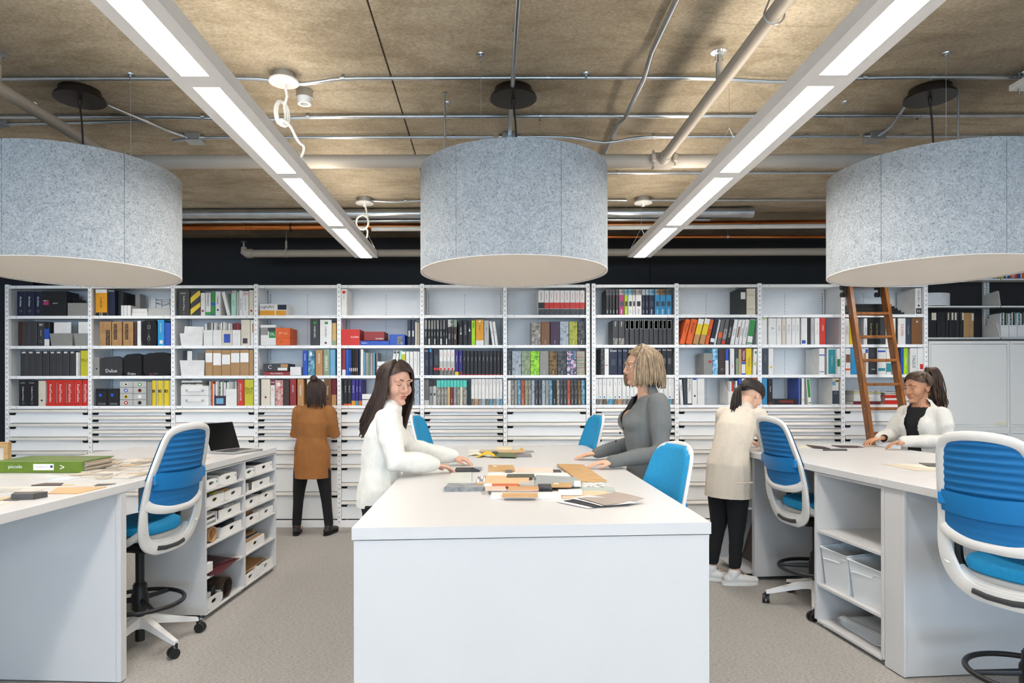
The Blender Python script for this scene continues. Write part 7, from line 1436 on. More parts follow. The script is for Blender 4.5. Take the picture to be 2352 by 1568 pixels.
    # fabric: smooth face to the sitter, ribbed net behind
    def face(off, rib):
        def fn(u, v):
            z = 0.835 + v * (1.268 - 0.835); w = half_w(z) - 0.006; y = (2 * u - 1) * w
            e = min(u, 1 - u) * 8; r = rib * math.sin(z * 2 * PI / 0.034) * min(1, e) * (1 if z > 1.0 else 0.15) if rib else 0
            return BK(y, z + (0.012 if v == 0 else 0), off + r + (0.014 * math.sin(PI * v) * math.sin(PI * u) if off > 0 else 0))
        return fn
    def pad(u, v):
        z = 0.838 + v * (1.296 - 0.838); w = half_w(min(z, 1.278)) + 0.020; y = (2 * u - 1) * w
        e = min(1.0, min(u, 1 - u) / 0.10, (1 - v) / 0.06, v / 0.05 + 0.2); e = math.sin(e * PI / 2)
        return BK(y, z, 0.008 + 0.018 * e + 0.012 * math.sin(PI * v) * math.sin(PI * u))
    m = MB(); m.grid(pad, 24, 72); m.build('backrest_pad', CHBL, t, local=True)
    m = MB(); m.grid(face(-0.004, 0.0045), 14, 110); m.build('backrest_net', CHBD, t, local=True)
    m = MB()
    def lum(off):
        def fn(u, v): z = 0.945 + v * 0.095 - 0.012 * math.cos((u - 0.5) * 3); y = (2 * u - 1) * (half_w(z) - 0.012); return BK(y, z, off - 0.004 * math.sin(PI * v))
        return fn
    m.grid(lum(-0.020), 16, 6); k = len(m.f); m.grid(lum(-0.010), 16, 6); m.build('lumbar_band', CHLU, t, local=True)
    for s in (-1, 1): m = MB(); c = BK(s * 0.195, 1.0, -0.018); m.bbox(-0.008, 0.010, -0.02, 0.02, -0.028, 0.028, 0.005, Matrix.Translation(c)); m.build('lumbar_clip', CHLU, t, local=True)
    return t
stool = make_stool()
SPOTS = [(-2.03, 3.80, PI - 0.22, 0.0, 'blue and white drafting stool at the left worktable beside the tray cabinet'),
         (2.245, 4.48, 0.10, 0.0, 'blue and white drafting stool at right worktable beside the beige jacket'),
         (2.33, 2.80, 0.36, 0.012, 'blue and white drafting stool nearest the camera at right frame edge'),
         (0.64, 3.30, PI + 0.22, -0.085, 'blue and white drafting stool tucked in beside the grey cardigan'),
         (-0.265, 5.33, -0.16, -0.02, 'blue and white drafting stool at far left of the middle worktable'),
         (0.575, 5.38, PI + 0.16, -0.02, 'blue and white drafting stool at far right of the middle worktable')]
for i, (x, y, rz, dz, lab) in enumerate(SPOTS):
    o = stool if i == 0 else copy_tree(stool)
    o.location = (x, y, 0); o.rotation_euler = (0, 0, rz); o['label'] = lab
    if dz:      # seat lowered or raised on its gas column
        for ch in o.children:
            if ch.name.split('.')[0] in ('seat_cushion', 'seat_shell', 'back_frame', 'cross_bar', 'under_rail', 'rear_insert', 'frame_arm', 'arm_post', 'backrest_pad', 'backrest_net', 'lumbar_band', 'lumbar_clip', 'mechanism'): ch.location.z = dz
# ================================================================== people
def limb(m, pts, rad, side=(1, 0, 0), n=14):
    # closed tapering tube with rounded ends; rad: single radii or (across side, other) pairs
    pts = [Vector(p) for p in pts]; rad = [r if isinstance(r, tuple) else (r, r) for r in rad]
    d0 = (pts[0] - pts[1]).normalized(); d1 = (pts[-1] - pts[-2]).normalized()
    def cap(p, d, r):
        k = min(r); return [(p + d * k * 0.55, (r[0] * 0.84, r[1] * 0.84)), (p + d * k * 0.88, (r[0] * 0.48, r[1] * 0.48)), (p + d * k, (r[0] * 0.08, r[1] * 0.08))]
    A = cap(pts[0], d0, rad[0])[::-1]; B_ = cap(pts[-1], d1, rad[-1])
    P_ = [a for a, _ in A] + pts + [a for a, _ in B_]; R_ = [b for _, b in A] + rad + [b for _, b in B_]
    m.tube(P_, R_, n, True, False, (side, 1)); return m
TS = bpy.data.scenes.new('workbench')      # scratch scene for fusing, removed below
def fuse(m, name, mat, voxel, smooth=3, cut=None, wrinkle=0.0, wfreq=9.0, wdir=(1, 1, 1)):
    me = m.mesh('tmp', None); ob = bpy.data.objects.new('tmp_fuse', me); TS.collection.objects.link(ob)
    md = ob.modifiers.new('r', 'REMESH'); md.mode = 'VOXEL'; md.voxel_size = voxel
    if smooth: sm_ = ob.modifiers.new('s', 'SMOOTH'); sm_.factor = 0.5; sm_.iterations = smooth
    vl = TS.view_layers[0]; vl.update(); dg = vl.depsgraph; dg.update()
    r = bpy.data.meshes.new_from_object(ob.evaluated_get(dg)); bpy.data.objects.remove(ob); bpy.data.meshes.remove(me)
    vs = [v.co.copy() for v in r.vertices]; ns = [v.normal.copy() for v in r.vertices]; fs = [tuple(p.vertices) for p in r.polygons]; bpy.data.meshes.remove(r)
    if wrinkle:
        for i, p in enumerate(vs):
            q = Vector((p.x * wdir[0], p.y * wdir[1], p.z * wdir[2])) * wfreq
            vs[i] = p + ns[i] * wrinkle * (noise.noise(q) + 0.5 * noise.noise(q * 2.3))
    if cut:
        fs = [f for f in fs if not cut(sum((vs[i] for i in f), Vector()) / len(f))]
    o = MB(); o.v = vs; o.f = [list(f) for f in fs]; o.sm = [True] * len(fs); o.matx = mat; return o
def finish(o, name, mat, parent):
    inv = WM[parent.name].inverted(); me = bpy.data.meshes.new(name); me.from_pydata([tuple(inv @ p) for p in o.v], [], o.f)
    me.polygons.foreach_set('use_smooth', [True] * len(o.f)); me.materials.append(mat); me.update()
    ob = bpy.data.objects.new(name, me); COL.objects.link(ob); ob.parent = parent; WM[ob.name] = WM[parent.name]; return ob
class Fr:        # a frame: origin, forward, left, up
    def __init__(s, o, f, u=(0, 0, 1)):
        s.o = Vector(o); s.f = Vector(f).normalized(); u = Vector(u); s.l = u.cross(s.f).normalized(); s.u = s.f.cross(s.l).normalized()
    def __call__(s, f, l, u): return s.o + s.f * f + s.l * l + s.u * u
    def mat(s): return Matrix((s.f, s.l, s.u)).transposed().to_4x4()
def head_shape(m, H, k=1.0):
    R3 = H.mat()
    E = lambda f, l, u, a, b, c: m.ell(H(f * k, l * k, u * k), (a * k, b * k, c * k), 18, 12, R3)
    E(-0.012, 0, 0.03, 0.098, 0.076, 0.086)
    limb(m, [H(0.012 * k, 0, 0.042 * k), H(0.018 * k, 0, 0.03 * k), H(0.024 * k, 0, 0.01 * k), H(0.03 * k, 0, -0.035 * k), H(0.036 * k, 0, -0.07 * k), H(0.045 * k, 0, -0.092 * k)], [(0.046 * k, 0.05 * k), (0.06 * k, 0.064 * k), (0.067 * k, 0.066 * k), (0.060 * k, 0.058 * k), (0.048 * k, 0.046 * k), (0.03 * k, 0.034 * k)], H.l)
    limb(m, [H(0.086 * k, 0, 0.022 * k), H(0.100 * k, 0, -0.008 * k), H(0.108 * k, 0, -0.024 * k), H(0.098 * k, 0, -0.033 * k)], [0.007 * k, 0.0085 * k, 0.0105 * k, 0.009 * k], H.l, 10)
    for s in (-1, 1):
        E(0.092, s * 0.013, -0.031, 0.009, 0.008, 0.0075); E(0.052, s * 0.04, -0.026, 0.034, 0.026, 0.032); E(0.074, s * 0.03, 0.03, 0.02, 0.03, 0.010); E(-0.012, s * 0.076, -0.006, 0.019, 0.009, 0.033)
    E(0.083, 0, -0.057, 0.013, 0.025, 0.0075); E(0.080, 0, -0.069, 0.013, 0.021, 0.0075); E(0.074, 0, -0.094, 0.020, 0.022, 0.017)
def head_parts(H, parent, k, lips, brow, iris, closed=False, skin=None):
    R3 = H.mat()
    for s in (-1, 1):
        c = H((0.0742 if not closed else 0.070) * k, s * 0.031 * k, 0.008 * k)
        q = MB(); q.ell(c, (0.0125 * k,) * 3, 12, 8, R3); ey = q.build('eye', M('e9e4de', 0.25) if not closed else skin, parent)
        q = MB()
        if not closed: q.ell(H(0.0822 * k, s * 0.0315 * k, 0.006 * k), (0.0048 * k, 0.0062 * k, 0.0062 * k), 10, 6, R3); q.build('iris', M(iris, 0.2), ey)
        if skin and not closed: q = MB(); q.ell(H(0.0735 * k, s * 0.031 * k, 0.0145 * k), (0.0145 * k, 0.0165 * k, 0.0085 * k), 12, 8, R3); q.build('eyelid', skin, ey)
        q = MB(); q.tube([H(0.083 * k, s * 0.018 * k, 0.010 * k), H(0.0905 * k, s * 0.030 * k, 0.0165 * k) if not closed else H(0.0835 * k, s * 0.030 * k, 0.001 * k), H(0.076 * k, s * 0.045 * k, 0.006 * k)], [0.0012 * k, 0.0019 * k, 0.001 * k], 6); q.build('lashes', M('1c1410', 0.6), ey)
        q = MB(); q.tube([H(0.094 * k, s * 0.012 * k, 0.029 * k), H(0.0945 * k, s * 0.03 * k, 0.036 * k), H(0.082 * k, s * 0.05 * k, 0.031 * k)], [0.0024 * k, 0.0028 * k, 0.0012 * k], 6); q.build('eyebrow', M(brow, 0.8), parent)
    q = MB(); q.ell(H(0.0865 * k, 0, -0.0575 * k), (0.0115 * k, 0.0215 * k, 0.0055 * k), 14, 8, R3); q.ell(H(0.0840 * k, 0, -0.0685 * k), (0.012 * k, 0.0185 * k, 0.0062 * k), 14, 8, R3); q.build('lips', M(lips, 0.4), parent)
def hand_shape(m, w, d, nrm, k=1.0, curl=0.25, thumb=1, spread=1.0):
    # w wrist, d pointing direction, nrm out of the back of the hand, thumb = +1 / -1 side
    d = Vector(d).normalized(); nrm = Vector(nrm); nrm = (nrm - d * nrm.dot(d)).normalized(); s = nrm.cross(d).normalized() * thumb
    Pn = lambda a, b, c: Vector(w) + (d * a + s * b + nrm * c) * k
    limb(m, [Pn(-0.03, 0, 0), Pn(0.0, 0, 0), Pn(0.03, 0.002, 0.002), Pn(0.065, 0.0, 0.003), Pn(0.085, -0.001, 0.0)], [(0.022 * k, 0.017 * k), (0.024 * k, 0.016 * k), (0.034 * k, 0.015 * k), (0.039 * k, 0.0135 * k), (0.037 * k, 0.0115 * k)], s)
    for b, L, r in ((0.031, 0.068, 0.0085), (0.0105, 0.078, 0.0087), (-0.0105, 0.073, 0.0084), (-0.030, 0.056, 0.0075)):
        p = [Vector((0.078, b, 0.0))]; a = 0.10
        for seg, cu in ((0.42, curl * 0.6), (0.32, curl * 1.0), (0.26, curl * 0.8)):
            a += cu; p.append(p[-1] + Vector((L * seg * math.cos(a), b * 0.10 * spread, -L * seg * math.sin(a))))
        limb(m, [Pn(*q) for q in p], [r * k, r * k * 0.97, r * k * 0.9, r * k * 0.78], s, 10)
    limb(m, [Pn(0.012, 0.024, -0.006), Pn(0.038, 0.046, -0.012), Pn(0.062, 0.056, -0.016), Pn(0.082, 0.058, -0.02)], [0.0125 * k, 0.0105 * k, 0.0092 * k, 0.0075 * k], nrm, 10)
def skinm(c): return M(c, 0.5, 0, 0.06, 9, 0.05, 300)
def hairm(name, a, b, c): return M_multi(name, [a, b, c], 7, 0.55, (14, 14, 1.2), 4, 0.4, 0.3, 0.7)
def hd(H, th, ph, k=1.0, g=1.0):     # point of the hair shell: th from crown, ph around from the face
    f, l, u = math.sin(th) * math.cos(ph), math.sin(th) * math.sin(ph), math.cos(th)
    return H((-0.012 + f * 0.104 * g) * k, l * 0.083 * g * k, (0.03 + u * 0.094 * g) * k)
def cap_mesh(m, H, k, front=58, side=92, back=128, g=1.03):
    nu, nv = 40, 14
    def lim(ph):
        c = math.cos(ph)
        return math.radians(side + (front - side) * c ** 2 if c > 0 else side + (back - side) * c * c)
    def fn(u, v): ph = u * 2 * PI; return hd(H, v * lim(ph), ph, k, g + 0.012 * math.sin(ph * 23) * v)
    m.grid(fn, nu, nv); n = len(m.f); vs = list(m.v)
    m.grid(lambda u, v: hd(H, v * lim(u * 2 * PI), u * 2 * PI, k, g - 0.05), nu, nv)
    return lim
def lock(m, pts, r0, r1, n=5, flat=None):
    P_ = smooth_path([Vector(p) for p in pts], 2); L = len(P_)
    m.tube(P_, [r0 + (r1 - r0) * (i / (L - 1)) ** 1.5 if i > 2 else r0 * (0.4 + 0.2 * i) for i in range(L)], n)
def person(name, label, base, fwd, height, jts, skin, voxel=0.0045):
    t = thing('person', label, 'person', base); return t
def legs(m, hipL, kneeL, ankL, hipR, kneeR, ankR, r=(0.082, 0.066, 0.055, 0.048, 0.036), side=(0, 1, 0)):
    for h, kn, an in ((hipL, kneeL, ankL), (hipR, kneeR, ankR)):
        h, kn, an = Vector(h), Vector(kn), Vector(an)
        limb(m, [h, h.lerp(kn, 0.5), kn, kn.lerp(an, 0.35), an], [r[0], r[1], r[2], r[3], r[4]], side)
def arm(m, sh, el, wr, r=(0.048, 0.042, 0.037, 0.034, 0.025)):
    sh, el, wr = Vector(sh), Vector(el), Vector(wr); limb(m, [sh, sh.lerp(el, 0.5), el, el.lerp(wr, 0.4), wr], list(r), (0, 0, 1))
def shoe(t, ank, d, mat, sole, L=0.25, name='shoe'):
    F_ = Fr((ank[0], ank[1], 0), (d[0], d[1], 0)); m = MB()
    limb(m, [F_(-0.05, 0, 0.045), F_(0.02, 0, 0.045), F_(0.09, 0, 0.04), F_(L - 0.1, 0, 0.035)], [(0.034, 0.034), (0.036, 0.036), (0.040, 0.030), (0.036, 0.024)], F_.l); limb(m, [F_(-0.02, 0, 0.06), F_(0.0, 0, 0.1)], [0.04, 0.042], F_.l)
    o = finish(fuse(m, name, mat, 0.007, 3), name, mat, t)
    q = MB(); pts = []
    for k in range(24):
        a = 2 * PI * k / 24; x = 0.04 + (L / 2 + 0.01) * math.copysign(abs(math.cos(a)) ** 0.8, math.cos(a)); y = 0.043 * math.copysign(abs(math.sin(a)) ** 0.8, math.sin(a)) * (0.9 + 0.15 * (x > 0.06)); pts.append(F_(x, y, 0))
    q.prism([(p.x, p.y) for p in pts], 0.0, 0.022); q.build('sole', sole, o)
    return o, F_
# ---------------------------------------------------------------- woman in the grey cardigan
def body(J, H, k, hands, bustF=None):
    m = MB(); side = J['side']
    if bustF is not None:
        fr = Fr(J['chest'], bustF)
        for s in (-1, 1): m.ell(fr(0.058, s * 0.062, 0.0), (0.066, 0.07, 0.076), 16, 12, fr.mat())
    pel, wai, che, shl, nk = [Vector(J[x]) for x in ('pelvis', 'waist', 'chest', 'shoul', 'neck')]
    limb(m, [pel + Vector((0, 0, -0.06)), pel, wai, che, shl], [(0.15, 0.105), (0.165, 0.115), (0.125, 0.09), (0.145, 0.10), (0.10, 0.05)], side)
    limb(m, [shl, nk, H(-0.02 * k, 0, -0.05 * k)], [0.062, 0.05, 0.05], side)
    for s in 'LR':
        arm(m, J['sh' + s], J['el' + s], J['wr' + s]); 
    legs(m, J['hipL'], J['knL'], J['anL'], J['hipR'], J['knR'], J['anR'], side=side)
    for s in 'LR':
        a = Vector(J['an' + s]); d = Vector(J['toe']); limb(m, [a + Vector((0, 0, 0.02)), a + Vector((0, 0, -0.05)) + d * 0.05, Vector((a.x, a.y, 0.035)) + d * 0.15], [0.036, (0.034, 0.028), (0.03, 0.018)], side)
    head_shape(m, H, k)
    for (w, d, n_, cu, th) in hands: hand_shape(m, w, d, n_, 0.95, cu, th)
    return m
def top_cloth(J, grow=0.012, hem=-0.04, bust=0.0, sleeve=1.0, hemw=None, F=None, cuff=0.0, wide=1.0, srad=(0.064, 0.060, 0.054, 0.046, 0.036), deep=1.0):
    m = MB(); side = J['side']; pel, wai, che, shl = [Vector(J[x]) for x in ('pelvis', 'waist', 'chest', 'shoul')]
    hp = pel + Vector((0, 0, hem - 0.06)); hw = hemw or (0.172 * wide, 0.122)
    limb(m, [hp, pel + Vector((0, 0, max(0, hem) + 0.03)), wai, che, shl, shl.lerp(Vector(J['neck']), 0.35)], [(hw[0], hw[1] * deep), (0.172 * wide, 0.124 * deep), (0.146 * wide, 0.108 * deep), (0.165 * wide, 0.118 * deep), (0.150, 0.082 * deep), (0.098, 0.076)], side)
    if bust:
        fr = Fr(che, F)
        for s in (-1, 1): m.ell(fr(0.062, s * 0.068, 0.0), (bust, 0.075, 0.078), 16, 12, fr.mat())
    for s in 'LR':
        a, b, c = Vector(J['sh' + s]), Vector(J['el' + s]), Vector(J['wr' + s]); c = b.lerp(c, sleeve)
        limb(m, [a, a.lerp(b, 0.5), b, b.lerp(c, 0.45), c], list(srad), (0, 0, 1))
    return m
def hemcut(z): return lambda p: p.z < z
def trousers(J, r=(0.10, 0.085, 0.068, 0.058, 0.048), cut=0.0, slim=1.0):
    m = MB(); side = J['side']; pel = Vector(J['pelvis'])
    limb(m, [pel + Vector((0, 0, 0.06)), pel, pel + Vector((0, 0, -0.09))], [(0.150 * slim, 0.108 * slim), (0.170 * slim, 0.122 * slim), (0.160 * slim, 0.115 * slim)], side)
    an = {s: Vector(J['an' + s]).lerp(Vector(J['kn' + s]), cut) for s in 'LR'}
    legs(m, J['hipL'], J['knL'], an['L'], J['hipR'], J['knR'], an['R'], r, side); return m
DENIM = M('15161b', 0.85, 0, 0.15, 30, 0.2, 300)
# ===== A: grey cardigan
Fa = Vector((-1, 0, 0)); JA = dict(side=(0, 1, 0), toe=Fa, pelvis=(1.045, 4.24, 0.93), waist=(1.03, 4.24, 1.08), chest=(1.0, 4.24, 1.28), shoul=(1.03, 4.24, 1.43), neck=(1.02, 4.24, 1.50),
  shL=(1.06, 4.075, 1.40), elL=(1.055, 3.985, 1.10), wrL=(0.745, 3.93, 1.055), shR=(1.04, 4.405, 1.40), elR=(1.0, 4.50, 1.12), wrR=(0.735, 4.43, 1.055),
  hipL=(1.05, 4.15, 0.88), knL=(1.02, 4.15, 0.48), anL=(1.06, 4.14, 0.10), hipR=(1.05, 4.33, 0.88), knR=(1.02, 4.33, 0.48), anR=(1.06, 4.34, 0.10))
pa = thing('person', 'woman in grey cardigan with blonde bob leaning on the middle table', 'person', (1.05, 4.24, 0))
HA = Fr((0.99, 4.24, 1.635), (-1, -0.12, -0.06)); kA = 1.04
SK = skinm('d6a88c')
m = body(JA, HA, kA, [((0.735, 3.928, 1.052), (-1, 0.06, -0.10), (0.05, 0.0, 1), 0.12, 1), ((0.725, 4.428, 1.052), (-1, -0.1, -0.10), (0, 0, 1), 0.18, -1)], Fa)
finish(fuse(m, 'body', SK, 0.0045, 3), 'body', SK, pa)
head_parts(HA, pa, kA, 'b8655c', '8a7458', '5a6a6a', False, SK)
CARD = M('747777', 0.9, 0, 0.05, 60, 0.5, 260, stretch=(6, 6, 0.25))
def cutA(p):
    f = -(p.x - 1.02); l = abs(p.y - 4.24); return p.z < 0.90 or f > 0.0 and p.z > 1.225 and l < 0.012 + (p.z - 1.225) * 0.38 and p.z < 1.52
m = top_cloth(JA, bust=0.088, F=Fa, hem=-0.03, wide=1.08, deep=1.18, srad=(0.070, 0.069, 0.064, 0.052, 0.040)); finish(fuse(m, 'cardigan', CARD, 0.007, 12, cutA, 0.006, 11, (1, 1, 0.6)), 'cardigan', CARD, pa)
for k, (x, z) in enumerate(((0.853, 1.205), (0.826, 1.15), (0.862, 1.09))):
    q = MB(); q.ell((x, 4.236, z), (0.006, 0.008, 0.008), 10, 6); q.build('button', M('2a2a2c', 0.4), pa)
m = trousers(JA, (0.084, 0.08, 0.068, 0.058, 0.048), 0, 0.9); finish(fuse(m, 'jeans', DENIM, 0.009, 4, None, 0.004, 12), 'jeans', DENIM, pa)
for s in 'LR': shoe(pa, JA['an' + s], Fa, M('1b1b1d', 0.5), M('101010', 0.6))
HRA = hairm('blonde_hair', '57493b', '8a755c', 'b49b78')
m = MB(); cap_mesh(m, HA, kA, 54, 78, 128, 1.07)
rg = random.Random(5)
for i in range(330):
    ph0 = math.radians(rg.uniform(-178, 178)); a = abs(ph0); sgn = 1 if ph0 > 0 else -1
    pe = max(a, math.radians(52 + rg.uniform(0, 20))); g = 1.07 + rg.uniform(0, 0.10)
    pts = [hd(HA, math.radians(6 + rg.uniform(0, 12)), sgn * math.radians(80), kA, g)]
    for j in range(1, 6):
        f = j / 5; pts.append(hd(HA, math.radians(14 + 80 * f), sgn * (math.radians(85) * (1 - f) + pe * f), kA, g + 0.06 * f))
    e = pts[-1]; out = (e - HA(-0.012, 0, 0.03)); out.z = 0; out.normalize(); L = 0.125 + 0.035 * rg.random() - (0.012 if a < 1.2 else 0) + (0.015 if a > 2.2 else 0)
    pts += [e + out * 0.014 - Vector((0, 0, L * 0.4)), e + out * 0.020 - Vector((0, 0, L * 0.75)), e + out * rg.uniform(0.002, 0.022) - Vector((0, 0, L))]
    lock(m, pts, 0.0085, 0.003)
finish(m, 'hair', HRA, pa)
q = MB()
for s in (-1, 1):
    c = HA(0.095 * kA, s * 0.033 * kA, 0.004 * kA); q.tube([c + HA.l * 0.023 * math.cos(a) + HA.u * 0.019 * math.sin(a) for a in [2 * PI * k / 18 for k in range(18)]], 0.0011, 6, closed=True)
    q.tube([HA(0.095 * kA, s * 0.056 * kA, 0.01), HA(0.05 * kA, s * 0.076 * kA, 0.012), HA(-0.01 * kA, s * 0.08 * kA, 0.006)], 0.001, 5)
q.tube([HA(0.096 * kA, 0.011, 0.006), HA(0.102 * kA, 0, 0.009), HA(0.096 * kA, -0.011, 0.006)], 0.001, 5); q.build('glasses', M('b89a6a', 0.3, 0.8), pa)
# ===== B: white sweater
Fb = Vector((0.95, 0.2, 0)).normalized(); JB = dict(side=(-0.2, 0.95, 0), toe=Fb, pelvis=(-0.625, 3.73, 0.90), waist=(-0.62, 3.735, 1.04), chest=(-0.60, 3.75, 1.21), shoul=(-0.57, 3.77, 1.345), neck=(-0.555, 3.775, 1.40),
  shR=(-0.555, 3.61, 1.32), elR=(-0.50, 3.54, 1.10), wrR=(-0.31, 3.70, 1.07), shL=(-0.595, 3.925, 1.32), elL=(-0.50, 4.06, 1.12), wrL=(-0.225, 4.13, 1.065),
  hipL=(-0.635, 3.82, 0.86), knL=(-0.62, 3.82, 0.47), anL=(-0.68, 3.83, 0.10), hipR=(-0.625, 3.64, 0.86), knR=(-0.61, 3.64, 0.47), anR=(-0.64, 3.61, 0.10))
pb = thing('person', 'woman in white sweater with long dark hair reaching across the middle table', 'person', (-0.625, 3.73, 0))
HB = Fr((-0.535, 3.775, 1.522), (0.66, -0.74, -0.14)); kB = 1.02; SKB = skinm('cf9f88')
m = body(JB, HB, kB, [((-0.302, 3.71, 1.062), (0.85, 0.45, -0.24), (0, 0, 1), 0.3, 1), ((-0.215, 4.132, 1.060), (0.98, -0.1, -0.24), (0, 0, 1), 0.35, -1)])
finish(fuse(m, 'body', SKB, 0.0045, 3), 'body', SKB, pb); head_parts(HB, pb, kB, 'b0605c', '2c1c14', '3a2a20', True, SKB)
SWE = M('e6e4dc', 0.9, 0, 0.03, 30, 0.35, 180)
m = top_cloth(JB, bust=0.07, F=Fb, hem=-0.07, hemw=(0.18, 0.14), wide=1.04, srad=(0.070, 0.072, 0.068, 0.060, 0.044)); finish(fuse(m, 'sweater', SWE, 0.008, 5, hemcut(0.835), 0.011, 9, (1, 1, 0.8)), 'sweater', SWE, pb)
m = trousers(JB, (0.084, 0.08, 0.068, 0.058, 0.048), 0, 0.9); BLK = M('131315', 0.9, 0, 0.1, 20, 0.2, 200); finish(fuse(m, 'trousers', BLK, 0.009, 4, None, 0.004, 12), 'trousers', BLK, pb)
for s in 'LR': shoe(pb, JB['an' + s], Fb, M('161618', 0.5), M('0e0e0e', 0.6))
HRB = hairm('dark_brown_hair', '1d120d', '33221a', '4a3325')
m = MB(); cap_mesh(m, HB, kB, 56, 84, 130, 1.07); rg = random.Random(8)
for i in range(300):
    ph0 = math.radians(rg.uniform(-178, 178)); a = abs(ph0); sgn = 1 if ph0 > 0 else -1; pe = max(a, math.radians(62 + rg.uniform(0, 15))); g = 1.06 + rg.uniform(0, 0.09)
    pts = [hd(HB, math.radians(5 + rg.uniform(0, 10)), sgn * math.radians(60), kB, g)]
    for j in range(1, 6): f = j / 5; pts.append(hd(HB, math.radians(12 + 88 * f), sgn * (math.radians(60) * (1 - f) + pe * f), kB, g + 0.05 * f))
    e = pts[-1]; out = e - HB(-0.012, 0, 0.03); out.z = 0; out.normalize(); back = -HB.f; back.z = 0
    L = rg.uniform(0.24, 0.33); pts += [e + out * 0.012 + back * 0.01 - Vector((0, 0, L * 0.3)), e + out * 0.018 + back * 0.04 + Vector((-0.02, 0, -L * 0.62)), e + out * 0.026 + back * 0.06 + Vector((-0.045, 0.01, -L))]
    lock(m, pts, 0.009, 0.003)
finish(m, 'hair', HRB, pb)
# ===== C: beige jacket, back to the camera
Fc = Vector((0.80, 0.60, 0)); Lc = Vector((-0.60, 0.80, 0)); o_ = Vector((1.83, 4.99, 0))
def c3(f, l, z): p = o_ + Fc * f + Lc * l; return (p.x, p.y, z)
JC = dict(side=tuple(Lc), toe=Fc, pelvis=c3(0.0, 0, 0.88), waist=c3(0.03, 0, 1.02), chest=c3(0.10, 0, 1.18), shoul=c3(0.17, 0, 1.305), neck=c3(0.21, 0, 1.36),
  shR=c3(0.17, -0.15, 1.28), elR=c3(0.21, -0.19, 1.06), wrR=c3(0.42, -0.12, 1.065), shL=c3(0.17, 0.15, 1.28), elL=c3(0.24, 0.22, 1.07), wrL=c3(0.44, 0.12, 1.065),
  hipL=c3(0.0, 0.085, 0.84), knL=c3(0.03, 0.10, 0.46), anL=c3(-0.01, 0.14, 0.10), hipR=c3(0.0, -0.085, 0.84), knR=c3(0.02, -0.06, 0.46), anR=c3(0.02, -0.04, 0.10))
pc = thing('person', 'woman in beige jacket with dark ponytail bending over the right table', 'person', c3(0, 0, 0))
HC_ = Fr(c3(0.285, -0.02, 1.435), (0.80, 0.45, -0.55), (0.4, 0.2, 1)); kC = 0.98; SKC = skinm('dcb094')
m = body(JC, HC_, kC, [((c3(0.425, -0.12, 1.058)), Fc + Lc * 0.25 - Vector((0, 0, 0.15)), (0, 0, 1), 0.3, 1), ((c3(0.445, 0.12, 1.058)), Fc - Lc * 0.3 - Vector((0, 0, 0.15)), (0, 0, 1), 0.3, -1)])
finish(fuse(m, 'body', SKC, 0.005, 3), 'body', SKC, pc); head_parts(HC_, pc, kC, 'b46a60', '1a1210', '2a1c14')
JK = M('cfc4b4', 0.8, 0, 0.03, 30, 0.25, 220)
m = top_cloth(JC, hem=-0.21, hemw=(0.188, 0.15), wide=1.0, srad=(0.066, 0.06, 0.054, 0.048, 0.042)); finish(fuse(m, 'jacket', JK, 0.008, 5, hemcut(0.665), 0.008, 8, (1, 1, 0.5)), 'jacket', JK, pc)
q = MB(); a_, b_, c_ = Vector(c3(-0.155, -0.17, 0.80)), Vector(c3(-0.04, -0.228, 0.80)), 0.014
q.tube([a_, (a_ + b_) / 2 + Vector((-0.012, -0.03, 0.002)), b_], 0.006, 6, flat=((0, 0, 1), 1)); q.build('pocket_flap', JK, pc)
m = trousers(JC, (0.088, 0.082, 0.066, 0.054, 0.046), 0.14, 0.84); finish(fuse(m, 'trousers', BLK, 0.009, 4, None, 0.004, 12), 'trousers', BLK, pc)
SNK = M('e4e2de', 0.5, 0, 0.02)
for s in 'LR':
    d = (0.96, 0.05) if s == 'R' else (0.8, -0.3)
    so, F_ = shoe(pc, JC['an' + s], d, SNK, M('efeeea', 0.6), 0.26, 'sneaker')
    for k in range(3): q = MB(); q.tube([F_(0.05 + 0.028 * k, -0.024, 0.07 - 0.008 * k), F_(0.055 + 0.028 * k, 0, 0.082 - 0.008 * k), F_(0.05 + 0.028 * k, 0.024, 0.07 - 0.008 * k)], 0.003, 5); q.build('lace', INKW, so)
HRC = hairm('black_hair', '120c0a', '221712', '33231b')
m = MB(); cap_mesh(m, HC_, kC, 60, 88, 120, 1.05); rg = random.Random(3)
tie = hd(HC_, math.radians(98), PI, kC, 1.12)
for i in range(200):
    ph = math.radians(rg.uniform(-180, 180)); th = math.radians(rg.uniform(40, 96)); pts = []
    for j in range(6):
        f = j / 5; p = hd(HC_, th + (math.radians(98) - th) * f * f, ph + ((PI if ph > 0 else -PI) - ph) * f, kC, 1.05 + 0.05 * math.sin(PI * f) + rg.uniform(0, 0.015)); pts.append(p)
    pts[-1] = tie + Vector((rg.uniform(-.01, .01), rg.uniform(-.01, .01), rg.uniform(-.012, .012))); lock(m, pts, 0.007, 0.005)
for i in range(90):
    o3 = Vector((rg.uniform(-1, 1), rg.uniform(-1, 1), 0)) * 0.014; q0 = tie + o3 * 0.5
    pts = [q0, q0 - HC_.f * 0.03 + Vector((-0.01, 0, -0.02)), q0 - HC_.f * 0.035 + o3 * 1.6 + Vector((-0.03, -0.01, -0.09)), q0 + o3 * 2.0 + Vector((-0.07 + rg.uniform(-.015, .01), -0.04, -0.25 + rg.uniform(-0.06, 0.03)))]; lock(m, pts, 0.0075, 0.002)
finish(m, 'hair', HRC, pc)
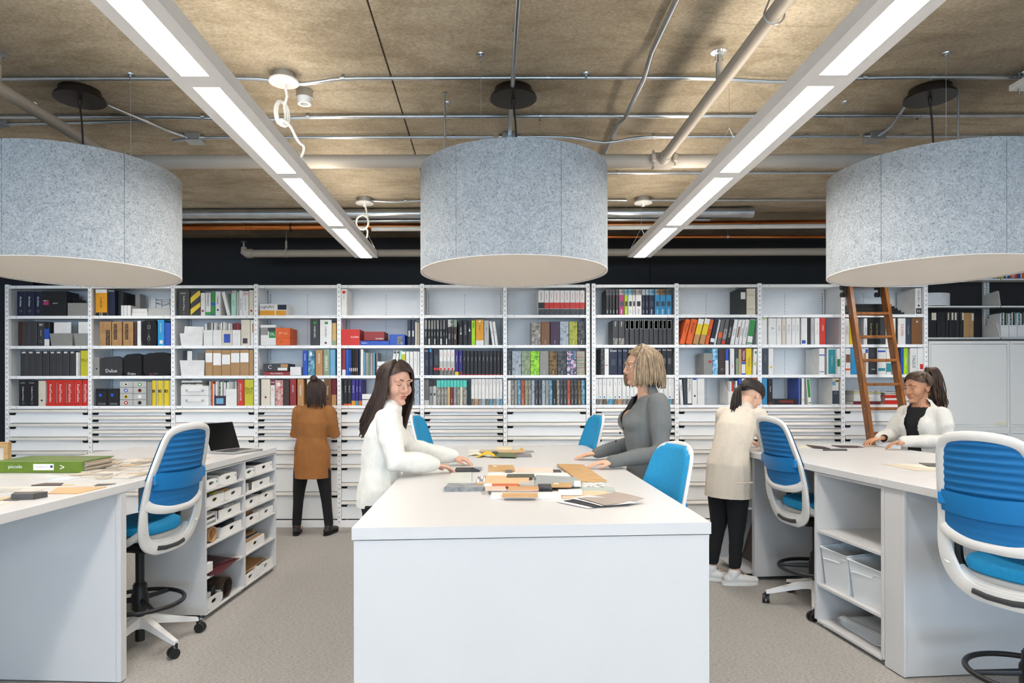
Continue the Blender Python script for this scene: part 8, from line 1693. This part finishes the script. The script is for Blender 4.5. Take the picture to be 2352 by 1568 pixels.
q = MB(); q.tube([tie + (HC_.l * math.cos(a) + HC_.u * math.sin(a)) * 0.02 for a in [2 * PI * k / 14 for k in range(14)]], 0.006, 6, closed=True); q.build('hair_tie', BLACK, pc)
# ===== D: white cardigan, right
Fd = Vector((-0.95, -0.31, 0)).normalized(); Ld = Vector((-Fd.y, Fd.x, 0)); Ld = Vector((0, 0, 1)).cross(Fd); o_d = Vector((3.57, 5.38, 0))
def d3(f, l, z): p = o_d + Fd * f + Ld * l; return (p.x, p.y, z)
JD = dict(side=tuple(Ld), toe=Fd, pelvis=d3(-0.01, 0, 0.88), waist=d3(0.0, 0, 1.02), chest=d3(0.015, 0, 1.19), shoul=d3(0.0, 0, 1.325), neck=d3(0.01, 0, 1.38),
  shL=d3(-0.01, 0.16, 1.28), elL=d3(0.0, 0.235, 1.07), wrL=(3.235, 5.08, 1.075), shR=d3(-0.01, -0.16, 1.28), elR=d3(0.08, -0.22, 1.09), wrR=(3.20, 5.33, 1.085),
  hipL=d3(-0.01, 0.085, 0.84), knL=d3(0.01, 0.09, 0.46), anL=d3(-0.02, 0.09, 0.10), hipR=d3(-0.01, -0.085, 0.84), knR=d3(0.01, -0.09, 0.46), anR=d3(-0.02, -0.09, 0.10))
pd = thing('person', 'woman in white ribbed cardigan with high ponytail behind the right table', 'person', d3(0, 0, 0))
HD = Fr(d3(0.045, 0.0, 1.495), (-0.98, -0.22, -0.16)); kD = 1.06; SKD = skinm('c08a68')
m = body(JD, HD, kD, [((3.228, 5.078, 1.070), (-1, 0.12, -0.12), (0.1, 0.2, 1), 0.32, 1), ((3.19, 5.325, 1.078), (-1, -0.15, -0.15), (0, 0, 1), 0.32, -1)])
finish(fuse(m, 'body', SKD, 0.005, 3), 'body', SKD, pd); head_parts(HD, pd, kD, 'a05048', '1c120e', '2a1a12', True, SKD)
m = MB(); pel, wai, che, shl = [Vector(JD[x]) for x in ('pelvis', 'waist', 'chest', 'shoul')]
limb(m, [pel, wai, che, shl, shl.lerp(Vector(JD['neck']), 0.5)], [(0.165, 0.118), (0.135, 0.100), (0.152, 0.112), (0.135, 0.075), (0.075, 0.06)], JD['side']); fr = Fr(che, Fd)
for s in (-1, 1): m.ell(fr(0.05, s * 0.05, 0), (0.054, 0.075, 0.08), 16, 12, fr.mat())
finish(fuse(m, 'black_top', BLK, 0.008, 14, lambda p: p.z > 1.335, 0.003, 12), 'black_top', BLK, pd)
RIB = M('e8e4dc', 0.9, 0, 0.03, 40, 0.9, 150, stretch=(1.5, 1.5, 0.04))
def cutD(p):
    q = p - o_d; f, l = q.dot(Fd), q.dot(Ld); return p.z < 0.82 or f > 0.02 and abs(l - 0.012) < 0.055 + max(0, (p.z - 1.15)) * 0.16 and p.z > 0.6 and p.z < 1.42
m = top_cloth(JD, bust=0.064, F=Fd, hem=-0.06, wide=1.08, srad=(0.066, 0.068, 0.064, 0.056, 0.044)); finish(fuse(m, 'cardigan', RIB, 0.008, 10, cutD, 0.007, 9, (1, 1, 0.7)), 'cardigan', RIB, pd)
m = trousers(JD); finish(fuse(m, 'trousers', BLK, 0.009, 4), 'trousers', BLK, pd)
for s in 'LR': shoe(pd, JD['an' + s], Fd, M('1b1b1d', 0.5), M('101010', 0.6))
HRD1 = hairm('brown_hair', '20140c', '3a2516', '5e4026')
m = MB(); cap_mesh(m, HD, kD, 58, 86, 118, 1.035); rg = random.Random(4); tie = hd(HD, math.radians(48), PI, kD, 1.16)
for i in range(420):
    ph = math.radians(rg.uniform(-180, 180)); c = math.cos(ph); th = math.radians(rg.uniform(30, 56 if c > 0.3 else 105)); pts = []
    p0 = hd(HD, th, ph, kD, 1.035)
    for j in range(6):
        f = j / 5; p = p0.lerp(tie, f); v = p - HD(-0.012, 0, 0.03); p = HD(-0.012, 0, 0.03) + v.normalized() * max(v.length, 0.093 * kD + 0.004 * rg.random()); pts.append(p)
    lock(m, pts, 0.006, 0.005)
for i in range(170):
    o3 = Vector((rg.uniform(-1, 1), rg.uniform(-1, 1), rg.uniform(-0.5, 0.5))) * 0.02; q0 = tie + o3 * 0.5; bk = -HD.f
    L = rg.uniform(0.24, 0.34); pts = [q0, q0 + bk * 0.035 + Vector((0, 0, 0.03)) + o3, q0 + bk * 0.075 + Vector((0, 0, -0.03)) + o3 * 1.5, q0 + bk * 0.085 + o3 * 2.0 + Vector((rg.uniform(-.015, .015), 0, -L * 0.55)), q0 + bk * 0.10 + o3 * 2.2 + Vector((rg.uniform(-.02, .03), 0, -L * 0.8)), q0 + bk * (0.09 + rg.uniform(0, 0.05)) + o3 * 1.6 + Vector((0, 0, -L))]; lock(m, pts, 0.008, 0.0022)
finish(m, 'hair', HRD1, pd)
q = MB(); c = HD(-0.006 * kD, 0.086 * kD, -0.05 * kD); q.tube([c + HD.f * 0.008 * math.cos(a) + HD.u * 0.010 * math.sin(a) for a in [2 * PI * k / 12 for k in range(12)]], 0.002, 6, closed=True); q.build('earring', M('d0a040', 0.25, 0.9), pd)
# ===== E: brown coat, back to the camera at the shelves
Fe = Vector((0, 1, 0)); X_ = -1.80; JE = dict(side=(1, 0, 0), toe=Fe, pelvis=(X_, 6.66, 0.86), waist=(X_, 6.66, 1.0), chest=(X_, 6.66, 1.15), shoul=(X_ + 0.02, 6.66, 1.285), neck=(X_ + 0.03, 6.67, 1.34),
  shL=(X_ - 0.13, 6.66, 1.25), elL=(X_ - 0.185, 6.70, 1.03), wrL=(X_ - 0.10, 6.86, 1.10), shR=(X_ + 0.17, 6.66, 1.25), elR=(X_ + 0.215, 6.70, 1.03), wrR=(X_ + 0.13, 6.86, 1.12),
  hipL=(X_ - 0.09, 6.66, 0.82), knL=(X_ - 0.14, 6.68, 0.45), anL=(X_ - 0.17, 6.70, 0.10), hipR=(X_ + 0.09, 6.66, 0.82), knR=(X_ + 0.13, 6.68, 0.45), anR=(X_ + 0.16, 6.70, 0.10))
pe_ = thing('person', 'person in brown coat standing at the shelves with back to camera', 'person', (X_, 6.66, 0))
HE = Fr((X_ + 0.045, 6.68, 1.455), (0.15, 1, -0.1)); kE = 0.98; SKE = skinm('c89a80')
m = body(JE, HE, kE, [((X_ - 0.10, 6.865, 1.10), (0.2, 0.8, 0.3), (-1, 0, 0), 0.5, 1), ((X_ + 0.13, 6.865, 1.12), (-0.2, 0.8, 0.3), (1, 0, 0), 0.5, -1)])
finish(fuse(m, 'body', SKE, 0.008, 2), 'body', SKE, pe_); head_parts(HE, pe_, kE, 'b0605c', '2c1c14', '3a2a20')
COAT = M('94602f', 0.85, 0, 0.08, 12, 0.25, 200)
m = top_cloth(JE, hem=-0.27, hemw=(0.185, 0.15), wide=1.06, srad=(0.072, 0.068, 0.062, 0.056, 0.046)); finish(fuse(m, 'coat', COAT, 0.008, 5, hemcut(0.585), 0.010, 8, (1, 1, 0.6)), 'coat', COAT, pe_)
m = trousers(JE, (0.085, 0.08, 0.062, 0.052, 0.046), 0, 0.84); finish(fuse(m, 'trousers', BLK, 0.009, 4), 'trousers', BLK, pe_)
for s in 'LR': shoe(pe_, JE['an' + s], (0.25 if s == 'R' else -0.15, 1), M('1a1512', 0.5), M('0e0c0a', 0.6))
m = MB(); cap_mesh(m, HE, kE, 58, 90, 130, 1.06); rg = random.Random(6)
for i in range(150):
    ph = math.radians(rg.choice((-1, 1)) * rg.uniform(70, 180)); g = 1.05 + rg.uniform(0, 0.09); pts = [hd(HE, math.radians(15 + 85 * j / 5), ph, kE, g + 0.03 * j / 5) for j in range(6)]
    e = pts[-1]; L = rg.uniform(0.10, 0.19); pts += [e - Vector((0, 0, L * 0.5)) - HE.f * 0.01, e - Vector((0, 0, L))]; lock(m, pts, 0.008, 0.0025)
m.ell(hd(HE, math.radians(35), PI, kE, 1.35), (0.04, 0.04, 0.035)); finish(m, 'hair', HRB, pe_)

bpy.data.scenes.remove(TS)
